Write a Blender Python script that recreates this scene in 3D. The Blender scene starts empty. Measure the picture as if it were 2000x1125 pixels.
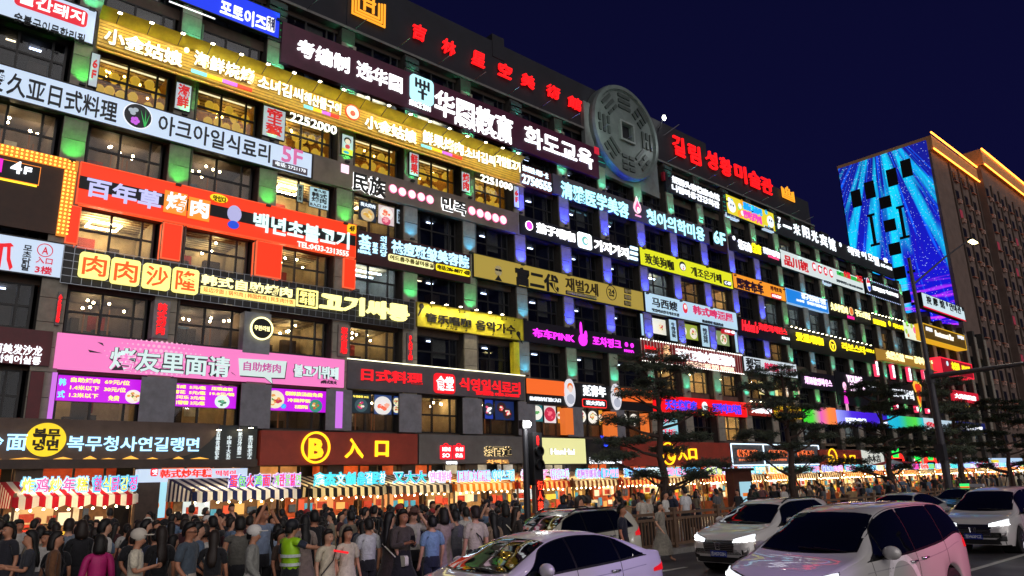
import bpy, bmesh, math, random
from math import sin, cos, pi, sqrt, atan2, radians
from mathutils import Vector, Matrix
from mathutils.bvhtree import BVHTree
random.seed(7)
SC = bpy.context.scene
COL = SC.collection

# ------------------------------------------------------------------ camera
H = 2.25                      # the photographer holds the phone this high
K = H / 2.4
D = 36 * K                    # facade line, metres from the camera
F_PX, CX, CY = 1444.0, 1000.0, 562.5
def _axes():
    up = Vector((830 - CX, -(-4900 - CY), -F_PX)).normalized()
    ex = Vector((2650 - CX, -(890 - CY), -F_PX)).normalized()
    ex = (ex - up * ex.dot(up)).normalized()
    return ex, up.cross(ex), up
AX, AY, AU = _axes()
cam = bpy.data.cameras.new('camera'); camo = bpy.data.objects.new('camera', cam); COL.objects.link(camo)
rot = Matrix((AX, AY, AU))            # rows: world axes in camera coordinates -> camera-to-world
camo.matrix_world = Matrix.Translation((0, 0, H)) @ rot.to_4x4()
cam.sensor_width = 36; cam.lens = F_PX / 2000 * 36; cam.clip_end = 2000; cam.clip_start = 0.1
SC.camera = camo
def ray(px, py):
    d = Vector((px - CX, -(py - CY), -F_PX)); return Vector((d.dot(AX), d.dot(AY), d.dot(AU)))
def at(px, py, Y=D):                  # world point on the plane y = Y
    r = ray(px, py); t = Y / r.y; return Vector((r.x * t, Y, H + r.z * t))
def at_z(px, py, z):                  # world point on the plane z
    r = ray(px, py); t = (z - H) / r.z; return Vector((r.x * t, r.y * t, z))
def u_at(px, z, Y=D):
    k = (px - CX) / F_PX
    a = AX.x + k * AX.z; b = Y * (AY.x + k * AY.z) + (z - H) * (AU.x + k * AU.z)
    return -b / a

# ------------------------------------------------------------------ world, light, exposure
def lin(h):
    h = h.lstrip('#'); c = [int(h[i:i + 2], 16) / 255 for i in (0, 2, 4)]
    return tuple(x / 12.92 if x <= .04045 else ((x + .055) / 1.055) ** 2.4 for x in c) + (1,)
W = bpy.data.worlds.new('World'); SC.world = W; W.use_nodes = True
nt = W.node_tree; nt.nodes.clear()
wo = nt.nodes.new('ShaderNodeOutputWorld'); bg = nt.nodes.new('ShaderNodeBackground')
tc = nt.nodes.new('ShaderNodeTexCoord'); sx = nt.nodes.new('ShaderNodeSeparateXYZ'); cr = nt.nodes.new('ShaderNodeValToRGB')
nt.links.new(tc.outputs['Generated'], sx.inputs[0]); nt.links.new(sx.outputs['Z'], cr.inputs[0])
cr.color_ramp.elements[0].position = 0.0; cr.color_ramp.elements[0].color = lin('#12112c')
cr.color_ramp.elements[1].position = 0.75; cr.color_ramp.elements[1].color = lin('#090a28')
e = cr.color_ramp.elements.new(0.28); e.color = lin('#0c0c32')
nt.links.new(cr.outputs[0], bg.inputs[0]); bg.inputs[1].default_value = 1.0
nt.links.new(bg.outputs[0], wo.inputs[0])
sun = bpy.data.lights.new('city_glow', 'SUN'); sun.energy = 1.45; sun.angle = radians(70); sun.color = (1.0, .93, .90)
suno = bpy.data.objects.new('city_glow', sun); COL.objects.link(suno); suno.rotation_euler = (radians(68), 0, radians(-14))
SC.view_settings.view_transform = 'Standard'; SC.view_settings.look = 'None'
SC.view_settings.exposure = 0; SC.view_settings.gamma = 1; SC.view_settings.use_curve_mapping = False
SC.cycles.max_bounces = 6; SC.cycles.diffuse_bounces = 2; SC.cycles.glossy_bounces = 3; SC.cycles.transparent_max_bounces = 12
SC.cycles.sample_clamp_indirect = 3.0; SC.cycles.caustics_reflective = False; SC.cycles.caustics_refractive = False
SC.cycles.use_light_tree = True

# ------------------------------------------------------------------ materials
_M = {}
def mat(spec):
    """'e#rrggbb,strength' glows; 'd#rrggbb,rough[,grain]' is paint or cloth; 'm#rrggbb,rough' metal; 'c#rrggbb' car paint."""
    if not isinstance(spec, str): return spec
    if spec in _M: return _M[spec]
    m = bpy.data.materials.new(spec.replace('#', '_')); m.use_nodes = True
    n = m.node_tree.nodes; L = m.node_tree.links; b = n['Principled BSDF']
    p = spec[1:].split(','); col = lin(p[0])
    if spec[0] == 'e':
        s = float(p[1]) if len(p) > 1 else 1.0
        b.inputs['Base Color'].default_value = tuple(c * .35 for c in col[:3]) + (1,)
        b.inputs['Roughness'].default_value = .5
        b.inputs['Emission Color'].default_value = col; b.inputs['Emission Strength'].default_value = s
    else:
        r = float(p[1]) if len(p) > 1 else .7
        b.inputs['Base Color'].default_value = col; b.inputs['Roughness'].default_value = r
        if spec[0] == 'm': b.inputs['Metallic'].default_value = 1
        if spec[0] == 'c':
            b.inputs['Roughness'].default_value = .35; b.inputs['Coat Weight'].default_value = 1
            b.inputs['Coat Roughness'].default_value = .03; b.inputs['Metallic'].default_value = .1
        if spec[0] == 'g':
            b.inputs['Roughness'].default_value = .03; b.inputs['Specular IOR Level'].default_value = .5
            b.inputs['Coat Weight'].default_value = .4; b.inputs['Coat Roughness'].default_value = .01
        if spec[0] in 'dk':
            g = float(p[2]) if len(p) > 2 else 2.5
            t = n.new('ShaderNodeTexCoord'); no = n.new('ShaderNodeTexNoise'); no.inputs['Scale'].default_value = g
            no.inputs['Detail'].default_value = 8; no.inputs['Roughness'].default_value = .65
            mr = n.new('ShaderNodeMapRange'); mr.inputs[1].default_value = .3; mr.inputs[2].default_value = .7
            mr.inputs[3].default_value = .72; mr.inputs[4].default_value = 1.2
            mx = n.new('ShaderNodeMix'); mx.data_type = 'RGBA'; mx.blend_type = 'MULTIPLY'; mx.inputs[0].default_value = 1
            mx.inputs[6].default_value = col
            L.new(t.outputs['Object'], no.inputs[0]); L.new(no.outputs[0], mr.inputs[0]); L.new(mr.outputs[0], mx.inputs[7])
            L.new(mx.outputs[2], b.inputs['Base Color'])
            bp = n.new('ShaderNodeBump'); bp.inputs['Strength'].default_value = .15; bp.inputs['Distance'].default_value = .02
            if spec[0] == 'k':
                bp.inputs['Strength'].default_value = .5; bp.inputs['Distance'].default_value = .06; no.inputs['Scale'].default_value = 7; no.inputs['Distortion'].default_value = 1.2; no.inputs['Detail'].default_value = 3
                b.inputs['Sheen Weight'].default_value = .15
            L.new(no.outputs[0], bp.inputs['Height']); L.new(bp.outputs[0], b.inputs['Normal'])
    _M[spec] = m
    return m
def glass(name, tint, fac, rough=.02):
    if name in _M: return _M[name]
    m = bpy.data.materials.new(name); m.use_nodes = True; n = m.node_tree.nodes; L = m.node_tree.links; n.clear()
    o = n.new('ShaderNodeOutputMaterial'); t = n.new('ShaderNodeBsdfTransparent'); g = n.new('ShaderNodeBsdfGlossy'); x = n.new('ShaderNodeMixShader')
    lw = n.new('ShaderNodeLayerWeight'); lw.inputs[0].default_value = .2
    mr = n.new('ShaderNodeMapRange'); mr.inputs[3].default_value = fac; mr.inputs[4].default_value = .5
    t.inputs[0].default_value = lin(tint); g.inputs['Roughness'].default_value = rough; g.inputs[0].default_value = (.5, .5, .5, 1)
    L.new(lw.outputs['Facing'], mr.inputs[0]); L.new(mr.outputs[0], x.inputs[0])
    L.new(t.outputs[0], x.inputs[1]); L.new(g.outputs[0], x.inputs[2]); L.new(x.outputs[0], o.inputs[0])
    _M[name] = m; return m
CLEAR = glass('clear_glass', '#dfe4e8', .03)
DARKGLASS = 'g#050810'
FRAME = 'd#0d0d10,.5'
METAL = 'm#5a5a60,.45'

# ------------------------------------------------------------------ objects
def props(o, label=None, cat=None, group=None, kind=None):
    if label: o['label'] = label
    if cat: o['category'] = cat
    if group: o['group'] = group
    if kind: o['kind'] = kind
    return o
def thing(name, label, cat, loc=(0, 0, 0), group=None, rz=0):
    o = bpy.data.objects.new(name, None); o.empty_display_size = .3; COL.objects.link(o)
    o.location = loc; o.rotation_euler = (0, 0, rz); return props(o, label, cat, group)
def put(name, mesh, parent=None, loc=(0, 0, 0), rz=0, rot=None):
    o = bpy.data.objects.new(name, mesh); COL.objects.link(o)
    if parent: o.parent = parent
    o.location = loc
    o.rotation_euler = rot if rot else (0, 0, rz)
    return o
class MB:
    def __init__(s): s.v = []; s.f = []; s.mi = []; s.m = []; s.cur = 0
    def use(s, m):
        m = mat(m)
        if m not in s.m: s.m.append(m)
        s.cur = s.m.index(m); return s
    def poly(s, pts, faces):
        b = len(s.v); s.v += [tuple(p) for p in pts]
        for f in faces: s.f.append(tuple(b + i for i in f)); s.mi.append(s.cur)
        return s
    def box(s, x0, x1, y0, y1, z0, z1):
        if x0 > x1: x0, x1 = x1, x0
        if y0 > y1: y0, y1 = y1, y0
        if z0 > z1: z0, z1 = z1, z0
        return s.poly([(x0, y0, z0), (x1, y0, z0), (x1, y1, z0), (x0, y1, z0), (x0, y0, z1), (x1, y0, z1), (x1, y1, z1), (x0, y1, z1)],
                      [(0, 3, 2, 1), (4, 5, 6, 7), (0, 1, 5, 4), (1, 2, 6, 5), (2, 3, 7, 6), (3, 0, 4, 7)])
    def bar(s, p0, p1, r0, r1=None, n=8, cap=True):
        p0 = Vector(p0); p1 = Vector(p1); r1 = r0 if r1 is None else r1
        d = (p1 - p0).normalized(); a = d.orthogonal().normalized(); b = d.cross(a)
        P = []
        for p, r in ((p0, r0), (p1, r1)):
            for i in range(n):
                t = 2 * pi * i / n; P.append(p + (a * cos(t) + b * sin(t)) * r)
        F = [(i, (i + 1) % n, n + (i + 1) % n, n + i) for i in range(n)]
        if cap: F += [tuple(range(n))[::-1], tuple(range(n, 2 * n))]
        return s.poly(P, F)
    def tube(s, pts, rs, n=8):
        pts = [Vector(p) for p in pts]
        P = []; prev = None
        for i, p in enumerate(pts):
            d = (pts[min(i + 1, len(pts) - 1)] - pts[max(i - 1, 0)]).normalized()
            a = d.orthogonal().normalized() if prev is None else (prev - d * prev.dot(d)).normalized()
            prev = a; b = d.cross(a); r = rs[i] if hasattr(rs, '__len__') else rs
            P += [p + (a * cos(2 * pi * k / n) + b * sin(2 * pi * k / n)) * r for k in range(n)]
        F = []
        for i in range(len(pts) - 1):
            for k in range(n):
                F.append((i * n + k, i * n + (k + 1) % n, (i + 1) * n + (k + 1) % n, (i + 1) * n + k))
        F += [tuple(range(n))[::-1], tuple(range((len(pts) - 1) * n, len(pts) * n))]
        return s.poly(P, F)
    def ball(s, c, r, nu=8, nv=5):
        rx, ry, rz = r if hasattr(r, '__len__') else (r, r, r)
        P = [(c[0], c[1], c[2] - rz)]
        for j in range(1, nv):
            t = pi * j / nv
            for i in range(nu):
                P.append((c[0] + rx * sin(t) * cos(2 * pi * i / nu), c[1] + ry * sin(t) * sin(2 * pi * i / nu), c[2] - rz * cos(t)))
        P.append((c[0], c[1], c[2] + rz)); F = []
        for i in range(nu): F.append((0, 1 + (i + 1) % nu, 1 + i))
        for j in range(nv - 2):
            for i in range(nu):
                a = 1 + j * nu; F.append((a + i, a + (i + 1) % nu, a + nu + (i + 1) % nu, a + nu + i))
        l = len(P) - 1; a = 1 + (nv - 2) * nu
        for i in range(nu): F.append((a + i, a + (i + 1) % nu, l))
        return s.poly(P, F)
    def prism(s, pts, y0, y1):          # outline in (x,z), extruded along y (y0 = front)
        n = len(pts)
        return s.poly([(x, y0, z) for x, z in pts] + [(x, y1, z) for x, z in pts],
                      [tuple(range(n)), tuple(range(2 * n - 1, n - 1, -1))] + [(i, n + i, n + (i + 1) % n, (i + 1) % n) for i in range(n)])
    def disc(s, cx, cz, rx, rz, y0, y1, n=28, a0=0):
        return s.prism([(cx + rx * cos(2 * pi * i / n + a0), cz + rz * sin(2 * pi * i / n + a0)) for i in range(n)], y0, y1)
    def ring(s, cx, cz, rx, rz, w, y0, y1, n=32):
        for i in range(n):
            a, b = 2 * pi * i / n, 2 * pi * (i + 1) / n
            q = [(cx + rx * cos(a), cz + rz * sin(a)), (cx + rx * cos(b), cz + rz * sin(b)), (cx + (rx - w) * cos(b), cz + (rz - w) * sin(b)), (cx + (rx - w) * cos(a), cz + (rz - w) * sin(a))]
            s.prism(q, y0, y1)
        return s
    def rrect(s, x0, x1, z0, z1, r, y0, y1, n=5):
        pts = []
        for cx, cz, a in ((x1 - r, z1 - r, 0), (x0 + r, z1 - r, 90), (x0 + r, z0 + r, 180), (x1 - r, z0 + r, 270)):
            for i in range(n + 1):
                t = radians(a + 90 * i / n); pts.append((cx + r * cos(t), cz + r * sin(t)))
        return s.prism(pts, y0, y1)
    def mesh(s, name='mesh', smooth=False):
        me = bpy.data.meshes.new(name); me.from_pydata(s.v, [], s.f)
        for m in s.m: me.materials.append(m)
        if s.mi: me.polygons.foreach_set('material_index', s.mi)
        if smooth: me.polygons.foreach_set('use_smooth', [True] * len(s.f))
        me.update(); return me
    def build(s, name, parent=None, base=None, smooth=False, kind=None):
        """base: the thing's own location, so geometry written in world metres lands in place."""
        if base is not None:
            bx, by, bz = base; s.v = [(x - bx, y - by, z - bz) for x, y, z in s.v]
        o = put(name, s.mesh(name, smooth), parent)
        if kind: o['kind'] = kind
        return o

# ------------------------------------------------------------------ lettering
_T = {}
_tc = bpy.data.curves.new('lettering', 'FONT'); _tc.resolution_u = 2
_TO = (_tc, bpy.data.objects.new('lettering', _tc))
def glyphs(text, bold, ext):
    k = (text, bold, ext)
    if k not in _T:
        c, o = _TO
        c.body = text; c.offset = bold; c.extrude = ext
        c.align_x = 'CENTER' if '\n' in text else 'LEFT'; c.space_line = .95
        m = o.to_mesh()
        v = [tuple(x.co) for x in m.vertices]; f = [tuple(p.vertices) for p in m.polygons]
        o.to_mesh_clear()
        if not v: v = [(0, 0, 0), (1, 0, 0), (1, 1, 0)]; f = [(0, 1, 2)]
        xs = [p[0] for p in v]; ys = [p[1] for p in v]
        _T[k] = (v, f, min(xs), max(xs), min(ys), max(ys))
    return _T[k]
def add_text(mb, text, x0, x1, z0, z1, y, bold=.03, ext=.03, slant=0, tall=True):
    """letters facing -y, fitted into the box; y = the plane their backs stand on."""
    if not tall: pass
    v, f, a, b, c, d = glyphs(text, max(0, bold * .42 - .006), 1.0)
    sx = (x1 - x0) / (b - a); sz = (z1 - z0) / (d - c)
    mb.poly([(x0 + (p[0] - a) * sx + slant * (p[1] - c) * sz, y - ext - p[2] * ext, z0 + (p[1] - c) * sz) for p in v], f)

def area(a, b): return (a, b)
ALLSIGNS = []
def sign(label, x0, yt, yb, x1, face, texts=(), Y=None, depth=.3, xm=None, name='signboard', cat='sign', group=None,
         frame=FRAME, fw=.05, extra=None, parts=()):
    """a board on the facade; x0..x1 and yt..yb are read off the photograph at its left end (or at xm)."""
    Y = D if Y is None else Y
    xm = x0 if xm is None else xm
    zt = at(xm, yt, Y).z; zb = at(xm, yb, Y).z; zm = (zt + zb) / 2
    u0 = u_at(x0, zm, Y); u1 = u_at(x1, zm, Y)
    base = ((u0 + u1) / 2, Y + depth, zb)
    t = thing(name, label, cat, base, group)
    if face:
        MB().use(face).box(u0 + fw, u1 - fw, Y, Y + depth - .02, zb + fw, zt - fw).build('panel', t, base)
        if frame:
            m = MB().use(frame)
            m.box(u0, u1, Y - .03, Y + depth, zt - fw, zt); m.box(u0, u1, Y - .03, Y + depth, zb, zb + fw)
            m.box(u0, u0 + fw, Y - .03, Y + depth, zb + fw, zt - fw); m.box(u1 - fw, u1, Y - .03, Y + depth, zb + fw, zt - fw)
            m.box(u0, u1, Y + depth - .018, Y + depth, zb, zt)
            m.build('frame', t, base)
    for tx in texts: letters(t, base, Y, *tx)
    if extra: extra(t, base, Y, u0, u1, zb, zt)
    t['_u'] = 0; del t['_u']
    return t, base, (u0, u1, zb, zt)
def boxof(x0, yt, yb, x1, Y):
    zt = at(x0, yt, Y).z; zb = at(x0, yb, Y).z; zm = (zt + zb) / 2
    return u_at(x0, zm, Y), u_at(x1, zm, Y), zb, zt
def letters(t, base, Y, s, x0, yt, yb, x1, m, bold=.03, back=None, plate=None, lift=.0, ext=.035, slant=0, name='lettering'):
    a, b, zb, zt = boxof(x0, yt, yb, x1, Y)
    y = Y - .006 - lift
    if plate:
        p, pad = plate; q = pad * (zt - zb)
        MB().use(p).rrect(a - q, b + q, zb - q, zt + q, min(q * 1.2 + .04, (zt - zb) * .4), y - .04, y - .002).build('plate', t, base); y -= .045
    if back:
        mb = MB().use(back); add_text(mb, s, a - .02, b + .02, zb - .02, zt + .02, y, bold + .1, .02, slant); mb.build('letter_outline', t, base); y -= .045
    mb = MB().use(m); add_text(mb, s, a, b, zb, zt, y, bold, ext, slant); return mb.build(name, t, base)
# ================================================================== ground
def ground_mat(name, col, scale, rough, wet=.0):
    m = bpy.data.materials.new(name); m.use_nodes = True; n = m.node_tree.nodes; L = m.node_tree.links; b = n['Principled BSDF']
    t = n.new('ShaderNodeTexCoord'); no = n.new('ShaderNodeTexNoise'); no.inputs['Scale'].default_value = scale; no.inputs['Detail'].default_value = 10
    n2 = n.new('ShaderNodeTexNoise'); n2.inputs['Scale'].default_value = .35; n2.inputs['Detail'].default_value = 6
    c1 = n.new('ShaderNodeValToRGB'); c1.color_ramp.elements[0].position = .3; c1.color_ramp.elements[1].position = .72
    c = lin(col); c1.color_ramp.elements[0].color = tuple(x * .6 for x in c[:3]) + (1,); c1.color_ramp.elements[1].color = tuple(x * 1.4 for x in c[:3]) + (1,)
    L.new(t.outputs['Object'], no.inputs[0]); L.new(t.outputs['Object'], n2.inputs[0])
    ad = n.new('ShaderNodeMath'); ad.operation = 'ADD'; ml = n.new('ShaderNodeMath'); ml.operation = 'MULTIPLY'; ml.inputs[1].default_value = .5
    L.new(no.outputs[0], ad.inputs[0]); L.new(n2.outputs[0], ad.inputs[1]); L.new(ad.outputs[0], ml.inputs[0]); L.new(ml.outputs[0], c1.inputs[0])
    L.new(c1.outputs[0], b.inputs['Base Color'])
    mr = n.new('ShaderNodeMapRange'); mr.inputs[1].default_value = .35; mr.inputs[2].default_value = .65; mr.inputs[3].default_value = rough - .15; mr.inputs[4].default_value = rough + .15
    L.new(n2.outputs[0], mr.inputs[0]); L.new(mr.outputs[0], b.inputs['Roughness'])
    bp = n.new('ShaderNodeBump'); bp.inputs['Strength'].default_value = .35; bp.inputs['Distance'].default_value = .01
    L.new(no.outputs[0], bp.inputs['Height']); L.new(bp.outputs[0], b.inputs['Normal'])
    return m
ROAD = ground_mat('asphalt', '#3f3e42', 40, .55)
PAVE = ground_mat('paving', '#6b6660', 12, .6)
KERB_Y = 14.55
g = MB().use(ROAD); g.box(-300, 700, -300, 700, -.5, 0); g.build('ground', kind='structure')
p = MB().use(PAVE); p.box(17.5, 300, KERB_Y + .25, D + 20, 0.004, .13); p.box(-60, 17.5, KERB_Y + 9, D + 20, .004, .13); p.build('pavement', kind='structure')
k = MB().use('d#8a8782,.8,6')
x = 17.5
ks = []
while x < 90:
    ks.append(x); x += 1.0
kerb = thing('kerb', 'low concrete kerb of the pavement behind the fence', 'kerb', (17.5, KERB_Y, 0)); kerb['kind'] = 'structure'; del kerb['category']
km = MB().use('d#8a8782,.8,6').box(0, .985, 0, .245, 0.004, .15).mesh('kerb_stone')
for x in ks: put('kerb_stone', km, kerb, (x - 17.5, 0, 0))
ln = MB().use('d#b8b6b0,.6,8')
for y in (3.3, 6.4, 9.7, 12.2):
    for i in range(14):
        xx = 2 + i * 9; ln.box(xx, xx + (6 if y != 6.4 else 8.99), y, y + .14, .004, .008)
ln.build('lane_markings', kind='structure')

# ================================================================== main building
PITCH = 4.62 * K
def pu(j): return (6.1 + 4.62 * j) * K
Z = lambda z: z * K
WALL = 'd#57504b,.85,1.6'; STONE = 'd#8a8478,.75,3'; BROWN = 'd#55473d,.8,2'; DWALL = 'd#2a2c33,.85,1.2'
WY = D + .75                           # window plane
bb = (pu(0), D + .8, 0)
bld = thing('shopping_building', 'long seven storey shopping block covered with lit signs', 'building', bb)
# storeys: sill, head in 2.4-camera units
ST = {2: (5.45, 7.62), 3: (9.4, 11.35), 4: (13.25, 15.2), 5: (17.15, 19.4), 6: (21.0, 23.15), 7: (25.0, 26.6), 8: (27.2, 29.7)}
JMIN, JEND, JWING = -4, 16, 21          # main block ends at pillar 16, lower wing at pillar 21, low tail to 28
core = MB().use(BROWN)
cy0, cy1 = D + .7, D + 18
bands = [(3.6, 5.45), (7.62, 9.4), (11.35, 13.25), (15.2, 17.15), (19.4, 21.0), (23.15, 25.0), (26.6, 27.2), (29.7, 30.0)]
for a, b in bands:
    j1 = JEND if b > 26 else (JWING if a > 22 else 28)
    core.box(pu(JMIN) , pu(j1), cy0, D + 1.0, Z(a), Z(b))
core.use(DWALL)
core.box(pu(JMIN), pu(28), D + 3.9, cy1, 0, Z(23.5)); core.box(pu(JMIN), pu(JWING), D + 3.9, cy1, Z(23.5), Z(27.2)); core.box(pu(JMIN), pu(JEND) - .6, D + 3.9, cy1, Z(27.2), Z(30))
core.box(pu(JEND), pu(JWING), D + .7, cy1, Z(26.6), Z(27.3)); core.box(pu(JMIN), pu(28), D + .7, D + 3.9, Z(4.9), Z(5.2))
core.box(pu(28) - .3, pu(28), D + .4, D + 4, 0, Z(23.5)); core.box(pu(JWING) - .3, pu(JWING), D + .4, D + 4, Z(23.4), Z(27.2))
core.build('wall', bld, bb)
par = MB().use('d#181a24,.8,1')
par.box(pu(JMIN), pu(3), D + .5, D + 1.1, Z(30.1), Z(33.0)); par.box(pu(3), pu(11.6), D + .45, D + 1.1, Z(30.1), Z(34.3))
par.box(pu(11.6), pu(JEND) + .35, D + .5, D + 1.1, Z(30.1), Z(33.1)); par.box(pu(JEND) + .1, pu(JEND) + .4, D + .55, D + 7, Z(27), Z(33.1))
for q in (1.2, 3.0, 5.6): par.box(pu(q), pu(q) + 1.1, D + .4, D + 1.2, Z(33), Z(34.9))
for q in (17.6, 20.2): par.box(pu(q), pu(q) + 2.0, D + 2.5, D + 5, Z(27.3), Z(31.0 if q > 19 else 31.6))
par.build('parapet', bld, bb, kind='stuff')
cor = MB().use('d#6c6a68,.6,3'); cor.box(pu(JMIN), pu(JEND) + .4, D + .15, D + .7, Z(29.95), Z(30.12)); cor.build('cornice', bld, bb)
# pillars with stone slabs
sl_h = 1.0
slab = MB().use(STONE).box(-.46, .46, 0, .12, .012, sl_h - .012).mesh('stone_slab')
nsl = 0; rest = MB().use(STONE)
for j in range(JMIN, 29):
    top = Z(29.9) if j <= JEND else (Z(27.2) if j <= JWING else Z(23.4))
    x = pu(j)
    MB().use('d#3a3733,.9,4').box(x - .43, x + .43, D + .22, D + .98, Z(3.6), top).build('pillar', bld, bb)
    pil = bld.children[-1]
    zz = Z(5.4)
    while zz + sl_h <= top:
        if j >= -1 and nsl < 299:
            put('stone_slab', slab, pil, (x - bb[0], D + .1 - bb[1], zz - bb[2])); nsl += 1
        else: rest.box(x - .46, x + .46, D + .1, D + .219, zz + .012, zz + sl_h - .012)
        zz += sl_h
rest.build('stone_slab', bld, bb, kind='stuff')

# windows ---------------------------------------------------------------
WX = PITCH - 1.3
def frame_mesh(h, rows, cols=(0, .42, .84, 1.0)):
    m = MB().use(FRAME); w = .045
    for c in cols: x = c * WX; m.box(x - w, x + w, -.05, .05, 0, h)
    for r in range(rows + 1): z = h * r / rows; m.box(-w, WX + w, -.047, .047, z - w, z + w)
    return m.mesh('window')
_room = {}
def room_mesh(kind, h, v):
    k = (kind, h, v)
    if k in _room: return _room[k]
    R = random.Random(hash(k) & 0xffff if False else int(h * 100) + v * 7 + len(kind)); m = MB(); d = 2.6; zb = -.25; zt = h + .1
    wallc, floorc = {'warm': ('d#d9b98c,.8,2', 'd#8a6a48,.7'), 'tan': ('d#b9a077,.8,2', 'd#7a6040,.7'), 'grey': ('d#8f938f,.8,2', 'd#555555,.7'),
                     'bar': ('d#77655a,.8,2', 'd#3a2e2a,.7'), 'lantern': ('d#b88a3c,.8,9', 'd#8a6a48,.7'), 'dark': ('d#3c3c42,.8,2', 'd#1c1c20,.7')}[kind]
    m.use(wallc)
    m.poly([(0, d, zb), (WX, d, zb), (WX, d, zt), (0, d, zt)], [(0, 1, 2, 3)])
    m.poly([(0, .06, zb), (0, d, zb), (0, d, zt), (0, .06, zt)], [(0, 1, 2, 3)]); m.poly([(WX, .06, zb), (WX, d, zb), (WX, d, zt), (WX, .06, zt)], [(0, 1, 2, 3)])
    m.use(floorc).poly([(0, .06, zb), (WX, .06, zb), (WX, d, zb), (0, d, zb)], [(0, 1, 2, 3)])
    m.use({'bar': 'd#6a5c50,.7', 'dark': 'd#34343a,.8'}.get(kind, 'd#c9b48a,.8')).poly([(0, .06, zt), (WX, .06, zt), (WX, d, zt), (0, d, zt)], [(0, 1, 2, 3)])
    lc = {'warm': 'e#ffdca0,85', 'tan': 'e#ffe0a8,110', 'grey': 'e#e8f4ff,30', 'bar': 'e#ffd9a0,90', 'lantern': 'e#ffc860,60', 'dark': 'e#b8c0d8,14'}[kind]
    m.use(lc)
    if kind in ('warm', 'tan') and v == 1:       # rectangular strip lights
        a, b = WX * .2, WX * .62; m.box(a, b, .7, .76, zt - .3, zt - .24); m.box(a, b, 1.6, 1.66, zt - .3, zt - .24); m.box(a, a + .06, .76, 1.6, zt - .3, zt - .24); m.box(b - .06, b, .76, 1.6, zt - .3, zt - .24)
    elif kind == 'grey':
        for y in (.8, 1.7): m.box(.4, WX - .4, y, y + .07, zt - .26, zt - .2)
    elif kind == 'dark':
        m.box(WX * .6, WX * .75, 1.2, 1.3, zt - .1, zt - .05)
    else:
        for _ in range(6): x = R.uniform(.3, WX - .3); y = R.uniform(.5, d - .4); m.ball((x, y, zt - R.uniform(.22, .5)), .06, 6, 4)
    if kind == 'dark':
        m.use('d#8a8274,.9,4')
        if v == 0:
            for i in range(5): x = .1 + i * .13; m.bar((x, .3, zb), (x, .34, zt), .06, n=6)
            for i in range(4): x = WX - .1 - i * .13; m.bar((x, .3, zb), (x, .34, zt), .06, n=6)
        elif v == 1: m.box(WX * .45, WX * .8, .2, .24, h * .35, zt - .02); m.use('e#ffcf90,.5').box(WX * .1, WX * .3, d - .1, d - .05, zb, h * .8)
        else: m.use('d#6a5a50,.8').box(.3, 1.2, 1.2, 1.8, zb, h * .45).box(WX - 1.2, WX - .5, .9, 1.5, zb, h * .6); m.use('e#ffe0b0,5').box(WX * .3, WX * .42, 1.0, 1.1, zt - .12, zt - .08)
    # furnishings: beams, shelves, table silhouettes
    m.use('d#6a5234,.7')
    if kind in ('warm', 'tan', 'lantern'):
        for i in range(7): y = .3 + i * .33; m.box(0.02, WX - .02, y, y + .06, zt - .03, zt - .012)
    if kind in ('warm', 'tan', 'grey', 'bar'):
        m.use('d#3a2a20,.6')
        for _ in range(3):
            x = R.uniform(.3, WX - 1.1); m.box(x, x + R.uniform(.3, .9), d - .4, d - .05, zb, R.uniform(.3, h * .7))
        m.use(R.choice(['d#a03028,.7', 'd#e0d8c8,.7', 'd#305070,.7'])); x = R.uniform(.4, WX - 1.2); m.box(x, x + .7, d - .06, d - .02, h * .35, h * .75)
    if kind == 'bar':
        m.use('e#b06a3c,.45')
        for _ in range(3): x = R.uniform(.3, WX - .3); m.bar((x, 1.0, zb), (x, 1.0, h * R.uniform(.4, .8)), .035, n=6)
    if kind == 'lantern':
        m.use('e#ffe9b0,2.0').box(.1, WX - .1, .25, .32, zt - .16, zt - .1)
    _room[k] = m.mesh('interior'); return _room[k]
lan = MB().use('e#ffc53c,.95')
lp = [(.10, 0), (.17, .08), (.23, .28), (.22, .36), (.12, .5)]
for i in range(len(lp) - 1):
    n = 8; r0, z0 = lp[i]; r1, z1 = lp[i + 1]
    lan.poly([(r0 * cos(2 * pi * k / n), r0 * sin(2 * pi * k / n), z0) for k in range(n)] + [(r1 * cos(2 * pi * k / n), r1 * sin(2 * pi * k / n), z1) for k in range(n)], [(k, (k + 1) % n, n + (k + 1) % n, n + k) for k in range(n)])
lan.use('e#ffe9a0,1.6').poly([(.12 * cos(2 * pi * k / 8), .12 * sin(2 * pi * k / 8), .5) for k in range(8)], [tuple(range(8))])
lan.use('d#201408,.6').bar((0, 0, .5), (0, 0, .75), .008, n=4)
LAN = lan.mesh('paper_lantern')
kinds = {}
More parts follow.
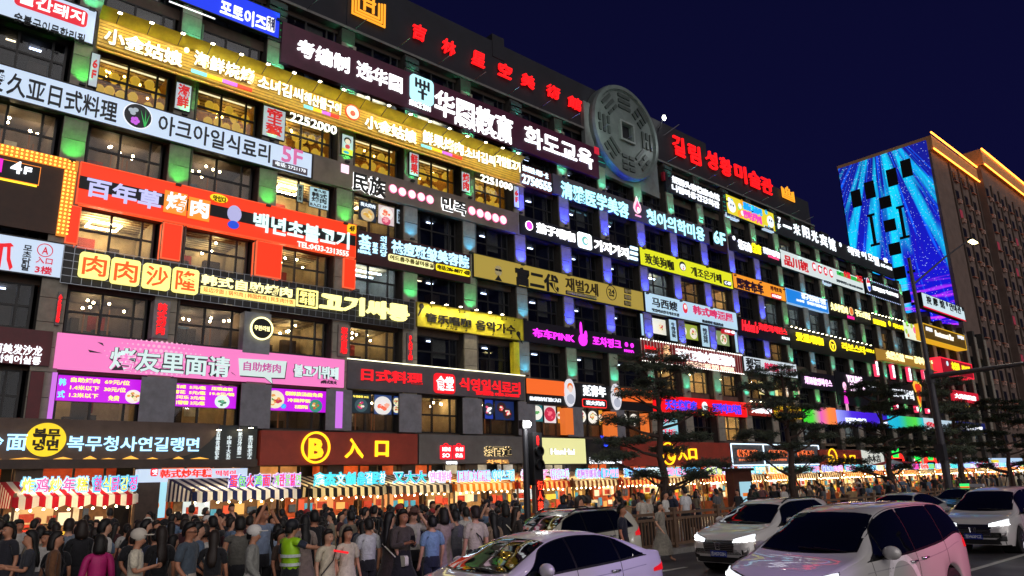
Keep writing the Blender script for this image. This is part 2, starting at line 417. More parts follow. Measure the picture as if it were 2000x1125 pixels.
for j in range(JMIN, 28):
    kinds[2, j] = 'warm' if j in (0, 1, 4) else ('bar' if j in (2, 3, 5, 6, 7, 8) else random.choice(['dark', 'dark', 'warm', 'grey']))
    kinds[3, j] = 'bar' if j in (0, 1) else ('tan' if j in (2, 3) else ('dark' if j < 9 else ('warm' if j in (9, 10, 11, 12, 13) else 'dark')))
    kinds[4, j] = 'tan' if j in (0, 1, 2) else ('grey' if j in (3,) else ('dark' if j < 9 else ('warm' if j == 13 else 'dark')))
    kinds[5, j] = 'bar' if j in (-2, -1, 0, 1) else ('tan' if j in (2, 3) else ('grey' if j in (9, 14, 15) else ('warm' if j in (10, 11) else ('dark' if j < 9 else random.choice(['grey', 'dark', 'warm', 'dark'])))))
    kinds[6, j] = 'lantern' if 0 <= j <= 5 else ('dark' if j < 13 else random.choice(['dark', 'warm', 'grey', 'dark']))
    kinds[7, j] = 'dark' if j not in (3, 4, 14) else 'grey'
    kinds[8, j] = 'dark'
FM = {}; npane = 0; panerest = MB().use(CLEAR); nlan = 0
lanrest = []
for s, (za, zb) in ST.items():
    rows = 3 if s == 8 else 2
    h = Z(zb - za) - .04
    FM[s] = frame_mesh(h, rows)
    cols = (0, .42, .84, 1.0)
    cells = []
    for r in range(rows):
        for c in range(3):
            cells.append((cols[c] * WX + .045, cols[c + 1] * WX - .045, h * r / rows + .045, h * (r + 1) / rows - .045))
    pm = {c: MB().use(CLEAR).box(c[0], c[1], -.006, .006, c[2], c[3]).mesh('pane') for c in cells}
    for j in range(-2, 28):
        if (s >= 7 and j >= JEND and s == 8) or (s == 7 and j >= JWING) or (s == 6 and j > 24): continue
        x = pu(j) + .65
        w = put('window', FM[s], bld, (x - bb[0], WY - bb[1], Z(za) + .02))
        kd = kinds[s, j]
        # side reveals / back are the room itself
        v = (j + s) % 3
        put('interior', room_mesh(kd, h, v), w)
        for c in cells:
            if npane < 299 and -1 <= j <= 6: put('pane', pm[c], w); npane += 1
            else: panerest.box(x + c[0], x + c[1], WY - .006, WY + .006, Z(za) + .02 + c[2], Z(za) + .02 + c[3])
        if kd == 'lantern':
            R = random.Random(j + 50)
            for i in range(12):
                put('paper_lantern', LAN, w, (.25 + (i % 6) * .5 + R.uniform(-.12, .12), R.uniform(.25, .8), (.1 if i < 6 else h * .48) + R.uniform(-.08, .3)))
panerest.build('pane', bld, bb, kind='stuff')
for j in range(-1, 22, 2):
    x = pu(j) + .56; MB().use('d#5a5650,.6').bar((x, D + .16, Z(5.4)), (x, D + .16, Z(26.5)), .045, n=7).build('drain_pipe', bld, bb)
# slatted vents between the top windows, their green light put in as glowing strips
for j in range(1, JEND):
    if j % 2: continue
    m = MB().use('d#30343a,.7')
    x = pu(j)
    for i in range(6): m.box(x - .5, x + .5, D + .02, D + .09, Z(27.1) + i * .42, Z(27.1) + i * .42 + .3)
    m.use('e#22c060,.55' if j < 7 or j > 12 else 'e#20b8a0,.55')
    for i in range(3): m.box(x - .45, x + .45, D + .03, D + .07, Z(27.1) + i * .42 + .32, Z(27.1) + i * .42 + .37)
    m.build('vent', bld, bb)
# coloured up-lights at the pillar feet
def lampcol(j, s):
    if s >= 7: return (.1, 1, .45) if j < 6 or j > 11 else (.08, .9, .6)
    if j <= 3: return (.08, 1, .12)
    if j in (4, 5): return (.05, .45, .9) if s == 5 else (.06, 1, .3)
    if j == 6: return (.05, .5, .9) if s < 5 else (.03, .05, 1)
    if j <= 13: return (.02, .04, 1) if s >= 4 else (.05, .9, .6)
    if s == 3: return (.06, 1, .25)
    return random.Random(j * 9 + s).choice([(.05, .5, .9), (.06, 1, .3), (.06, 1, .3), (.05, .9, .6)])
upm = MB().use('d#202020,.5').box(-.12, .12, -.2, -.05, 0, .1).mesh('uplight')
for s in (3, 4, 5, 6, 7, 8):
    for j in range(-1, 22):
        if s == 8 and j > JEND or s == 3 and j < 6: continue
        if s == 4 and j < 4: continue
        zl = Z(ST[s][0]) - .1
        if s == 8: zl = Z(28.4)
        c = lampcol(j, s)
        put('uplight', upm, bld, (pu(j) - bb[0], D + .05 - bb[1], zl))
        L = bpy.data.lights.new('uplight_beam', 'SPOT'); L.energy = (130 if c[2] < .95 else 700) * (.3 if s == 8 else 1); L.color = c; L.spot_size = radians(100); L.spot_blend = 1; L.shadow_soft_size = .05
        o = bpy.data.objects.new('uplight_beam', L); COL.objects.link(o); o.parent = bld
        o.location = (pu(j) - bb[0], D - .3 - bb[1], zl + .1); o.rotation_euler = (radians(180 - 22), 0, 0)
# ground-floor shops behind the stalls: glazed fronts with bright rooms
for j in range(JMIN, 29): MB().use('d#4a3c34,.7').box(pu(j) - .45, pu(j) + .45, D + .2, D + 1, 0.13, Z(3.6)).build('shopfront_pier', bld, bb)
SHC = ['e#ffe2b0,1.6', 'e#ffd08a,1.3', 'e#e8f2ff,1.3', 'e#ffb060,1.2']
for j in range(-2, 28):
    x0, x1 = pu(j) + .45, pu(j + 1) - .45; R = random.Random(j)
    m = MB().use(R.choice(['d#c8b8a0,.8', 'd#d86030,.8', 'd#c0c4c8,.8', 'd#a84028,.8']))
    m.poly([(x0, D + 3.5, .13), (x1, D + 3.5, .13), (x1, D + 3.5, Z(4.8)), (x0, D + 3.5, Z(4.8))], [(0, 1, 2, 3)])
    m.use('d#5a4a3a,.7')
    for _ in range(5): a = R.uniform(x0, x1 - .8); m.box(a, a + R.uniform(.3, .9), D + 2.6, D + 3.4, .13, R.uniform(.9, 2.2))
    m.use(R.choice(SHC).replace(',1.', ',16.'))
    for y in (1.6, 2.6): m.box(x0 + .3, x1 - .3, D + y, D + y + .12, Z(3.75), Z(3.82))
    m.build('shop_interior', bld, bb)
    f = MB().use(FRAME)
    for c in (0, .33, .66, 1): xx = x0 + (x1 - x0) * c; f.box(xx - .04, xx + .04, D + .6, D + .7, .13, Z(3.6))
    f.box(x0, x1, D + .6, D + .7, Z(2.9), Z(3.0)); f.build('shop_window', bld, bb)
    pw = bld.children[-1]
    MB().use(CLEAR).box(x0, x1, D + .645, D + .655, .13, Z(3.6)).build('shop_pane', pw, (0, 0, 0))

# ================================================================== coin emblem
cc = at(1225, 258, D - .4); R0 = 4.35 * K * .98
cb = (cc.x, D + .4, cc.z - R0)
coin = thing('coin_emblem', 'huge round grey stone coin with square hole and trigrams on the roofline', 'emblem', cb)
cm = 'd#5e6866,.5,1.2'
m = MB().use(cm); yF = D - .35
n = 56; prof = [(R0, D + .5), (R0, yF + .1), (R0 - .08, yF - .12), (R0 - .38, yF - .12), (R0 - .46, yF + .1), (1.15, yF + .1)]
P = []; Fc = []
for r, y in prof:
    for i in range(n): a = 2 * pi * i / n; P.append((cc.x + r * cos(a), y, cc.z + r * sin(a)))
for q in range(len(prof) - 1):
    for i in range(n): Fc.append((q * n + i, q * n + (i + 1) % n, (q + 1) * n + (i + 1) % n, (q + 1) * n + i))
m.poly(P, Fc)
# inner plate between circle r=1.15 and the square hole
hs = .72
sq = []
for i in range(n):
    a = 2 * pi * i / n; k_ = hs / max(abs(cos(a)), abs(sin(a))); sq.append((cc.x + k_ * cos(a), yF + .1, cc.z + k_ * sin(a)))
ci = [(cc.x + 1.15 * cos(2 * pi * i / n), yF + .1, cc.z + 1.15 * sin(2 * pi * i / n)) for i in range(n)]
m.poly(ci + sq, [(i, (i + 1) % n, n + (i + 1) % n, n + i) for i in range(n)])
m.poly(sq + [(p_[0], D + .45, p_[2]) for p_ in sq], [(i, (i + 1) % n, n + (i + 1) % n, n + i) for i in range(n)])
m.build('disc', coin, cb, smooth=False)
m = MB().use('d#7c8482,.5,2'); e_ = .16
for a, b, c, d in ((-hs - e_, hs + e_, hs, hs + e_), (-hs - e_, hs + e_, -hs - e_, -hs), (-hs - e_, -hs, -hs, hs), (hs, hs + e_, -hs, hs)):
    m.box(cc.x + a, cc.x + b, yF - .14, yF + .12, cc.z + c, cc.z + d)
m.build('hole_rim', coin, cb)
m = MB().use('d#0c0e18,.9').box(cc.x - hs, cc.x + hs, D + .0, D + .06, cc.z - hs, cc.z + hs); m.build('hole_back', coin, cb)
tri = ['111', '110', '101', '100', '011', '010', '001', '000']
order = [0, 4, 5, 1, 7, 3, 2, 6]
for q in range(8):
    a = pi / 2 + q * pi / 4; m = MB().use('d#3c4442,.5,3'); tr = tri[order[q]]
    for i, bch in enumerate(tr):
        r = 2.05 + i * .52
        segs = [(-.72, .72)] if bch == '1' else [(-.72, -.12), (.12, .72)]
        for s0, s1 in segs:
            # bars lie across the radius
            pts = []
            for tt, rr in ((s0, r), (s1, r), (s1, r + .26), (s0, r + .26)):
                pts.append((cc.x + cos(a) * rr * .98 - sin(a) * tt, cc.z + sin(a) * rr * .98 + cos(a) * tt))
            m.prism(pts[::-1], yF - .02, yF + .11)
    m.build('trigram', coin, cb)
m = MB().use('d#6f7674,.7,1.5')
pts = [(cc.x - R0 * 1.0, cc.z - R0 * .1)]
for i in range(13): a = pi + .35 + (pi - .7) * i / 12; pts.append((cc.x + R0 * 1.0 * cos(a), cc.z + R0 * 1.0 * sin(a)))
pts += [(cc.x + R0, cc.z - R0 * .1), (cc.x + R0 + .1, Z(27.6)), (cc.x - R0 - .4, Z(27.3))]
base_pts = [(cc.x - R0 - .5, Z(32.5)), (cc.x - R0 - .5, Z(26.6)), (cc.x + R0 + .3, Z(26.2)), (cc.x + R0 + .3, Z(32.4))]
m.prism(base_pts[::-1] if False else base_pts, D + .1, D + .48); m.build('backing', coin, cb)

# roof flood lamp beside the coin
fl = at(1297, 230, D - .3)
ft = thing('roof_floodlight', 'white flood lamp glaring on the roof edge right of the coin', 'lamp', (fl.x, D + .5, Z(33)))
m = MB().use(METAL).bar((fl.x, D + .5, Z(33)), (fl.x, D - .2, fl.z), .04); m.bar((fl.x + .8, D + .5, Z(33)), (fl.x + 1.7, D - .6, fl.z - .2), .05); m.build('arm', ft, (fl.x, D + .5, Z(33)))
MB().use('e#fffff0,22').ball((fl.x, D - .3, fl.z), (.2, .12, .24)).build('lens', ft, (fl.x, D + .5, Z(33)))
def spot(loc, target, energy, col, size, blend=.5, soft=.15, parent=None, name='lamp_beam'):
    L = bpy.data.lights.new(name, 'SPOT'); L.energy = energy; L.color = col; L.spot_size = radians(size); L.spot_blend = blend; L.shadow_soft_size = soft
    o = bpy.data.objects.new(name, L); COL.objects.link(o); o.location = loc
    o.rotation_euler = (Vector(target) - Vector(loc)).to_track_quat('-Z', 'Y').to_euler(); return o
spot((cc.x - R0 - .5, D - 3.2, cc.z - 1.5), (cc.x - .5, D, cc.z + .3), 300, (.85, 1, .92), 100)
spot((cc.x + R0 + 1.2, D - 2.2, cc.z + .6), (cc.x, D, cc.z), 110, (.9, 1, 1), 90)
# roof edge lamp arms
ra = thing('roof_lamp_arms', 'row of thin lamp arms projecting over the cornice', 'lamp arms', (pu(1), D, Z(30)))
for i in range(22):
    x = pu(1) + i * 3.0
    MB().use('m#909090,.4').bar((x, D + .2, Z(30.1)), (x + .25, D - .8, Z(30.4)), .025, n=5).build('lamp_arm', ra, (pu(1), D, Z(30)))

# ================================================================== tower with LED wall
TX = 133 * K; TY = 38 * K; TZ = 59 * K; TD = 16 * K
tb = (TX, TY, 0)
tower = thing('hotel_tower', 'brown tower block with orange lit cornice and an LED covered end wall', 'building', tb)
BR = 'd#6a5850,.85,.6'
MB().use(BR).box(TX, TX + 22, TY, TY + TD, 0, TZ - 3).box(TX + 22, TX + 140, TY - 1.2, TY + TD, 0, TZ).build('wall', tower, tb)
cn = MB().use('d#d09860,.7,3').box(TX, TX + 22, TY - .5, TY + TD, TZ - 3, TZ - .6).box(TX + 21.9, TX + 140, TY - 1.8, TY + TD + .5, TZ - 0, TZ + 3); cn.build('cornice', tower, tb)
st = MB().use('e#ff9030,7').box(TX - .2, TX + 22, TY - .75, TY - .55, TZ - .25, TZ - .1).box(TX + 21.9, TX + 140, TY - 2.05, TY - 1.85, TZ + 2.85, TZ + 3.05)
st.box(TX - .2, TX + 22, TY - .72, TY - .55, TZ - 3.1, TZ - 2.95).box(TX + 22, TX + 140, TY - 2.02, TY - 1.85, TZ - .1, TZ + .05); st.build('light_strip', tower, tb)
wf = MB().use(FRAME).box(0, 1.5, -.06, .02, 0, 1.7).use('d#15131a,.4').box(.1, .7, -.08, -.061, .1, 1.6).box(.8, 1.4, -.08, -.061, .1, 1.6).mesh('window')
wl = MB().use(FRAME).box(0, 1.5, -.06, .02, 0, 1.7).use('e#a03848,.5').box(.1, .7, -.08, -.061, .1, 1.6).box(.8, 1.4, -.08, -.061, .1, 1.6).mesh('window')
acm = MB().use('d#c8a090,.5,5').box(0, .9, -.5, -.1, 0, .62).use('d#303030,.5').disc(.33, .31, .24, .24, -.51, -.5, 10).mesh('air_conditioner')
led = MB().use('d#c07860,.6').box(-.1, 1.7, -.42, -.07, -.16, -.06).mesh('ledge')
nw = 0; rs = MB()
for r in range(14):
    for c in range(21):
        x = TX + 9 + c * 4.4; z = TZ - 6 - r * 3.35; y = TY if x < TX + 22 else TY - 1.2
        if r * 21 + c > 294: continue
        R = random.Random(r * 100 + c)
        w = put('window', wl if R.random() < .06 else wf, tower, (x - TX, y - TY, z))
        put('ledge', led, w)
        if R.random() < .75: put('air_conditioner', acm, w, (R.choice([0, 1.0]), 0, -.85 + R.uniform(0, .15)))
rib = MB().use('d#4e413a,.9,2')
for c in range(22): x = TX + 7.6 + c * 4.4; y = TY if x < TX + 22 else TY - 1.2; rib.box(x, x + .5, y - .25, y + .05, 8, TZ - 3.2)
rib.build('pilaster', tower, tb)
# LED screen on the end wall, facing -x
sc = bpy.data.materials.new('led_screen'); sc.use_nodes = True; n_ = sc.node_tree.nodes; L_ = sc.node_tree.links; n_.clear()
def N(t, **k):
    x = n_.new(t)
    for a, b in k.items(): setattr(x, a, b)
    return x
def mth(op, a, b=None, c=None):
    x = N('ShaderNodeMath', operation=op)
    for i, q in enumerate((a, b, c)):
        if q is None: continue
        if isinstance(q, (int, float)): x.inputs[i].default_value = q
        else: L_.new(q, x.inputs[i])
    return x.outputs[0]
tcn = N('ShaderNodeTexCoord'); sp = N('ShaderNodeSeparateXYZ'); L_.new(tcn.outputs['Object'], sp.inputs[0])
yy, zz = sp.outputs['Y'], sp.outputs['Z']          # metres: y 0 (near) .. TD, z above ground
ang = mth('ARCTAN2', mth('SUBTRACT', yy, TD * .5), mth('SUBTRACT', 62.0, zz))
def beams(freq, seed, thr, soft):
    cb_ = N('ShaderNodeCombineXYZ'); L_.new(mth('MULTIPLY', ang, freq), cb_.inputs[0]); cb_.inputs[1].default_value = seed
    L_.new(mth('MULTIPLY', zz, .045), cb_.inputs[2])
    no = N('ShaderNodeTexNoise'); no.inputs['Scale'].default_value = 1; no.inputs['Detail'].default_value = 2; L_.new(cb_.outputs[0], no.inputs[0])
    mr = N('ShaderNodeMapRange'); mr.inputs[1].default_value = thr; mr.inputs[2].default_value = thr + soft; L_.new(no.outputs[0], mr.inputs[0]); return mr.outputs[0]
b1 = beams(11, 3.3, .5, .16); b2 = beams(38, 9.1, .55, .1)
cbv = N('ShaderNodeCombineXYZ'); L_.new(mth('MULTIPLY', yy, 3.2), cbv.inputs[0]); L_.new(mth('MULTIPLY', zz, .12), cbv.inputs[1])
nv = N('ShaderNodeTexNoise'); nv.inputs['Scale'].default_value = 1; nv.inputs['Detail'].default_value = 3; L_.new(cbv.outputs[0], nv.inputs[0])
dr = N('ShaderNodeMapRange'); dr.inputs[1].default_value = .6; dr.inputs[2].default_value = .7; L_.new(nv.outputs[0], dr.inputs[0])
cbs = N('ShaderNodeCombineXYZ'); L_.new(mth('MULTIPLY', yy, 3), cbs.inputs[0]); L_.new(mth('MULTIPLY', zz, 3), cbs.inputs[1])
vo = N('ShaderNodeTexVoronoi'); vo.inputs['Scale'].default_value = 1; L_.new(cbs.outputs[0], vo.inputs[0])
spk = mth('LESS_THAN', vo.outputs['Distance'], .16)
def mixc(f, a, b):
    x = N('ShaderNodeMix', data_type='RGBA')
    if isinstance(f, (int, float)): x.inputs[0].default_value = f
    else: L_.new(f, x.inputs[0])
    for i, q in ((6, a), (7, b)):
        if isinstance(q, str): x.inputs[i].default_value = lin(q)
        else: L_.new(q, x.inputs[i])
    return x.outputs[2]
rz_ = N('ShaderNodeMapRange'); rz_.inputs[1].default_value = 26; rz_.inputs[2].default_value = 52; L_.new(zz, rz_.inputs[0])
basec = mixc(rz_.outputs[0], '#1414c8', '#141a86')
c1 = mixc(mth('MULTIPLY', b2, .8), basec, '#1064ff'); c2 = mixc(b1, c1, '#12c8f0'); c3 = mixc(mth('MULTIPLY', dr.outputs[0], .5), c2, '#3010a0')
lowm = N('ShaderNodeMapRange'); lowm.inputs[1].default_value = 33; lowm.inputs[2].default_value = 27; L_.new(zz, lowm.inputs[0])
cbh = N('ShaderNodeCombineXYZ'); L_.new(mth('MULTIPLY', zz, 1.6), cbh.inputs[0]); L_.new(mth('MULTIPLY', yy, .15), cbh.inputs[1])
nh = N('ShaderNodeTexNoise'); nh.inputs['Scale'].default_value = 1; L_.new(cbh.outputs[0], nh.inputs[0])
hm = N('ShaderNodeMapRange'); hm.inputs[1].default_value = .5; hm.inputs[2].default_value = .62; L_.new(nh.outputs[0], hm.inputs[0])
c4 = mixc(mth('MULTIPLY', lowm.outputs[0], hm.outputs[0]), c3, '#c838ff')
c5 = mixc(mth('MULTIPLY', spk, .85), c4, '#b8c8ff')
em = N('ShaderNodeEmission'); em.inputs[1].default_value = 1.3; L_.new(c5, em.inputs[0]); oo = N('ShaderNodeOutputMaterial'); L_.new(em.outputs[0], oo.inputs[0])
scr = MB().use(sc)
zlo = 27.2; zhi = TZ - 1.3
sX = TX - .35
stair = [(.6, 23.5), (4.2, 24.5), (4.2, 26.4), (TD - .3, 31.2 - 4), (TD - .3, zhi - .0), (.3, zhi)]
def yzprism(mb, pts, x0, x1):
    nn = len(pts); mb.poly([(x0, y, z) for y, z in pts] + [(x1, y, z) for y, z in pts], [tuple(range(nn)), tuple(range(2 * nn - 1, nn - 1, -1))] + [(i, n_i, nn + n_i, nn + i) for i in range(nn) for n_i in [(i + 1) % nn]])
yzprism(scr, stair, -.35, -.05)
scr.build('led_screen', tower)
wins = [(3.0, 3), (5.2, 3), (9.3, 3), (11.6, 3.4)]
pb = MB().use('d#08080c,.8')
def dk(y0, y1, z0, z1): MB().use('d#08080c,.8').box(-.5, -.351, y0, y1, z0, z1).build('dark_window', tower)
top = zhi
for y, o in ((3.0, 2.2), (5.4, 3.0), (9.2, 4.0), (11.6, 4.8)): dk(y, y + 1.6, top - o - 3.0, top - o)
for i in range(6): dk(7.0 - i * .12, 8.8 - i * .12, top - 9.4 - i * 4.1, top - 7.4 - i * 4.1)
for y in (5.6, 10.3):
    for z in (top - 10, top - 21): dk(y, y + .5, z - 5, z); dk(y - .5, y + 1.0, z - 5.3, z - 4.9); dk(y - .4, y + .8, z - .1, z + .3)
# ================================================================== signs on the facade
WH = 'e#f4f9ff,1.7'; WH1 = 'e#f0f6ff,1.15'; CYW = 'e#b8e8ff,1.5'; LB = 'e#cfe2fa,.86'; BLK = 'd#0c0d12,.6'; DK = 'd#141418,.5,3'
REDP = 'e#ff1020,1.6'; YW = 'e#ffe94a,1.9'; CREAM = 'e#fff2a8,1.7'; MAR = 'd#4a0f1e,.5,2'; GRY = 'd#4c4a4c,.6,2'
def bars(cols, x0, yt, yb, x1):
    def f(t, base, Y, u0, u1, zb, zt):
        a, b, c, d = boxof(x0, yt, yb, x1, Y); n = len(cols)
        for i, q in enumerate(cols): MB().use(q).box(a + (b - a) * i / n, a + (b - a) * (i + 1) / n - .01, Y - .05, Y - .002, c, d).build('colour_bar', t, base)
    return f
def multi(*fs):
    def f(*a):
        for q in fs: q(*a)
    return f
def discs(lst, m, r, ringm=None, name='disc', y=.05):
    def f(t, base, Y, u0, u1, zb, zt):
        for (px, py) in lst:
            p = at(px, py, Y); q = at(px + r, py, Y)
            rr = abs((at(px, py - r, Y).z - at(px, py + r, Y).z) / 2)
            mb = MB().use(m).disc(p.x, p.z, rr, rr, Y - y, Y - .002, 22)
            if ringm: mb.use(ringm).ring(p.x, p.z, rr * 1.12, rr * 1.12, rr * .14, Y - y - .01, Y - .002, 22)
            mb.build(name, t, base)
    return f
def lamps(xs, Y0=None, warm=True, up=.35, out=.7, power=0):
    """little arm lamps over (or under) a board: [(px,py)] are the lamp heads"""
    def f(t, base, Y, u0, u1, zb, zt):
        for (px, py) in xs:
            p = at(px, py, Y - out)
            mb = MB().use(METAL).bar((p.x + .1, Y, zt - .02), (p.x, Y - out, p.z), .022, n=5).box(p.x - .1, p.x + .1, Y - out - .08, Y - out + .08, p.z - .03, p.z + .05)
            mb.use('e#fff2c8,18').box(p.x - .08, p.x + .08, Y - out - .06, Y - out + .06, p.z - .06, p.z - .031); mb.build('spotlight', t, base)
            if power: q = spot((p.x, Y - out, p.z - .09), (p.x + .1, Y, (zb + zt) / 2 - .3), power, (1, .86, .5), 150, 1, .05); q.parent = t; q.location = Vector(q.location) - Vector(base)
    return f

# --- left edge, sixth and seventh floors
sign('white lightbox with a red plate and black Korean lettering at the upper left corner', -70, 20, 90, 187, LB, [
    ('빨간돼지', 36, -18, 6, 164, 'e#ffffff,1.3', .05, None, ('e#e01830,.9', .22)),
    ('숯불구이무한리필', 27, 23, 43, 165, BLK, .02)], xm=185)
sign('blue lightbox with white Korean lettering, top left of the maroon board', 330, 25, 78, 547, 'e#1038f0,.95', [
    ('포토이즈', 430, -2, 28, 519, WH, .05), ('카페', 522, 33, 58, 535, 'd#102a90,.5', .03, None, ('e#ffffff,1.2', .06))], xm=547, Y=D,
    extra=bars(['e#ffffff,1.4'], 330, 2, 4, 420))
# --- yellow grill sign with angled lips
def yellow_lips(t, base, Y, u0, u1, zb, zt):
    h = zt - zb
    for (a, b, y0, y1, m, nm) in ((zt - .02, zt + .34, -.5, .3, 'd#c8b428,.45,2', 'canopy'), (zb - .38, zb + .0, -.55, .3, 'd#d8a040,.45,2', 'canopy')):
        mb = MB().use(m)
        z0, z1 = a, b
        if nm and a > zb + .5: mb.poly([(u0, Y, z0), (u1, Y, z0), (u1, Y - .55, z1), (u0, Y - .55, z1), (u0, Y + .05, z0), (u1, Y + .05, z0), (u1, Y - .5, z1 + .03), (u0, Y - .5, z1 + .03)], [(0, 1, 2, 3), (7, 6, 5, 4), (3, 2, 6, 7), (0, 3, 7, 4), (1, 5, 6, 2)])
        else: mb.poly([(u0, Y, z1), (u1, Y, z1), (u1, Y - .5, z0), (u0, Y - .5, z0), (u0, Y + .05, z1), (u1, Y + .05, z1), (u1, Y - .46, z0 - .04), (u0, Y - .46, z0 - .04)], [(3, 2, 1, 0), (4, 5, 6, 7), (0, 4, 7, 3), (2, 6, 5, 1), (3, 7, 6, 2)])
        mb.build('canopy', t, base)
    mb = MB().use('d#b08a28,.5,3')
    for i in range(9): mb.box(u0 + .05, u1 - .05, Y - .022, Y, zb + h * (i + .5) / 9, zb + h * (i + .5) / 9 + .025)
    mb.build('board', t, base)
    bars(['e#7fe0e8,1.1', 'e#ffd820,1.1', 'e#c860e0,1.1', 'e#ff4020,1.1'], 373, 134, 141, 492)(t, base, Y, 0, 0, 0, 0)
    bars(['e#7fe0e8,1.1', 'e#ffd820,1.1', 'e#c860e0,1.1', 'e#ff4020,1.1'], 593, 204, 210, 662)(t, base, Y, 0, 0, 0, 0)
    bars(['e#7fe0e8,1.1', 'e#ffd820,1.1', 'e#c860e0,1.1', 'e#ff4020,1.1'], 822, 281, 286, 902)(t, base, Y, 0, 0, 0, 0)
    discs([(688, 220)], 'e#f2e8d0,1.0', 13, 'e#e03018,1.2', 'round_logo')(t, base, Y, 0, 0, 0, 0)
    discs([(688, 222)], 'e#d84020,.9', 5, None, 'round_logo', .08)(t, base, Y, 0, 0, 0, 0)
YWH = 'e#fffbd8,1.9'
sign('long golden sign with glowing white lettering and coloured bars across the sixth floor', 190, 32, 90, 1016, 'd#e0b840,.5,3', [
    ('小金姑娘', 203, 52, 84, 355, YWH, .06, 'd#6a4a10,.6'), ('®', 359, 92, 102, 369, YWH, .02), ('海鲜烧烤', 378, 98, 128, 495, YWH, .045, 'd#6a4a10,.6'), ('소녀김씨', 503, 146, 172, 590, YWH, .05, 'd#6a4a10,.6'), ('해산물구이', 593, 180, 202, 664, YWH, .035, 'd#6a4a10,.6'),
    ('小金姑娘', 711, 224, 250, 812, YWH, .06, 'd#6a4a10,.6'), ('鲜果烤肉', 824, 254, 279, 903, YWH, .04, 'd#6a4a10,.6'), ('소녀김씨', 906, 286, 307, 965, YWH, .05, 'd#6a4a10,.6'), ('과일불고기', 968, 302, 322, 1014, YWH, .04, 'd#6a4a10,.6')],
    extra=multi(yellow_lips, lamps([(235, 24), (297, 43), (358, 64), (416, 84), (472, 105), (524, 124), (575, 141), (625, 158), (672, 174), (718, 189), (760, 205), (802, 222), (840, 236), (878, 250), (913, 265), (949, 277), (982, 288), (1012, 298)], out=1.0, power=80)), frame=None, depth=.35, Y=D - .1)
for s_, x0, yt, yb, x1, l in (('2252000', 566, 218, 236, 657, 'white phone number letters 2252000 under the left half of the golden sign'), ('2251000', 938, 340, 354, 1000, 'white phone number letters 2251000 under the golden sign')):
    sign(l, x0, yt, yb, x1, None, [(s_, x0, yt, yb, x1, 'e#fffbe8,1.9', .05)], cat='lettering', name='phone_number')
for s_, x0, yt, yb, x1, l in (('海\n鲜', 342, 158, 212, 373, 'white vertical banner with two red characters, left one under the golden sign'),
                              ('帝\n王\n蟹', 513, 204, 264, 557, 'white vertical banner with three red characters meaning king crab'),
                              ('鲜\n果', 799, 296, 341, 818, 'white narrow banner with red characters for fresh fruit under the golden sign'),
                              ('烤\n肉', 901, 334, 373, 918, 'white narrow banner with red characters for roast meat under the golden sign'),
                              ('6\nF', 175, 100, 168, 193, 'narrow white strip with red 6F at the left end of the golden sign'),
                              ('6\nF', 1003, 362, 404, 1014, 'narrow white strip with red 6F at the right end of the golden sign')):
    hh = (yb - yt) * .08; ww = (x1 - x0) * .14
    if s_[0] == '6': hh *= 2.8; ww *= 1.7
    sign(l, x0, yt, yb, x1, 'e#c4d2da,.72', [(s_, x0 + ww, yt + hh, yb - hh, x1 - ww, 'e#d81420,.8', .045)], cat='banner', name='banner', depth=.12, fw=.02)
def drawing(t, base, Y, u0, u1, zb, zt):
    w = u1 - u0; h = zt - zb; m = MB().use('e#20202a,.1').disc(u0 + w * .5, zb + h * .72, w * .3, h * .16, Y - .02, Y - .002, 14).use('e#ffe0d0,.8').disc(u0 + w * .5, zb + h * .67, w * .22, h * .12, Y - .03, Y - .021, 14)
    m.use('e#e04050,.8').disc(u0 + w * .5, zb + h * .42, w * .2, h * .1, Y - .03, Y - .002, 10).use('e#f0e040,.8').box(u0 + .04, u1 - .04, Y - .02, Y - .002, zb + .04, zb + h * .3).use('e#2080d0,.8').disc(u0 + w * .4, zb + h * .12, w * .25, h * .07, Y - .03, Y - .021, 10)
    m.build('print', t, base)
sign('pale banner with a printed girl portrait under the golden sign', 667, 260, 300, 690, 'e#c8d8e0,.8', (), cat='banner', name='banner', depth=.12, fw=.02, extra=drawing)
# --- maroon education board
def hlogo(t, base, Y, u0, u1, zb, zt):
    a, b, c, d = boxof(800, 143, 193, 845, Y)
    MB().use('e#b4ecf4,1.25').rrect(a, b, c, d, .28, Y - .12, Y - .002).build('emblem', t, base); w = b - a; h = d - c
    m = MB().use('d#30303c,.6'); y0, y1 = Y - .15, Y - .121
    for q in (.18, .36, .54, .72): m.box(a + w * q, a + w * (q + .09), y0, y1, c + h * .52, c + h * .88)
    m.box(a + w * .18, a + w * .81, y0 - .002, y1, c + h * .64, c + h * .72); m.box(a + w * .45, a + w * .56, y0, y1, c + h * .1, c + h * .52); m.box(a + w * .3, a + w * .7, y0 - .003, y1, c + h * .33, c + h * .4); m.build('emblem_stroke', t, base)
HW = 'e#f8fcff,2.2'
sign('wide dark maroon education board with bright white lettering and a rounded square emblem', 549, 38, 122, 1170, 'd#4c1030,.45,1.5', [
    ('考编制', 580, 73, 107, 682, HW, .055), ('选华图', 696, 117, 150, 785, HW, .055), ('SINCE 2001', 799, 194, 204, 840, HW, .03), ('华图教育', 848, 172, 222, 1001, HW, .06),
    ('HUATU·COM', 888, 228, 242, 998, HW, .05), ('화도교육', 1024, 243, 282, 1157, HW, .06)], extra=multi(hlogo), frame=None, depth=.35, Y=D - .15)
sign('small red end panel on the right tip of the maroon education board', 1160, 284, 300, 1171, 'e#d02038,.8', (), name='signboard', frame=None, Y=D - .2, depth=.04)
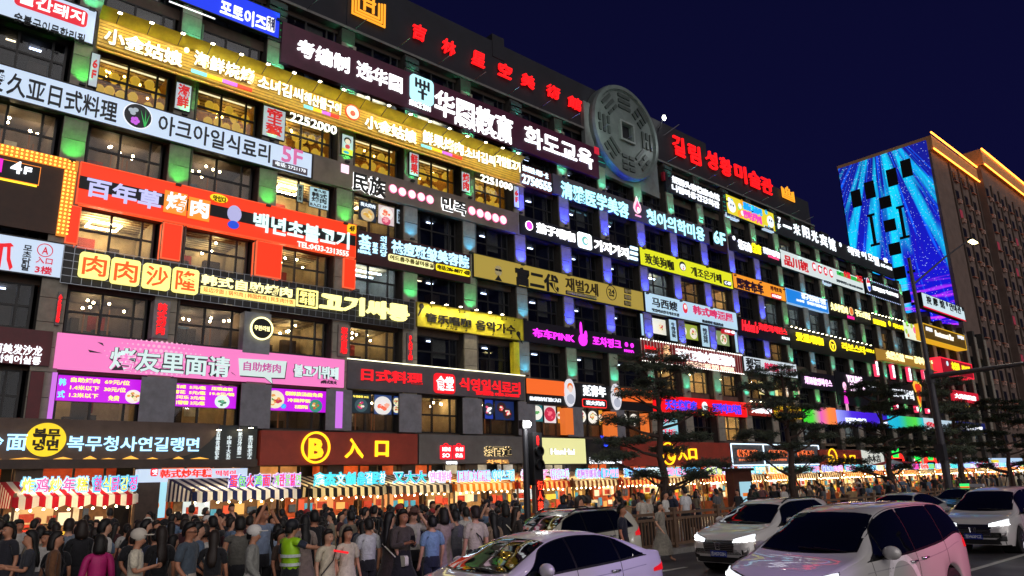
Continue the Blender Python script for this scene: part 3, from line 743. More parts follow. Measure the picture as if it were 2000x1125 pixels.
# --- white Japanese restaurant board
def sushi(t, base, Y, u0, u1, zb, zt):
    p = at(269, 227, Y); r = .62
    m = MB().use('e#f0f6ff,.95').disc(p.x, p.z, r, r, Y - .02, Y - .002, 32).use('d#1c2430,.5').disc(p.x, p.z, r * .92, r * .92, Y - .04, Y - .021, 32); m.build('round_logo', t, base)
    for dx, dz in ((-.3, .2), (-.12, .26), (-.22, .08)): MB().use('e#b8c4d0,.7').disc(p.x + dx, p.z + dz, .12, .1, Y - .06, Y - .041, 12).build('logo_petal', t, base)
    for k in range(5): a = k * 2 * pi / 5; MB().use('e#c860e0,.9').disc(p.x - .1 + .11 * cos(a), p.z - .27 + .11 * sin(a), .09, .09, Y - .06 - k * .001, Y - .041, 10).build('logo_petal', t, base)
    for k in range(3): MB().use('e#3cc060,.8').prism([(p.x + .3, p.z - .45), (p.x + .36, p.z - .42), (p.x + .1 + k * .2, p.z + .4 - abs(k - 1) * .1)], Y - .06, Y - .041).build('logo_leaf', t, base)
    bars(['d#6a6070,.6'], 532, 312, 325, 600)(t, base, Y, 0, 0, 0, 0)
sign('long white restaurant lightbox with dark lettering, a round plant logo and pink 5F', -140, 123, 188, 610, LB, [
    ('爱', -28, 128, 172, 8, BLK, .04), ('久亚日式料理', 14, 140, 184, 228, 'd#20242c,.6', .035), ('아크아일식료리', 309, 222, 260, 527, 'd#20242c,.6', .03), ('5F', 550, 284, 315, 590, 'e#e070a8,.8', .04), ('电话: 2721178', 537, 315, 323, 596, WH1, .03)],
    xm=0, extra=sushi, Y=D - .05)
# --- bulb framed dark board
def bulbs(t, base, Y, u0, u1, zb, zt):
    m = MB().use('e#ffb848,3.0'); n = 0
    x = u0
    while x < u1 - .05:
        for r in range(3): m.ball((x, Y - .09, zt - .12 - r * .16), .052, 5, 3)
        x += .17
    z = zt - .6
    while z > zb:
        for r in range(3): m.ball((u1 - .12 - r * .16, Y - .09, z), .052, 5, 3)
        z -= .17
    m.build('bulbs', t, base, kind='stuff')
    MB().use('e#ff9c30,.55').box(u0, u1, Y - .012, Y - .002, zt - .5, zt - .02).build('bulb_backing', t, base)
    MB().use('e#ff9c30,.55').box(u1 - .5, u1 - .02, Y - .012, Y - .002, zb, zt - .52).build('bulb_backing', t, base)
    a, b, c, d = boxof(-30, 305, 340, 76, Y); MB().use(BLK).box(a, b, Y - .08, Y - .04, c, d).use('e#ff9030,1.2').box(a - .03, b + .03, Y - .038, Y - .02, c - .04, d + .04).build('plate', t, base)
    bars(['e#ffe030,1.6'], -30, 342, 345, 72)(t, base, Y, 0, 0, 0, 0)
    bars(['e#e010c0,1.2'], -30, 303, 330, 5)(t, base, Y - .08, 0, 0, 0, 0)
sign('dark brown board framed by rows of warm bulbs with white 4F at the left edge', -90, 312, 466, 145, 'd#3c2418,.6,2', [('4', 20, 314, 338, 42, WH, .07, None, None, .08), ('F', 46, 327, 341, 61, WH, .07, None, None, .08)], xm=143, extra=bulbs, frame=None)
# --- red grill board
def redpan(t, base, Y, u0, u1, zb, zt):
    h = zt - zb
    MB().use(BLK).box(u0 + .02, u1 - .02, Y - .03, Y - .002, zb + h * .36, zb + h * .66).build('black_band', t, base)
    for (x0, yt, yb, x1, s) in ((320, 371, 414, 364, ''), (367, 384, 426, 409, '')):
        a, b, c, d = boxof(x0, yt, yb, x1, Y); MB().use('e#ff9028,.95').box(a, b, Y - .06, Y - .031, c, d).build('tile', t, base)
    # yellow bubble and plain pale oval beside it
    p = at(427, 388, Y); MB().use('e#ffe020,1.0').disc(p.x, p.z, .42, .2, Y - .07, Y - .031, 20).build('bubble', t, base)
    p = at(457, 420, Y); MB().use('e#b8b8e8,.85').disc(p.x, p.z + .05, .34, .42, Y - .07, Y - .031, 20).use('e#2050e0,.85').disc(p.x - .02, p.z - .52, .27, .2, Y - .08, Y - .031, 16).build('oval_plate', t, base)
PERI = 'e#c6c8f6,.95'
sign('long glowing red grill board with black band and white lettering on the fourth floor', 153, 314, 397, 695, 'e#ff3a10,.9', [
    ('百年草', 168, 345, 383, 314, PERI, .07, None, None, .03), ('烤', 324, 374, 410, 362, 'e#f4f4ff,1.3', .07, None, None, .06), ('肉', 371, 388, 422, 406, 'e#f4f4ff,1.3', .07, None, None, .06),
    ('맛있다', 415, 382, 393, 440, 'd#502808,.6', .03, None, None, .07), ('백년초불고기', 494, 414, 450, 681, 'e#d4f0ee,1.25', .07, None, None, .03), ('TEL:0433-2313555', 580, 471, 482, 680, 'e#fff0e8,1.2', .04), ('4F', 681, 441, 451, 692, 'd#502808,.6', .03, None, ('e#ffc81c,1', .35))],
    extra=redpan, frame='e#ff5a30,.9', fw=.04, Y=D - .05)
for i, (x0, yt, yb, x1) in enumerate(((131, 399, 474, 155), (317, 433, 504, 354), (500, 469, 537, 550), (671, 503, 561, 694))):
    sign(['narrow red panel below the left end of the red grill board', 'red panel below the red grill board between the first and second lit windows', 'wide red panel below the middle of the red grill board', 'red panel below the right end of the red grill board'][i],
         x0, yt, yb, x1, 'e#ff3a10,.85', (), frame='e#ff6a40,.9', fw=.03, name='red_signboard', depth=.5, Y=D - .02, group='red panels under the grill board')
# --- black tiled 肉肉 board
def grid(nx, nz, m='m#8a9098,.35'):
    def f(t, base, Y, u0, u1, zb, zt):
        mb = MB().use(m)
        for i in range(nx + 1): x = u0 + (u1 - u0) * i / nx; mb.box(x - .012, x + .012, Y - .02, Y, zb, zt)
        for i in range(nz + 1): z = zb + (zt - zb) * i / nz; mb.box(u0, u1, Y - .018, Y, z - .012, z + .012)
        mb.build('grid', t, base)
    return f
def ytile(t, base, Y, u0, u1, zb, zt):
    for i, (s, x0, yt, yb, x1) in enumerate((('肉', 153, 492, 542, 211), ('肉', 215, 503, 554, 271), ('沙', 277, 514, 563, 330), ('隆', 335, 522, 571, 385))):
        a, b, c, d = boxof(x0, yt, yb, x1, Y); MB().use('e#fff08a,1.25').rrect(a, b, c, d, .14, Y - .2, Y - .05).build('tile', t, base)
        m = MB().use('e#ff5a18,1.1'); w = (b - a) * .1; add_text(m, s, a + w, b - w, c + w, d - w, Y - .2, .05, .02); m.build('lettering', t, base)
    a, b, c, d = boxof(391, 561, 571, 575, Y); MB().use('e#fff08a,1.1').box(a, b, Y - .1, Y - .03, c - .05, d + .06).build('strip', t, base)
    m = MB().use('e#e06010,.8'); add_text(m, '延边冷面 | 锅包肉 | 韩国炸鸡 | 民生肉汁饭', a + .1, b - .1, c, d + .02, Y - .1, .02, .01); m.build('lettering', t, base)
    a, b, c, d = boxof(578, 563, 598, 619, Y); m = MB().use('e#fff08a,1.6'); e = .07
    m.box(a, b, Y - .12, Y - .04, d - e, d).box(a, b, Y - .12, Y - .04, c, c + e).box(a, a + e, Y - .12, Y - .04, c + e, d - e).box(b - e, b, Y - .12, Y - .04, c + e, d - e); add_text(m, '무한\n리필', a + .16, b - .16, c + .14, d - .14, Y - .05, .04, .05); m.build('boxed_lettering', t, base)
sign('black tiled board with yellow light tiles and glowing cream Korean lettering on the third floor', 122, 477, 552, 810, DK, [
    ('韩式自助烤肉', 393, 535, 556, 570, CREAM, .06), ('고기싸롱', 623, 570, 606, 796, 'e#fff49a,1.6', .1, None, None, 0, .1)], extra=multi(grid(46, 5), ytile), Y=D - .1,
     frame=None)
# --- 民族 taupe board
sign('taupe board with black and white characters and rows of pink dots', 610, 298, 352, 1013, 'd#7a6e64,.55,1', [
    ('民族', 688, 334, 372, 752, BLK, .05, 'e#ffffff,1.8'), ('민족', 862, 384, 410, 909, BLK, .05, 'e#ffffff,1.8')],
    extra=multi(discs([(767, 369), (785, 375), (804, 380), (822, 385), (839, 390), (921, 412), (937, 417), (952, 422), (967, 426), (982, 430)], 'e#ffe4ec,1.3', 7.6, 'e#ff70a0,1.2', 'pink_dot'),
                bars(['e#ffd8e8,1.2'], 666, 320, 336, 681)), frame=None)
# --- 荟 herbal board
sign('dark maroon beauty salon board with white characters and a cream strip along its foot', 696, 446, 512, 920, 'd#3c1018,.5,2', [
    ('荟', 700, 456, 486, 724, CYW, .05), ('의\n초\n당', 742, 460, 500, 755, CYW, .03), ('草\n堂', 727, 473, 494, 737, CYW, .03), ('HERBAL', 699, 487, 493, 724, CYW, .03), ('祛痘斑皱美容院', 764, 467, 494, 915, CYW, .06),
    ('여드름주름살미용실', 760, 498, 507, 845, 'd#8a7a40,.6', .02, None, ('e#f6f0a8,1.2', .25)), ('电话:286-8877 4楼', 853, 517, 526, 916, 'd#4a3a08,.6', .03, None, ('e#ffe81c,1.1', .25))], frame=None)
# --- 富二代 gold
def hours(t, base, Y, u0, u1, zb, zt):
    p = at(1194, 572, Y); MB().use(BLK).ring(p.x, p.z, .56, .56, .05, Y - .03, Y - .002).build('ring', t, base)
    m = MB().use(BLK); add_text(m, '24', p.x - .33, p.x + .33, p.z - .08, p.z + .28, Y, .05, .02); add_text(m, 'HOURS', p.x - .26, p.x + .26, p.z - .26, p.z - .14, Y, .03, .02); m.build('lettering', t, base)
    for k, s in enumerate(('咖啡', '唱歌', '包间')):
        a, b, c, d = boxof(1219, 563 + k * 12, 572 + k * 12, 1232, Y); MB().use(BLK).box(a, b, Y - .03, Y - .002, c, d).build('plate', t, base)
        m = MB().use('d#e0cc80,.5'); add_text(m, s, a + .04, b - .04, c + .04, d - .04, Y - .03, .03, .01); m.build('lettering', t, base)
    p = at(973, 532, Y); m = MB().use('d#e8d9a0,.5').disc(p.x, p.z + .1, .3, .34, Y - .03, Y - .002, 16).use(BLK)
    m.box(p.x - .26, p.x - .02, Y - .05, Y - .031, p.z + .08, p.z + .2).box(p.x + .02, p.x + .26, Y - .05, Y - .031, p.z + .08, p.z + .2).prism([(p.x - .3, p.z - .55), (p.x + .3, p.z - .55), (p.x, p.z - .2)], Y - .03, Y - .002); m.build('portrait', t, base)
GOLD = 'd#c9ae52,.4,1.2'
sign('gold patterned coffee and singing board with black characters and a 24 hours ring', 924, 493, 541, 1257, 'e#c2a84a,.62', [
    ('富二代', 1006, 520, 556, 1090, BLK, .09), ('재벌2세', 1104, 541, 566, 1167, 'd#3a2c10,.6', .03), ('COFFEE & SINGING & ROOM POCHA', 1106, 569, 573, 1163, 'd#e8d890,.5', .03, None, ('d#141418,.6', .45))], extra=hours, frame='d#141410,.5')
# --- clinic phone board and grey clinic board
sign('maroon end board with the clinic phone number', 1019, 318, 362, 1078, 'd#5a1018,.5,2', [('选对医生·美丽一生', 1020, 322, 333, 1070, 'e#d8f4ff,1.7', .03), ('2750555', 1019, 339, 357, 1076, 'e#d8f4ff,2', .06)], frame=None)
def flame(t, base, Y, u0, u1, zb, zt):
    p = at(1244, 407, Y)
    o = [(0, .95), (.16, .6), (.36, .3), (.42, -.05), (.25, -.3), (0, -.42), (-.25, -.3), (-.4, -.05), (-.34, .25), (-.14, .6)]
    MB().use('e#f8c8d4,1.3').prism([(p.x + a * 1.15, p.z + b * 1.1) for a, b in o][::-1], Y - .06, Y - .002).build('flame_logo', t, base)
    MB().use('e#e85890,1.2').prism([(p.x + a * .75, p.z - .06 + b * .7) for a, b in o][::-1], Y - .09, Y - .061).build('flame_logo', t, base)
    MB().use('e#ffffff,1.2').disc(p.x + .05, p.z - .12, .17, .22, Y - .11, Y - .091, 12).use('e#f0a0c0,1.2').box(p.x - .3, p.x + .4, Y - .06, Y - .002, p.z - .68, p.z - .56).build('flame_logo', t, base)
CL = 'e#a8ecf8,1.7'
sign('long dark grey medical clinic board with pale cyan lettering and a pink flame logo', 1079, 337, 378, 1393, 'd#56525a,.5,1', [('清雅医学美容', 1095, 352, 385, 1227, CL, .05), ('청아의학미용', 1263, 407, 436, 1375, CL, .05)], extra=flame, frame=None)
sign('dark maroon end board with cyan 6F right of the clinic board', 1385, 452, 486, 1421, 'd#2e1018,.5,2', [('6F', 1393, 449, 474, 1416, CL, .06)], xm=1390, frame=None)
# --- eggplant
def egg(t, base, Y, u0, u1, zb, zt):
    discs([(1033, 441)], 'e#d848d0,1.3', 8, 'e#ffffff,2', 'eggplant_logo')(t, base, Y, 0, 0, 0, 0)
    a, b, c, d = boxof(1128, 452, 482, 1155, Y); MB().use('e#f4ffff,2').rrect(a, b, c, d, .2, Y - .05, Y - .002).use('e#78c8c0,.9').disc((a + b) / 2, (c + d) / 2, .34, .34, Y - .08, Y - .051, 20).use('e#f8f0e0,1.2').disc((a + b) / 2 + .05, (c + d) / 2 - .02, .2, .2, Y - .1, Y - .081, 14).build('camera_logo', t, base)
    for k in range(3): a, b, c, d = boxof(1230, 480 + k * 10, 486 + k * 10, 1245, Y); MB().use('e#c8e8ff,1.8').rrect(a, b, c, d, .07, Y - .06, Y - .002).build('plate', t, base)
sign('black singing cafe board with puffy white lettering and a purple eggplant', 1015, 418, 457, 1248, 'd#10101c,.5,2', [('茄子唱咖', 1047, 434, 454, 1122, 'e#ffffff,2.2', .08), ('가지가지', 1160, 467, 488, 1227, 'e#ffffff,2.2', .09)], extra=egg, frame=None)
def dog(t, base, Y, u0, u1, zb, zt):
    p = at(1333, 520, Y); m = MB().use('e#30363c,.3').disc(p.x, p.z, .45, .4, Y - .03, Y - .002, 18).use('e#f6f6f0,1').disc(p.x, p.z - .08, .36, .28, Y - .05, Y - .031, 16).use('d#101010,.5').disc(p.x, p.z - .05, .06, .05, Y - .07, Y - .051, 8).use('e#e04858,.9').disc(p.x, p.z - .22, .07, .1, Y - .07, Y - .051, 8); m.build('dog_print', t, base)
sign('bright yellow dog cafe board with thin black lettering', 1249, 481, 517, 1431, 'e#e8ec24,.85', [('致美狗咖', 1259, 494, 514, 1315, BLK, .02), ('개조은카페', 1349, 520, 538, 1408, BLK, .02), ('C-5F', 1414, 549, 555, 1426, WH1, .04, None, (BLK, .3))], extra=dog, frame='d#20200c,.5')
sign('orange board with dark purple characters and a red entrance plate', 1431, 532, 562, 1534, 'e#ffa02c,.85', [('熙客布车', 1438, 541, 562, 1490, 'd#3a0838,.5', .09), ('희객포차', 1504, 558, 567, 1526, 'd#701020,.5', .02), ('D入口5F', 1507, 574, 580, 1524, WH1, .04, None, ('e#d02020,.9', .3))], frame='d#40200c,.5')
sign('sky blue study room board with white lettering', 1535, 562, 590, 1617, 'e#1e86e8,.85', [('研学空间自习室', 1565, 571, 583, 1612, WH1, .04), ('연세연구공간자습실', 1576, 588, 594, 1613, WH1, .03), ('24小时', 1555, 583, 588, 1570, WH1, .03)], frame='e#a0c8f0,.8')
def masa(t, base, Y, u0, u1, zb, zt):
    p = at(1338, 602, Y); MB().use('e#e02838,.95').disc(p.x, p.z, .3, .42, Y - .03, Y - .002, 18).use('e#fff0e8,.95').disc(p.x, p.z + .1, .18, .2, Y - .05, Y - .031, 14).build('round_logo', t, base)
sign('pale blue Korean pub lightbox with black script and pink characters', 1259, 569, 609, 1440, 'e#bfe0f4,.85', [('马西嫂', 1273, 580, 598, 1322, BLK, .03), ('맛있어요한국식호프집', 1273, 602, 608, 1325, 'd#202830,.6', .0), ('韩式啤酒屋', 1353, 596, 613, 1430, 'e#e03068,.8', .05), ('韩食料理 韩酒美食', 1371, 624, 630, 1412, 'd#202830,.6', .01)], extra=masa)
sign('red plate reading CAD 4 under the right end of the pale blue pub lightbox', 1413, 641, 651, 1436, 'e#c01828,.9', [('CAD 4楼', 1415, 643, 649, 1434, WH1, .04)], frame=None, Y=D - .1)
for i, (s_, x0, yt, yb, x1) in enumerate((('', 1251, 612, 655, 1257), ('牛\n肉\n汤\n饭', 1307, 623, 665, 1322), ('韩\n式\n烧\n烤', 1369, 634, 676, 1385), ('', 1435, 648, 688, 1441))):
    sign(['thin white light column under the left end of the pale blue pub lightbox', 'white lit column with small characters, left one under the pub lightbox', 'white lit column with small characters, right one under the pub lightbox', 'thin white light column under the right end of the pub lightbox'][i],
         x0, yt, yb, x1, 'e#b8dcf0,.8', [(s_, x0 + 4, yt + 7, yb - 7, x1 - 4, 'd#506070,.6', .02)] if s_ else (), name='light_column', cat='light column', group='light columns under the pub lightbox', fw=.02)
# --- 布车PINK
def bunny(t, base, Y, u0, u1, zb, zt):
    p = at(1138, 664, Y); m = MB().use('e#f030f0,1.5').disc(p.x, p.z, .42, .42, Y - .06, Y - .002, 18).disc(p.x - .14, p.z + .75, .11, .5, Y - .055, Y - .002, 12).disc(p.x + .32, p.z + .36, .13, .32, Y - .05, Y - .002, 12); m.build('hand_logo', t, base)
    discs([(1223, 673), (1234, 675)], 'e#f030f0,1.4', 4.5, None, 'face_logo')(t, base, Y, 0, 0, 0, 0)
MG = 'e#f030f0,1.6'
sign('black board with magenta neon lettering and a pointing hand logo', 1021, 623, 667, 1251, 'd#15121f,.5,2', [('布车PINK', 1040, 640, 658, 1121, MG, .05), ('포차핑크', 1157, 656, 674, 1212, MG, .05), ('HAHA', 1219, 682, 687, 1237, MG, .04)], extra=bunny, frame=None)
# --- yellow music
def mics(t, base, Y, u0, u1, zb, zt):
    for px, py, s in ((823, 598, 1), (1012, 652, -1)):
        p = at(px, py, Y); MB().use(BLK).disc(p.x, p.z, .16, .16, Y - .04, Y - .002, 12).prism([(p.x - .05 * s, p.z - .1), (p.x + .1 * s, p.z - .1), (p.x - .2 * s if s > 0 else p.x + .35, p.z - .6), (p.x - .26 * s if s > 0 else p.x + .28, p.z - .56)][::s], Y - .03, Y - .002).build('microphone_print', t, base)
    R = random.Random(4); m = MB().use(BLK)
    for i in range(26):
        x = R.uniform(u0 + .3, u1 - .3); z = zb + R.choice([R.uniform(.08, .35), (zt - zb) * R.uniform(.8, .92)])
        m.disc(x, z, .045, .035, Y - .02, Y - .002, 8).box(x + .03, x + .045, Y - .02, Y - .002, z, z + .16)
    m.build('music_notes', t, base)
sign('yellow singing cafe board with black characters lit by six lamps', 814, 589, 637, 1022, 'd#e2d430,.5,2', [('音乐唱咖', 831, 610, 628, 919, BLK, .07), ('음악가수', 929, 624, 643, 1006, BLK, .04)],
     extra=multi(mics, lamps([(845, 590), (872, 594), (900, 598), (931, 604), (957, 609), (981, 613)], out=.55, power=70)), frame='d#a09020,.5')
sign('narrow yellow leg panel under the right end of the yellow singing board', 1003, 666, 733, 1016, 'd#e2d430,.5,2', (), name='yellow_signboard', frame=None, depth=.4)
# --- pink buffet board
def pinkx(t, base, Y, u0, u1, zb, zt):
    m = MB().use('e#f6b8d8,.9'); R = random.Random(2)
    for i in range(24):
        for k in range(8):
            x = u0 + 1.6 + i * .21 + (k % 2) * .105; z = zb + .12 + k * .195; d = abs(i - 11) / 12 + abs(k - 3.5) / 9
            r = .085 * (1.15 - d) if d < 1 else 0
            if r > .02 and x < u1 - .2: m.disc(x, z, r, r, Y - .012, Y - .002, 8)
    m.build('dot_print', t, base, kind='stuff')
    a, b, c, d = boxof(464, 700, 733, 556, Y)
    o = [(a, d), (a + .1, c), (a + 1.3, c), (a + 1.7, c - .28), (a + 1.62, c), (b - .02, c + .03), (b + .05, d + .06)]
    MB().use('d#30303a,.6').prism([(x + .05, z - .05) for x, z in o], Y - .04, Y - .002).use('e#d8ece8,.85').prism(o, Y - .07, Y - .041).build('speech_bubble', t, base)
    for q in ([(190, 668), (203, 676), (200, 670)], [(172, 683), (200, 690), (175, 688)], [(451, 726), (461, 734), (453, 729)]):
        pp = [at(x, y, Y) for x, y in q]; MB().use('d#30303a,.6').prism([(v.x, v.z) for v in pp], Y - .02, Y - .002).build('burst_mark', t, base)
sign('long pink buffet board with pale characters, dot pattern and a speech bubble', 106, 646, 721, 674, 'e#f07cc0,.98', [
    ('烤友里面请', 214, 678, 722, 447, 'e#d4ecea,.95', .05, 'd#383840,.6'), ('自助烤肉', 474, 706, 724, 546, 'e#c850a0,.8', .02, None, None, .08), ('불고기뷔페', 573, 711, 736, 659, 'e#d4ecea,.95', .07, 'd#383840,.6'), ('#韩式炭火', 626, 742, 749, 657, 'd#30303a,.6', .03)], extra=pinkx, frame=None)
for x0, yt, yb, x1, l in ((95, 724, 823, 110, 'lit lilac side column left of the purple menus'), (654, 762, 838, 671, 'lit lilac side column at the right end of the pink buffet board')):
    sign(l, x0, yt, yb, x1, 'e#d878f0,.85', (), name='light_column', cat='light column', frame=None, depth=.6)
# --- grey 日式料理
def topline(m_):
    def f(t, base, Y, u0, u1, zb, zt): MB().use(m_).box(u0, u1, Y - .06, Y - .01, zt, zt + .05).build('light_strip', t, base)
    return f
RN = 'e#f01824,1.25'
sign('grey Japanese food fascia with red neon characters and a red square logo', 677, 701, 760, 1026, 'd#58545a,.6,1', [
    ('日式料理', 705, 719, 743, 824, RN, .07), ('食堂', 851, 734, 762, 884, 'e#ffffff,1.4', .05, None, ('e#e81020,1.1', .2)), ('식영일식료리', 897, 737, 762, 1015, RN, .06), ('预约热线: 0433-2310888', 929, 763, 771, 1013, RN, .04)], extra=topline('e#f8f4d0,2.2'), frame=None, depth=.6)
# --- orange skewer shop
def ovals(t, base, Y, u0, u1, zb, zt):
    for px, py in ((1113, 767), (1204, 775)):
        p = at(px, py, Y - .1); MB().use('e#e8e8f0,.85').disc(p.x, p.z, .5, .98 * K, Y - .14, Y - .01, 28).build('oval_plate', t, base)
        MB().use('e#f07828,.85').disc(p.x, p.z + .38, .26, .26, Y - .16, Y - .141, 16).use('e#f8d8c8,.85').disc(p.x, p.z + .25, .2, .24, Y - .18, Y - .161, 16).use('e#b8bccc,.8').disc(p.x, p.z - .42, .36, .32, Y - .16, Y - .141, 18).build('portrait', t, base)
    for x0, yt, yb, x1 in ((1028, 739, 768, 1101), (1214, 758, 783, 1272)):
        a, b, c, d = boxof(x0, yt, yb, x1, Y); MB().use('e#f86c28,.88').box(a, b, Y - .08, Y - .01, c, d).build('orange_panel', t, base)
    a, b, c, d = boxof(1138, 780, 793, 1183, Y); MB().use('e#f02828,1.6').rrect(a - .06, b + .06, c - .06, d + .06, .12, Y - .03, Y - .01).use(BLK).rrect(a, b, c, d, .1, Y - .05, Y - .031).build('plate', t, base)
sign('black skewer restaurant fascia with orange panels, two oval plates and white lettering', 1027, 737, 790, 1275, DK, [
    ('延青年', 1138, 751, 773, 1182, WH, .08), ('炭火烤肉', 1143, 782, 791, 1178, WH1, .05, None, None, .05), ('韩式烤肉专门店C入口', 1034, 774, 782, 1094, WH1, .04)], extra=ovals, frame=None, depth=.4)
for i, (x0, yt, yb, x1) in enumerate(((1103, 795, 850, 1121), (1186, 802, 853, 1206), (1260, 806, 857, 1269))):
    sign(['orange column under the left oval plate', 'orange column under the right oval plate', 'thin orange column right of the skewer restaurant windows'][i], x0, yt, yb, x1, 'e#f07830,.8', (), name='orange_column', cat='column', frame=None, depth=.5, group='orange columns of the skewer restaurant')
def bulbrow(m_='e#ffffff,2.5', gap=.3, bottom=False):
    def f(t, base, Y, u0, u1, zb, zt):
        m = MB().use(m_); x = u0
        while x < u1:
            m.ball((x, Y - .08, zt), .06, 5, 3)
            if bottom: m.ball((x, Y - .08, zb), .06, 5, 3)
            x += gap
        m.build('bulbs', t, base, kind='stuff')
    return f
def stripes(n, m_):
    def f(t, base, Y, u0, u1, zb, zt):
        mb = MB().use(m_)
        for i in range(n): x = u0 + (u1 - u0) * i / n; mb.box(x, x + .05, Y - .03, Y - .002, zb + .05, zt - .05)
        mb.build('stripes', t, base)
    return f
def gourd(t, base, Y, u0, u1, zb, zt):
    p = at(1303, 690, Y - .3); MB().use('e#ffc890,1.1').ball((p.x, Y - .3, p.z - .2), (.42, .3, .4), 12, 8).ball((p.x, Y - .3, p.z + .35), (.27, .22, .3), 12, 8).build('gourd', t, base, smooth=True)
sign('red striped hotpot board edged with white bulbs and white bold characters', 1252, 662, 704, 1450, 'd#a01420,.5,2', [
    ('天津卫嗨火涮锅涮肉', 1319, 679, 700, 1433, WH, .1), ('自助涮烤 啤酒 饮料 免费畅饮', 1341, 705, 714, 1433, 'e#ffd8c0,1.4', .05), ('Budweiser', 1259, 674, 681, 1282, REDP, .06), ('百威啤酒', 1259, 688, 697, 1282, WH1, .06)],
    extra=multi(bulbrow('e#fff8f0,2.5', .3, True), stripes(36, 'd#e8d8d0,.6'), gourd), frame=None)
sign('red board with blue glowing characters behind the pine crown', 1276, 769, 804, 1459, 'e#ff0a14,.9', [('天生烧烤店', 1299, 779, 800, 1360, 'e#3c40ff,1.1', .09), ('토박이꼬치집', 1391, 787, 806, 1446, 'e#3c40ff,1.1', .09)],
     extra=multi(discs([(1376, 794)], 'e#e8f4ff,1.1', 9, None, 'cup_logo'), bars(['e#ffe040,1'], 1370, 806, 811, 1384)), frame=None)
sign('white and black Korean hall lightbox with a pink title right of the hotpot board', 1452, 694, 725, 1557, 'e#d8e4ee,.82', [('梨潭', 1457, 698, 723, 1485, BLK, .05), ('韩餐馆', 1493, 708, 724, 1520, 'e#e02858,.85', .06), ('리담회식집', 1524, 716, 726, 1554, 'd#a03050,.5', .02)])
sign('black board with red neon handwriting left of the star singing board', 1441, 617, 655, 1542, 'd#100c10,.5,2', [("Helen's", 1448, 623, 645, 1479, 'e#ff2430,1.5', .05, None, None, 0, .035, .15), ('海伦司', 1481, 630, 644, 1509, 'e#ff2430,1.4', .05), ('헤런스', 1511, 637, 650, 1536, 'e#ff2430,1.4', .04), ('BACN', 1527, 657, 662, 1541, WH1, .05)], frame=None)
def winged(t, base, Y, u0, u1, zb, zt):
    p = at(1626, 675, Y); MB().use('e#ffe030,1.4').ring(p.x, p.z, .7, .6, .14, Y - .06, Y - .002, 20).prism([(p.x - .3, p.z + .2), (p.x, p.z - .4), (p.x + .3, p.z + .2), (p.x, p.z + .1)], Y - .06, Y - .002).build('star_logo', t, base)
YN = 'e#ffe418,1.7'
sign('black star singing board with yellow neon and a row of bright lamps along its top', 1542, 640, 680, 1711, 'd#1a1810,.5,2', [('爱星唱咖', 1554, 648, 665, 1607, YN, .07), ('리브스타', 1644, 668, 683, 1690, YN, .07), ('NO.1', 1692, 681, 687, 1706, YN, .06)],
     extra=multi(winged, lamps([(1546 + i * 8.6, 637 + i * 2.05) for i in range(19)], out=.5)), frame=None)
sign('black roast chicken board with yellow characters and a rooster disc', 1618, 586, 615, 1700, 'd#14120c,.5,2', [('久多炉烤鸡', 1622, 590, 605, 1655, CREAM, .07), ('구도로통닭', 1670, 604, 617, 1699, CREAM, .07)],
     extra=multi(discs([(1662, 608)], 'e#d87830,1', 7, 'e#ffe0a0,1', 'rooster_disc'), bars(['e#ff2090,1.2'], 1655, 616, 621, 1668)), frame=None)
sign('small dark board with yellow neon and lamps above, right of the roast chicken board', 1701, 612, 633, 1765, 'd#1a1810,.5,2', [('爱星唱咖', 1705, 622, 632, 1729, YN, .06), ('리브스타', 1744, 631, 640, 1764, YN, .06)],
     extra=multi(discs([(1737, 632)], YN, 5, None, 'star_logo'), lamps([(1704 + i * 6.6, 611 + i * 1.7) for i in range(10)], out=.5)), frame=None)
sign('white cafe lightbox printed with green and pink ovals', 1765, 628, 660, 1803, 'e#e8f6e0,.85', (), extra=multi(discs([(1771, 633), (1780, 637), (1770, 647), (1797, 636)], 'e#a8d048,.85', 4.5, None, 'print'), discs([(1786, 645)], 'e#f060a0,.9', 6, None, 'print'), discs([(1774, 655), (1790, 658)], 'e#d08840,.85', 3.5, None, 'print')))
sign('gold framed bar board with white script at the right end of the block', 1804, 631, 661, 1886, 'd#8a6a20,.5,2', [('烤啤酒吧', 1808, 638, 645, 1820, WH1, .05), ('Restaurant Bar', 1826, 645, 656, 1862, 'e#fff6e0,1.4', .04), ('브래보', 1870, 654, 661, 1882, WH1, .04)], frame='e#f0b828,.8', fw=.12, Y=D - 1.0, depth=1.2)
def spikes(t, base, Y, u0, u1, zb, zt):
    MB().use('d#c89a50,.5,2').box(u0, u1, Y - .5, Y - .02, zb - .1, zb - .02).build('ledge', t, base)
sign('gold barbecue canopy sign with cream lettering on the lower floors right', 1711, 679, 703, 1836, 'e#b88a34,.6', [('金猪食馆', 1730, 684, 700, 1765, CREAM, .08), ('SINCE 1990', 1768, 694, 699, 1782, CREAM, .06), ('금돼지식당', 1785, 695, 709, 1815, CREAM, .07), ('GOLDEN', 1818, 704, 710, 1834, CREAM, .05)], extra=spikes, frame=None)
for i, (x0, yt, yb, x1) in enumerate(((1710, 703, 735, 1716), (1742, 711, 740, 1748), (1774, 716, 745, 1780), (1804, 722, 747, 1809), (1750, 788, 800, 1755), (1789, 792, 806, 1794), (1811, 797, 808, 1816))):
    sign('pink blade sign with white characters ' + ['at the left end under the gold canopy sign', 'second from left under the gold canopy sign', 'third from left under the gold canopy sign', 'right one under the gold canopy sign', 'left of the red shield, lower row', 'under the red shield', 'right of the red shield, lower row'][i], x0, yt, yb, x1, 'e#ff4068,1.0', [('烤\n肉\n店', x0 + 1.2, yt + 3, yb - 3, x1 - 1.2, WH, .05)], name='blade_sign', cat='sign', frame=None, group='pink blade signs')
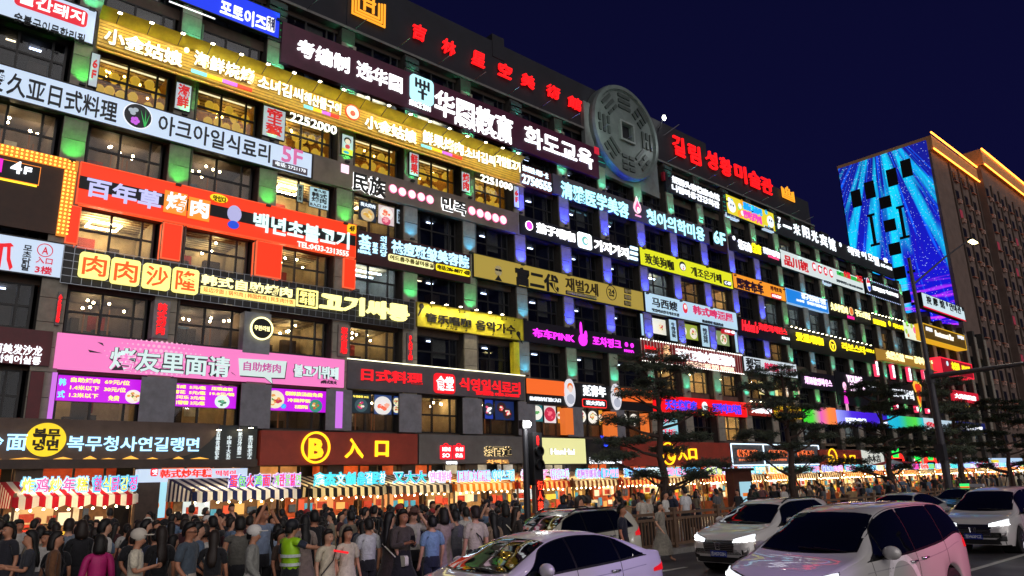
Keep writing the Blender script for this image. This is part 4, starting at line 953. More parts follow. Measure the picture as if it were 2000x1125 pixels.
sign('red lightbox with yellow characters sticking out at the right end of the block', 1838, 697, 728, 1900, 'e#a00c24,.7', [('本宝川', 1858, 706, 722, 1873, 'e#ffe020,1.4', .08), ('본보천', 1878, 713, 724, 1894, 'e#ffe020,1.3', .06)], extra=discs([(1850, 710)], 'e#d0f0ff,1', 4.5), frame='e#ff2840,1.1', fw=.15, Y=D - 1.0, depth=1.2)
def chuan(t, base, Y, u0, u1, zb, zt):
    for i, s in enumerate('鲜香火锅'):
        px, py = ((1590, 521), (1601, 526), (1612, 530), (1623, 534))[i]; p = at(px, py, Y)
        MB().use('e#e01c38,.9').disc(p.x, p.z, .42, .48, Y - .03, Y - .002, 18).build('red_disc', t, base)
        m = MB().use(WH1); add_text(m, s, p.x - .26, p.x + .26, p.z - .26, p.z + .26, Y - .03, .05, .02); m.build('lettering', t, base)
    bars(['e#30b850,.85'], 1634, 529, 536, 1680)(t, base, Y, 0, 0, 0, 0)
sign('white Sichuan hotpot lightbox with red characters and four red discs', 1524, 486, 520, 1687, 'e#dce8e8,.85', [('品川椒', 1531, 497, 517, 1578, 'e#d01c28,.85', .06), ('火锅', 1646, 529, 541, 1659, 'e#e82030,.9', .06, None, None, .05), ('23元', 1671, 537, 549, 1683, 'e#e82030,.9', .06, None, None, .05), ('정천어마라탕 & TEL:0433-2191988', 1633, 545, 550, 1684, 'd#304050,.6', .01)], extra=chuan)
def pepsi(t, base, Y, u0, u1, zb, zt):
    p = at(1696, 556, Y); r = .78
    def seg(a0, a1): return [(p.x + r * .55 * cos(radians(a)), p.z + r * sin(radians(a))) for a in range(a0, a1 + 1, 10)]
    MB().use('e#ffffff,1.1').disc(p.x, p.z, r * .62, r * 1.08, Y - .03, Y - .002).use('e#e02838,1').prism(seg(20, 170), Y - .05, Y - .031).use('e#2050d8,1').prism(seg(200, 350), Y - .05, Y - .031).build('round_logo', t, base)
sign('black board edged with small bulbs, a red white blue disc at its left end', 1690, 545, 573, 1756, 'd#0c0c12,.5,2', [('百事啤酒炸鸡', 1704, 558, 566, 1727, WH, .05), ('치킨호프집', 1729, 566, 573, 1753, WH, .05)], extra=multi(pepsi, bulbrow('e#c0d0ff,1.2', .5, True)), frame=None)
hy = D - .1
HL = 'e#eef6ff,1.6'
sign('dark rooftop hotel fascia with spaced white characters', 1516, 421, 456, 1745, 'd#22242a,.6,1', [(c, x, y, y2, x2, HL, .04) for c, x, y, y2, x2 in (
    ('7', 1519, 424, 434, 1524), ('F', 1519, 437, 446, 1524), ('一', 1529, 438, 442, 1545), ('米', 1549, 436, 456, 1562), ('阳', 1567, 441, 462, 1580), ('光', 1584, 449, 470, 1597), ('宾', 1601, 456, 478, 1615), ('馆', 1618, 463, 486, 1631),
    ('해', 1655, 480, 495, 1666), ('맞', 1668, 485, 499, 1679), ('이', 1682, 490, 503, 1691), ('모', 1695, 495, 507, 1704), ('텔', 1706, 500, 516, 1716))] + [('665-1111', 1720, 514, 520, 1741, HL, .04), ('☎', 1725, 503, 511, 1733, HL, .02)],
    extra=discs([(1641, 478)], HL, 4), frame=None)
def anime(t, base, Y, u0, u1, zb, zt):
    R = random.Random(3)
    for i in range(26):
        x = R.uniform(u0 + .3, u1 - .3); z = R.uniform(zb + .2, zt - .2); r = R.uniform(.1, .35)
        MB().use(R.choice(['e#ff70b0,.9', 'e#40c8ff,.9', 'e#ffffff,.9', 'e#ffb020,.9', 'e#60e080,.9'])).disc(x, z, r, r, Y - .012 - i * .0006, Y - .002, 12).build('print', t, base)
    for x in (u0 + .9, u1 - .9): MB().use('e#f0f8ff,1').disc(x, zb + (zt - zb) * .45, .62, .6, Y - .06, Y - .03, 20).use('d#101018,.5').disc(x - .2, zb + (zt - zb) * .5, .1, .12, Y - .08, Y - .061, 8).disc(x + .2, zb + (zt - zb) * .5, .1, .12, Y - .08, Y - .061, 8).build('print', t, base)
sign('colourful yellow comic cafe board with pink and cyan lettering', 1418, 378, 416, 1513, 'e#f0dc30,.85', [('星际漫画吧', 1450, 394, 408, 1487, 'e#18a0ff,1.1', .08, None, None, .03), ('만화당카페', 1451, 410, 425, 1486, 'e#f040b0,1.1', .08, None, None, .03)], extra=anime)
for l, x0, yt, yb, x1, tx in (('small white plate under the left end of the comic cafe board', 1417, 413, 423, 1444, '만화 보드 영화'), ('small white plate under the right end of the comic cafe board', 1492, 438, 448, 1512, 'D入口7楼'), ('small white plate under the Sichuan hotpot lightbox', 1607, 544, 554, 1624, 'D入口5F')):
    sign(l, x0, yt, yb, x1, 'e#c4d8f0,.85', [(tx, x0 + 2, yt + 2.5, yb - 2.5, x1 - 2, 'd#202840,.6', .03)], frame=None)
sign('black grid frame carrying two lines of glowing white characters under the coin', 1300, 337, 372, 1408, 'd#1c1c24,.6,2', [('妮丽头容健康会馆', 1312, 343, 356, 1404, WH, .05), ('니림미용건강회관', 1312, 359, 372, 1404, WH, .05)], extra=grid(24, 6, 'm#50545c,.5'), frame=None)
sign('dark red triangle end plate left of the two line white sign', 1296, 334, 352, 1302, 'd#a01828,.5', (), frame=None, name='signboard')
sign('black tutoring board with white and yellow characters', 1424, 460, 488, 1523, 'd#141014,.5,2', [('状元兔', 1441, 467, 485, 1467, WH, .08), ('教育', 1468, 474, 492, 1486, 'e#ffe818,1.8', .08), ('장원토보습학원', 1490, 482, 494, 1522, WH, .06), ('방학특강반모집', 1500, 498, 502, 1520, 'e#ff5080,1.2', .05)], extra=discs([(1433, 465)], WH, 4), frame=None)
# rooftop letters
for s_, cx_, cy_ in (('吉', 815, 58), ('林', 873, 87), ('星', 931, 110), ('空', 983, 133), ('美', 1028, 153), ('術', 1077, 174), ('館', 1119, 196)):
    h_ = 36 * (.98 - (cx_ - 815) / 1700); sign('red neon calligraphy letter %s on the dark rooftop parapet' % ['one', 'two', 'three', 'four', 'five', 'six', 'seven'][['吉', '林', '星', '空', '美', '術', '館'].index(s_)] + ' from the left', cx_ - 12, cy_ - h_ / 2, cy_ + h_ / 2, cx_ + 13, None,
         [(s_, cx_ - 12, cy_ - h_ / 2 + 3, cy_ + h_ / 2 - 3, cx_ + 13, 'e#ff1418,1.5', .05, None, None, 0, .08, .12)], name='neon_letter', cat='letter', group='red neon letters on the roof', Y=D + .3)
for i, (s_, cx_, cy_) in enumerate((('길', 1324, 281), ('림', 1355, 297), ('성', 1388, 308), ('황', 1416, 322), ('미', 1445, 334), ('술', 1472, 346), ('관', 1496, 358))):
    h_ = 40 - i * 1.2; sign('red neon Korean letter %s on the parapet right of the coin' % ['one', 'two', 'three', 'four', 'five', 'six', 'seven'][i], cx_ - 11, cy_ - h_ / 2, cy_ + h_ / 2, cx_ + 11, None,
         [(s_, cx_ - 11, cy_ - h_ / 2 + 2, cy_ + h_ / 2 - 2, cx_ + 11, 'e#ff1418,1.5', .045, None, None, 0, .08)], name='neon_letter', cat='letter', group='red neon letters on the roof', Y=D + .3)
def gate(px0, px1, yt, yb, label):
    Y = D + .3; a, b, c, d = boxof(px0, yt, yb, px1, Y); t = thing('gate_emblem', label, 'emblem', ((a + b) / 2, Y + .2, c)); base = tuple(t.location); w = b - a; h = d - c
    m = MB().use('e#ffa428,1.25'); e = .1 * w / 2.2; y0, y1 = Y - .08, Y
    for i in range(3):
        q = i * e * 1.9; m.box(a + q, a + q + e, y0, y1, c + q, d - h * .2 - q * .3); m.box(b - q - e, b - q, y0, y1, c + q, d - h * .2 - q * .3); m.box(a + q + e, b - q - e, y0, y1, c + q, c + q + e)
    m.box(a + w * .3, b - w * .3, y0 - .01, y1, c + h * .62, c + h * .68); m.box(a + w * .36, b - w * .36, y0 - .01, y1, c + h * .48, c + h * .54)
    m.box(a + w * .34, a + w * .4, y0 - .012, y1, c + h * .3, c + h * .82); m.box(b - w * .4, b - w * .34, y0 - .012, y1, c + h * .3, c + h * .82); m.box(a + w * .34, b - w * .34, y0 - .013, y1, c + h * .8, c + h * .86); m.box(a + w * .47, a + w * .53, y0 - .013, y1, c + h * .86, d)
    m.build('outline', t, base)
gate(687, 752, -32, 27, 'orange neon gate emblem on the parapet at the top edge'); gate(1526, 1550, 360, 384, 'orange neon gate emblem near the right end of the parapet')
# --- left edge lower
sign('white lightbox with a huge red claw character at the left edge', -80, 475, 546, 124, LB, [('爪', -26, 468, 522, 27, 'e#e81020,.95', .08), ('모\n초\n닭\n발', 43, 478, 528, 60, BLK, .03), ('A', 82, 482, 496, 94, 'e#d01838,.9', .03), ('入口', 70, 501, 513, 102, 'e#d01838,.9', .02), ('3楼', 68, 518, 533, 101, 'e#d01838,.9', .05)],
     xm=122, extra=lambda t, base, Y, *a: MB().use('e#d01838,.9').ring(at(88, 489, Y).x, at(88, 489, Y).z, .28, .28, .03, Y - .03, Y - .002).build('ring', t, base))
sign('maroon hair salon fascia with two lines of white lettering at the left edge', -80, 645, 718, 103, 'd#54101c,.5,1.5', [('阿美发沙龙', -14, 669, 689, 82, WH, .04), ('아헤어살롱', -10, 691, 707, 79, WH, .05)], xm=102, frame=None, depth=.6)
sign('dark red pier panel between the hair salon and the lilac column', 52, 722, 823, 84, 'd#5a101c,.5,2', (), frame=None, name='red_signboard', depth=.5)
def noodle(t, base, Y, u0, u1, zb, zt):
    p = at(89, 859, Y); MB().use('e#f6d422,1.0').disc(p.x, p.z, .68, .64, Y - .11, Y - .062, 36).build('round_logo', t, base)
    m = MB().use('d#2a1c10,.6'); add_text(m, '복무\n냉면', p.x - .46, p.x + .46, p.z - .42, p.z + .42, Y - .11, .12, .02); m.build('lettering', t, base)
    # broken stone edge and warm glow line along the foot
    m = MB().use('e#ffb848,1.2'); x = u0; R = random.Random(8)
    while x < u1 - 2: w = R.uniform(.4, 1.0); m.prism([(x, zb + .36), (x + w * .5, zb + .4 + R.uniform(0, .1)), (x + w, zb + .36)], Y - .1, Y - .02); x += w + R.uniform(.1, .6)
    m.build('glow_line', t, base)
    m = MB().use('d#3c3230,.7,2').box(u0, u1, Y - .1, Y - .012, zb + .0, zb + .34); m.build('ledge', t, base)
    a = u_at(405, (zb + zt) / 2, Y); pts = [(u0, zt)] ; pts = [(a + .5, zt), (a + .3, zt - .5), (a + .05, zt - .8), (a - .3, zt - 1.1), (a - .9, zt - 1.4), (a - 2.0, zt - 1.58), (a - 2.0, zt)]
    MB().use('d#5a4a42,.75,1.4').prism(pts, Y - .06, Y - .012).build('stone_face', t, base)
    MB().use('d#5a4a42,.75,1.4').box(u0, a - 2.0, Y - .06, Y - .012, zb + .34, zt).build('stone_face', t, base)
sign('brown stone cold noodle fascia with pale blue Korean lettering and a yellow round seal', -90, 830, 912, 503, 'd#20262a,.5,2', [
    ('冷', -30, 848, 880, 6, 'e#a8dcff,1.7', .05, None, None, .06), ('面', 12, 848, 880, 51, 'e#a8dcff,1.7', .05, None, None, .06), ('복무청사연길랭면', 130, 851, 881, 387, 'e#a8dcff,1.7', .045, None, None, .06),
    ('吉\n林\n省\n诚\n信\n企\n业', 420, 842, 907, 428, 'e#d8e4e8,.9', .03), ('中\n国\n十\n大\n名\n面', 442, 851, 902, 450, 'e#d8e4e8,.9', .03), ('延\n吉\n冷\n面\n第\n一\n家', 463, 843, 907, 471, 'e#d8e4e8,.9', .03), ('黑\n吉\n林\n老\n字\n号', 483, 851, 902, 492, 'e#d8e4e8,.9', .03)],
     xm=500, extra=multi(noodle, lamps([(428, 838), (468, 838), (490, 834)], out=.3)), frame=None, depth=.4)
def entry(letter, pxB, pyt, pyb, pxBe, cx_, cy_, rr, extra_tx, label, box, face='d#8a2c20,.55,1'):
    def f(t, base, Y, u0, u1, zb, zt):
        p = at(cx_, cy_, Y); z_ = abs(at(cx_, cy_ - rr, Y).z - p.z); MB().use('e#ffc41c,1.7').ring(p.x, p.z, z_, z_, .1, Y - .1, Y - .01, 44).build('ring', t, base)
    sign(label, *box, face, [(letter, pxB, pyt, pyb, pxBe, 'e#ffc41c,1.5', .13)] + extra_tx, extra=f, frame=None, depth=.7, Y=D - .2)
YE = 'e#ffc41c,1.8'
entry('B', 602, 856, 896, 631, 616, 874, 31, [('入', 673, 856, 895, 709, YE, .06), ('口', 732, 861, 892, 758, YE, .1)], 'large rust red entrance fascia with glowing yellow B in a ring', (507, 838, 911, 817))
def bags(t, base, Y, u0, u1, zb, zt):
    for x0, x1, a, b in ((859, 881, 'MINI', 'SO'), (884, 906, '名创', '优品')):
        p0, p1, c, d = boxof(x0, 870, 897, x1, Y); MB().use('e#f01428,1.3').rrect(p0, p1, c, d, .05, Y - .08, Y - .01).ring((p0 + p1) / 2, d, .17, .13, .05, Y - .07, Y - .02, 14).build('red_bag', t, base)
        m = MB().use('e#ffffff,1.6'); h = (d - c) / 2; w = p1 - p0
        add_text(m, a, p0 + w * .15, p1 - w * .15, c + h * 1.15, d - h * .25, Y - .08, .05, .01); add_text(m, b, p0 + w * .15, p1 - w * .2, c + h * .25, c + h * .85, Y - .08, .05, .01); m.build('lettering', t, base)
sign('grey fascia with two glowing red bags and outlined tea shop characters', 817, 846, 908, 1043, 'd#5c5a5e,.55,1', [('명창우품', 871, 901, 907, 892, WH, .06), ('茶百道', 945, 872, 891, 998, 'd#101014,.5', .07, 'e#ffe0a0,1.3'), ('차백도', 950, 898, 906, 993, 'e#ffb860,1.2', .04)], extra=bags, frame=None, depth=.6)
sign('pale yellow lightbox with thin white shop lettering right of the signal pole', 1048, 853, 908, 1145, 'e#eceaa4,.84', [('HanHai', 1074, 876, 888, 1120, 'e#ffffff,1.2', .05, 'd#b8b890,.6')], depth=.5)
def deer(t, base, Y, u0, u1, zb, zt):
    p = at(1180, 866, Y); m = MB().use('e#2848ff,1.6')
    m.bar((p.x, Y - .05, p.z), (p.x - .35, Y - .05, p.z + .5), .04, n=5).bar((p.x + .2, Y - .05, p.z), (p.x + .2, Y - .05, p.z + .4), .04, n=5).bar((p.x + .2, Y - .05, p.z + .15), (p.x + .5, Y - .05, p.z + .4), .03, n=5).bar((p.x - .2, Y - .05, p.z + .28), (p.x - .1, Y - .05, p.z + .5), .03, n=5).disc(p.x + .1, p.z - .08, .2, .14, Y - .08, Y - .02, 12); m.build('deer_logo', t, base)
sign('black coffee fascia with a blue deer logo and white lettering', 1146, 856, 908, 1215, 'd#141418,.5,2', [('luckin coffee', 1151, 893, 906, 1199, WH, .05), ('瑞幸\n咖啡', 1203, 895, 906, 1213, WH1, .05)], extra=deer, frame=None, depth=.5)
entry('C', 1303, 874, 900, 1314, 1305, 886, 22, [('入', 1323, 873, 899, 1341, YE, .06), ('口', 1344, 876, 897, 1360, YE, .1)], 'rust red entrance fascia with glowing yellow C behind the first pine', (1216, 859, 912, 1427))
def corr(t, base, Y, u0, u1, zb, zt):
    m = MB().use('d#70747c,.45,2'); x = u0
    while x < u1 - .1: m.box(x, x + .09, Y - .03, Y - .002, zb + .05, zt - .05); x += .18
    m.build('corrugated_sheet', t, base); w = (u1 - u0) / 3
    m = MB().use('e#d4ecff,1.8')
    for i in range(4): x = u0 + w * i; m.box(x - .05, x + .05, Y - .1, Y - .04, zb, zt)
    m.box(u0, u1, Y - .09, Y - .041, zt - .04, zt + .05).box(u0, u1, Y - .09, Y - .041, zb - .05, zb + .04); m.build('light_strip', t, base)
    for i in range(3):
        m = MB().use('d#2a1010,.5'); add_text(m, '韩造酒家', u0 + w * (i + .2), u0 + w * (i + .8), zb + (zt - zb) * .4, zb + (zt - zb) * .72, Y - .06, .02, .02)
        m.use('e#ff7840,1.5'); add_text(m, '韩造酒家', u0 + w * (i + .18), u0 + w * (i + .82), zb + (zt - zb) * .38, zb + (zt - zb) * .74, Y - .035, .2, .01); m.build('lettering', t, base)
        m = MB().use('e#ff8858,1'); add_text(m, '한조장인 연길본점', u0 + w * (i + .2), u0 + w * (i + .75), zb + (zt - zb) * .2, zb + (zt - zb) * .3, Y - .03, .03, .02); m.build('lettering', t, base)
sign('grey corrugated fascia in three bays edged with white light strips', 1428, 867, 909, 1599, 'd#4a4e58,.5,2', (), extra=corr, frame=None, depth=.5)
entry('D', 1620, 888, 908, 1629, 1626, 895, 19, [('入', 1645, 887, 906, 1658, YE, .06), ('口', 1660, 889, 905, 1670, YE, .1)], 'rust red entrance fascia with glowing yellow D behind the second pine', (1601, 877, 916, 1684))
# lower right row of shops
lst = [('white wood character fascia between the pines', 1684, 878, 914, 1727, 'e#d8dcd4,.8', '小木吉', 'd#303030,.5', .35), ('black fascia with a red strawberry shaped neon block', 1728, 880, 913, 1766, 'd#181414,.5', '', WH, 0),
       ('teal grey shop fascia right of the strawberry block', 1781, 888, 916, 1800, 'd#304048,.5', '咖啡', WH1, .4), ('white and olive lit shop fascia right of the strawberry block', 1801, 886, 920, 1830, 'e#a8b890,.6', '韩食汇', WH1, .4),
       ('maroon entrance fascia with orange E', 1832, 893, 920, 1868, 'd#601820,.5', 'E入口', YE, .5), ('cool white lit shop fascia with dark characters', 1869, 893, 922, 1885, 'e#c0d8e0,.85', '茶饮', 'd#202838,.5', .5),
       ('white shop fascia with a blue block', 1886, 894, 922, 1911, 'e#d0e0f0,.85', '蓝海', 'e#2040f0,1', .45), ('dark shop fascia with a red plate', 1912, 896, 918, 1933, 'd#301018,.5', '红星', 'e#ff2030,1.4', .5),
       ('pharmacy lightbox with blue character on yellow', 1936, 894, 926, 1999, 'e#b8d8f8,.9', '药', 'e#1060d0,.9', .6)]
for l, x0, yt, yb, x1, fc, tx, tm, fr in lst:
    w = x1 - x0; h = yb - yt
    def ex(t, base, Y, u0, u1, zb, zt, l=l):
        if 'strawberry' in l:
            m = MB().use('e#ff2820,1.3').rrect(u0 + .5, u1 - .3, zb, zt - .3, .8, Y - .12, Y - .002).use('d#181010,.5').rrect(u0 + 1.1, u1 - .9, zb + .5, zt - .9, .4, Y - .14, Y - .121); m.build('strawberry', t, base)
            p = (u0 + u1) / 2; MB().use('e#18e850,1.4').prism([(p - 1.0, zt + .25), (p, zt - .2), (p + 1.0, zt + .25), (p + .7, zt - .75), (p - .7, zt - .75)][::-1], Y - .2, Y - .15).build('leaf', t, base)
        if 'pharmacy' in l: MB().use('e#ffe838,.9').box(u0 + .4, u0 + 3.6, Y - .02, Y - .002, zb + .3, zt - .3).build('panel_patch', t, base); MB().use('e#40c828,.9').box(u0, u1, Y - .3, Y - .2, zb - .9, zb - .25).build('green_strip', t, base)
    sign(l, x0, yt, yb, x1, fc, [(tx, x0 + w * .2, yt + h * .28, yb - h * .3, x1 - w * .2 if 'pharm' not in l else x0 + w * .42, tm, .06, None, None, .03)] if tx else (), extra=ex, frame=None, depth=.4)
# second floor right: rainbow and others
def rainbow(cols):
    def f(t, base, Y, u0, u1, zb, zt):
        n = len(cols) * 6
        for i in range(n):
            q = i / n * (len(cols) - 1); k = int(q); fr = q - k; a, b = lin(cols[k]), lin(cols[min(k + 1, len(cols) - 1)])
            cc_ = [a[w] * (1 - fr) + b[w] * fr for w in range(3)]; hx = '#' + ''.join('%02x' % int(255 * ((12.92 * v) if v < .0031 else 1.055 * v ** (1 / 2.4) - .055)) for v in cc_)
            MB().use('e%s,.9' % hx).box(u0 + (u1 - u0) * i / n, u0 + (u1 - u0) * (i + 1) / n - .012, Y - .05, Y - .002, zb + .02, zt - .02).build('light_slat', t, base)
    return f
sign('rainbow lit slatted fascia fading green to orange behind the second pine', 1568, 791, 826, 1633, 'd#202020,.5', (), extra=rainbow(['#40e030', '#50e040', '#f060c0', '#ff9040', '#ff8050']), frame=None)
sign('violet blue slatted fascia with white puffy lettering', 1634, 800, 830, 1733, 'd#202020,.5', [('玩顺包烧烤', 1650, 815, 827, 1690, 'e#e8f0ff,1.6', .08, None, None, .06), ('노래방', 1717, 823, 832, 1732, 'e#e8f0ff,1.6', .08, None, None, .06)], extra=rainbow(['#a0a8ff', '#5030e0', '#4818e0', '#4020d0', '#3020c0']), frame=None)
sign('cyan to green slatted fascia right of the violet one', 1734, 810, 836, 1804, 'd#202020,.5', (), extra=rainbow(['#20c0e0', '#18b8d8', '#40d060', '#58e048', '#20b8e0']), frame=None)
for l, x0, yt, yb, x1, fc, tx, tm in (
    ('red awning style board with lamps on the second floor between pines', 1461, 785, 812, 1512, 'd#c03020,.5', '大碗烤肉', WH), ('yellow board with small red text on the second floor between pines', 1513, 790, 816, 1566, 'e#f0c020,.85', '맛나분식', 'd#a02020,.5'),
    ('white board with a red seal on the second floor right', 1805, 815, 838, 1828, 'e#c8e0e8,.85', '鱼', 'e#e02030,1'), ('pale board with small dark letters right of the red seal', 1829, 819, 842, 1868, 'e#c0d8e8,.8', '烤鱼江湖', 'd#203040,.5'),
    ('blue white lit board with bold letters seen through the far pine', 1869, 822, 844, 1925, 'd#2838a0,.5', '东北烧烤大院', WH),
    ('black board with pink and white lettering on the third floor', 1563, 722, 757, 1632, 'd#120c1c,.5', '洋泽拾영하우스', 'e#ffc8ff,1.7'), ('dark beer house board with white Korean letters', 1737, 742, 786, 1790, 'd#241c1c,.5', '꼬마부엌', WH1),
    ('red lightbox with white script on the side of the block', 1858, 760, 782, 1912, 'e#d01830,.85', '大光烧烤店', WH), ('yellow strip board below the red side lightbox', 1860, 788, 796, 1895, 'e#f0c830,.9', '대광숯불구이', 'e#c02020,.9')):
    w = x1 - x0; h = yb - yt
    sign(l, x0, yt, yb, x1, fc, [(tx, x0 + w * .12, yt + h * .36, yb - h * .22, x1 - w * .12, tm, .06)], extra=lamps([(x0 + 6 + i * 9, yt - 2 + i * .6) for i in range(5)], out=.4) if 'lamps' in l else None, frame=None)
def girl(t, base, Y, u0, u1, zb, zt):
    p = at(1648, 752, Y); m = MB().use('e#18101c,.2').disc(p.x, p.z + .1, .62, .7, Y - .03, Y - .002, 18).use('e#ffc0e0,1.2').disc(p.x + .05, p.z - .1, .42, .42, Y - .05, Y - .031, 16).use('e#e030c0,1.2').prism([(p.x - .15, p.z - .6), (p.x - .45, p.z - 1.9), (p.x + .45, p.z - 1.9), (p.x + .15, p.z - .6)], Y - .05, Y - .002)
    m.use('e#f0b0d0,1').box(p.x - .25, p.x - .08, Y - .04, Y - .002, p.z - 2.7, p.z - 1.92).box(p.x + .08, p.x + .25, Y - .04, Y - .002, p.z - 2.7, p.z - 1.92); m.build('neon_girl', t, base)
sign('black board with white block lettering and a small pink neon figure', 1633, 724, 790, 1715, 'd#0c0a14,.5', [('YOUNG', 1653, 732, 746, 1683, 'e#ffd8f8,1.6', .07), ('HOUSE', 1661, 749, 763, 1689, 'e#ffd8f8,1.6', .07), ('영하우스', 1694, 751, 756, 1710, WH1, .04)], extra=girl, frame=None)
def shield(t, base, Y, u0, u1, zb, zt):
    p = at(1793, 769, Y); o = [(-1.25, 1.0), (-.8, 1.45), (.8, 1.45), (1.25, 1.0), (0, -1.6)]
    MB().use('e#ffb838,1.1').prism([(p.x + a, p.z + b) for a, b in o][::-1], Y - .1, Y - .002).use('e#e83820,1.0').prism([(p.x + a * .78, p.z + .04 + b * .78) for a, b in o][::-1], Y - .13, Y - .101).build('shield', t, base)
sign('red shield shaped neon with a yellow edge', 1778, 752, 790, 1806, None, (), extra=shield)
sign('long white massage lightbox with dark lettering and a red lower edge on the tower podium', 1801, 571, 597, 1884, 'e#d4ecf4,.85', [('按', 1809, 577, 592, 1818, BLK, .04), ('摩', 1822, 581, 596, 1831, BLK, .04), ('馆', 1835, 585, 600, 1844, BLK, .04), ('안마관', 1854, 592, 606, 1876, BLK, .03), ('정통안마', 1878, 600, 607, 1882, BLK, .0)], Y=D - .6, depth=.9,
     extra=multi(discs([(1849, 594)], 'd#607080,.5', 4.5), lambda t, base, Y, u0, u1, zb, zt: MB().use('e#e01838,1').box(u0, u1, Y - .04, Y - .02, zb - .12, zb + .06).build('red_edge', t, base)))
# signs further off on the podium and the next block
for l, x0, yt, yb, x1, fc, tx, tm, yy_ in (('white lit letters on the far right block', 1962, 650, 667, 1999, 'd#101018,.5', '健康体检 도로마', WH, 2), ('red lit letters on the far right block', 1972, 696, 708, 1999, 'd#101018,.5', '红太阳火锅', 'e#ff2030,1.4', 2),
                                    ('green rainbow lightbox on the far right block', 1974, 744, 762, 1999, 'e#30c850,.85', '绿茶餐厅', 'e#e8ff60,1.2', 2), ('pale lightbox with red letters low on the far right block', 1986, 792, 808, 1999, 'e#c8d8f0,.85', '韩国', 'e#e03040,1', 2)):
    w = x1 - x0; h = yb - yt; sign(l, x0, yt, yb, x1, fc, [(tx, x0 + w * .1, yt + h * .2, yb - h * .2, x1 - w * .1, tm, .05)], frame=None, Y=D + yy_)
# vertical pier signs of the third floor
for s_, x0, yt, yb, x1, l, fs in (('小\n红\n楼\n自\n助', 108, 566, 637, 122, 'grey pier with a red vertical neon at the left end of the black tiled board', 'd#707074,.6,2'), ('韩\n式\n烤\n肉', 297, 582, 661, 333, 'wide grey pier with four red neon characters', 'd#7c7e84,.6,2'),
                                  ('炭\n火\n自\n助', 659, 631, 697, 684, 'grey pier with red neon characters right of the round bulb sign', 'd#7c7872,.6,2'), ('B\n入\n口\n3\n楼', 794, 648, 709, 808, 'grey pier with small red neon at the right end of the black tiled board', 'd#6c6a6c,.6,2')):
    w = x1 - x0; h = yb - yt
    sign(l, x0, yt, yb, x1, fs, [(s_, x0 + w * .25, yt + h * .12, yb - h * .1, x1 - w * .25, 'e#ff1820,1.5', .06)], frame=None, name='pier_sign', cat='pier sign', depth=.6, Y=D - .02)
def rnd(t, base, Y, u0, u1, zb, zt):
    p = at(510, 642, Y); MB().use('e#fff4b0,2').ring(p.x, p.z, .56, .56, .07, Y - .12, Y - .03, 36).use(BLK).disc(p.x, p.z, .48, .48, Y - .1, Y - .02, 30).build('round_plate', t, base)
    m = MB().use('e#fff4b0,1.5'); add_text(m, '무한리필', p.x - .38, p.x + .38, p.z - .12, p.z + .12, Y - .1, .05, .02); m.build('lettering', t, base)
sign('pale grey pier with a round ring lit plate', 474, 605, 690, 530, 'd#80848c,.6,2', (), extra=rnd, frame=None, name='pier_sign', cat='pier sign', depth=.6, Y=D - .02)
# grey walls of the second floor piers
for j in range(0, 8):
    a, b = pu(j + 1) - .72, pu(j + 1) + .72
    MB().use('d#787880,.65,2').box(a, b, D + .02, D + .09, Z(5.42), Z(7.6)).build('pier_cladding', bld, bb)
# menus and food posters in the windows
def poster(label, x0, yt, yb, x1, face, lines=(), plates=(), Y=D + .62, group=None):
    def f(t, base, Y, u0, u1, zb, zt):
        for (fx, fz, r, c1, c2) in plates:
            x = u0 + (u1 - u0) * fx; z = zb + (zt - zb) * fz; r *= (zt - zb) * 1.25; R = random.Random(int(x * 7 + fz * 100))
            m = MB().use(c1).disc(x, z, r, r * .9, Y - .012, Y - .002, 20)
            pal = c2 if isinstance(c2, (list, tuple)) else [c2]
            for i in range(14):
                r = r; a = R.uniform(0, 6.3); q = R.uniform(0, r * .6); m.use(R.choice(pal)).disc(x + q * cos(a), z + q * .85 * sin(a), r * .22, r * .16, Y - .016 - i * .0008, Y - .012, 8)
            m.build('food_print', t, base)
        for (tx, a, b, c, d, tm) in lines:
            m = MB().use(tm); add_text(m, tx, u0 + (u1 - u0) * a, u0 + (u1 - u0) * b, zb + (zt - zb) * c, zb + (zt - zb) * d, Y - .004, .05, .015); m.build('lettering', t, base)
    return sign(label, x0, yt, yb, x1, face, (), name='lightbox', cat='lightbox', depth=.06, fw=.015, extra=f, Y=Y, group=group)
PU = 'e#c818e8,.95'; YL = 'e#fff060,1.5'; FOOD = ['e#e8a050,.9', 'e#d05030,.9', 'e#f0e0b0,1', 'e#60a040,.8', 'e#c83050,.9']
poster('purple menu lightbox with yellow prices, left one under the pink board', 110, 731, 783, 277, PU, [('韩', .02, .1, .58, .86, 'e#60e8f8,1.4'), ('式', .02, .1, .12, .4, 'e#60e8f8,1.4'), ('自助烤肉', .15, .48, .74, .92, YL), ('69元/位', .54, .84, .74, .92, YL), ('1.4米以下', .15, .48, .45, .63, YL), ('30元/位', .54, .8, .45, .63, YL), ('1.2米以下', .15, .48, .16, .34, YL), ('免费', .6, .73, .1, .3, YL)], [(.9, .3, .24, 'e#f0e8e0,1', FOOD)])
poster('purple menu lightbox with drink prices, middle one under the pink board', 317, 746, 793, 462, PU, [('百威  5元/瓶', .14, .56, .78, .92, YL), ('雪花  5元/瓶', .14, .56, .55, .7, YL), ('冰川可乐 3元/瓶', .06, .56, .33, .48, YL), ('冰川雪碧 3元/瓶', .06, .56, .1, .26, YL), ('压锅盒饭', .64, .94, .78, .92, YL), ('19.8元/锅', .62, .96, .56, .7, YL)], [(.8, .3, .26, 'e#d8f0e8,1', ['e#60b890,.9', 'e#f0f0d0,1', 'e#408060,.8'])])
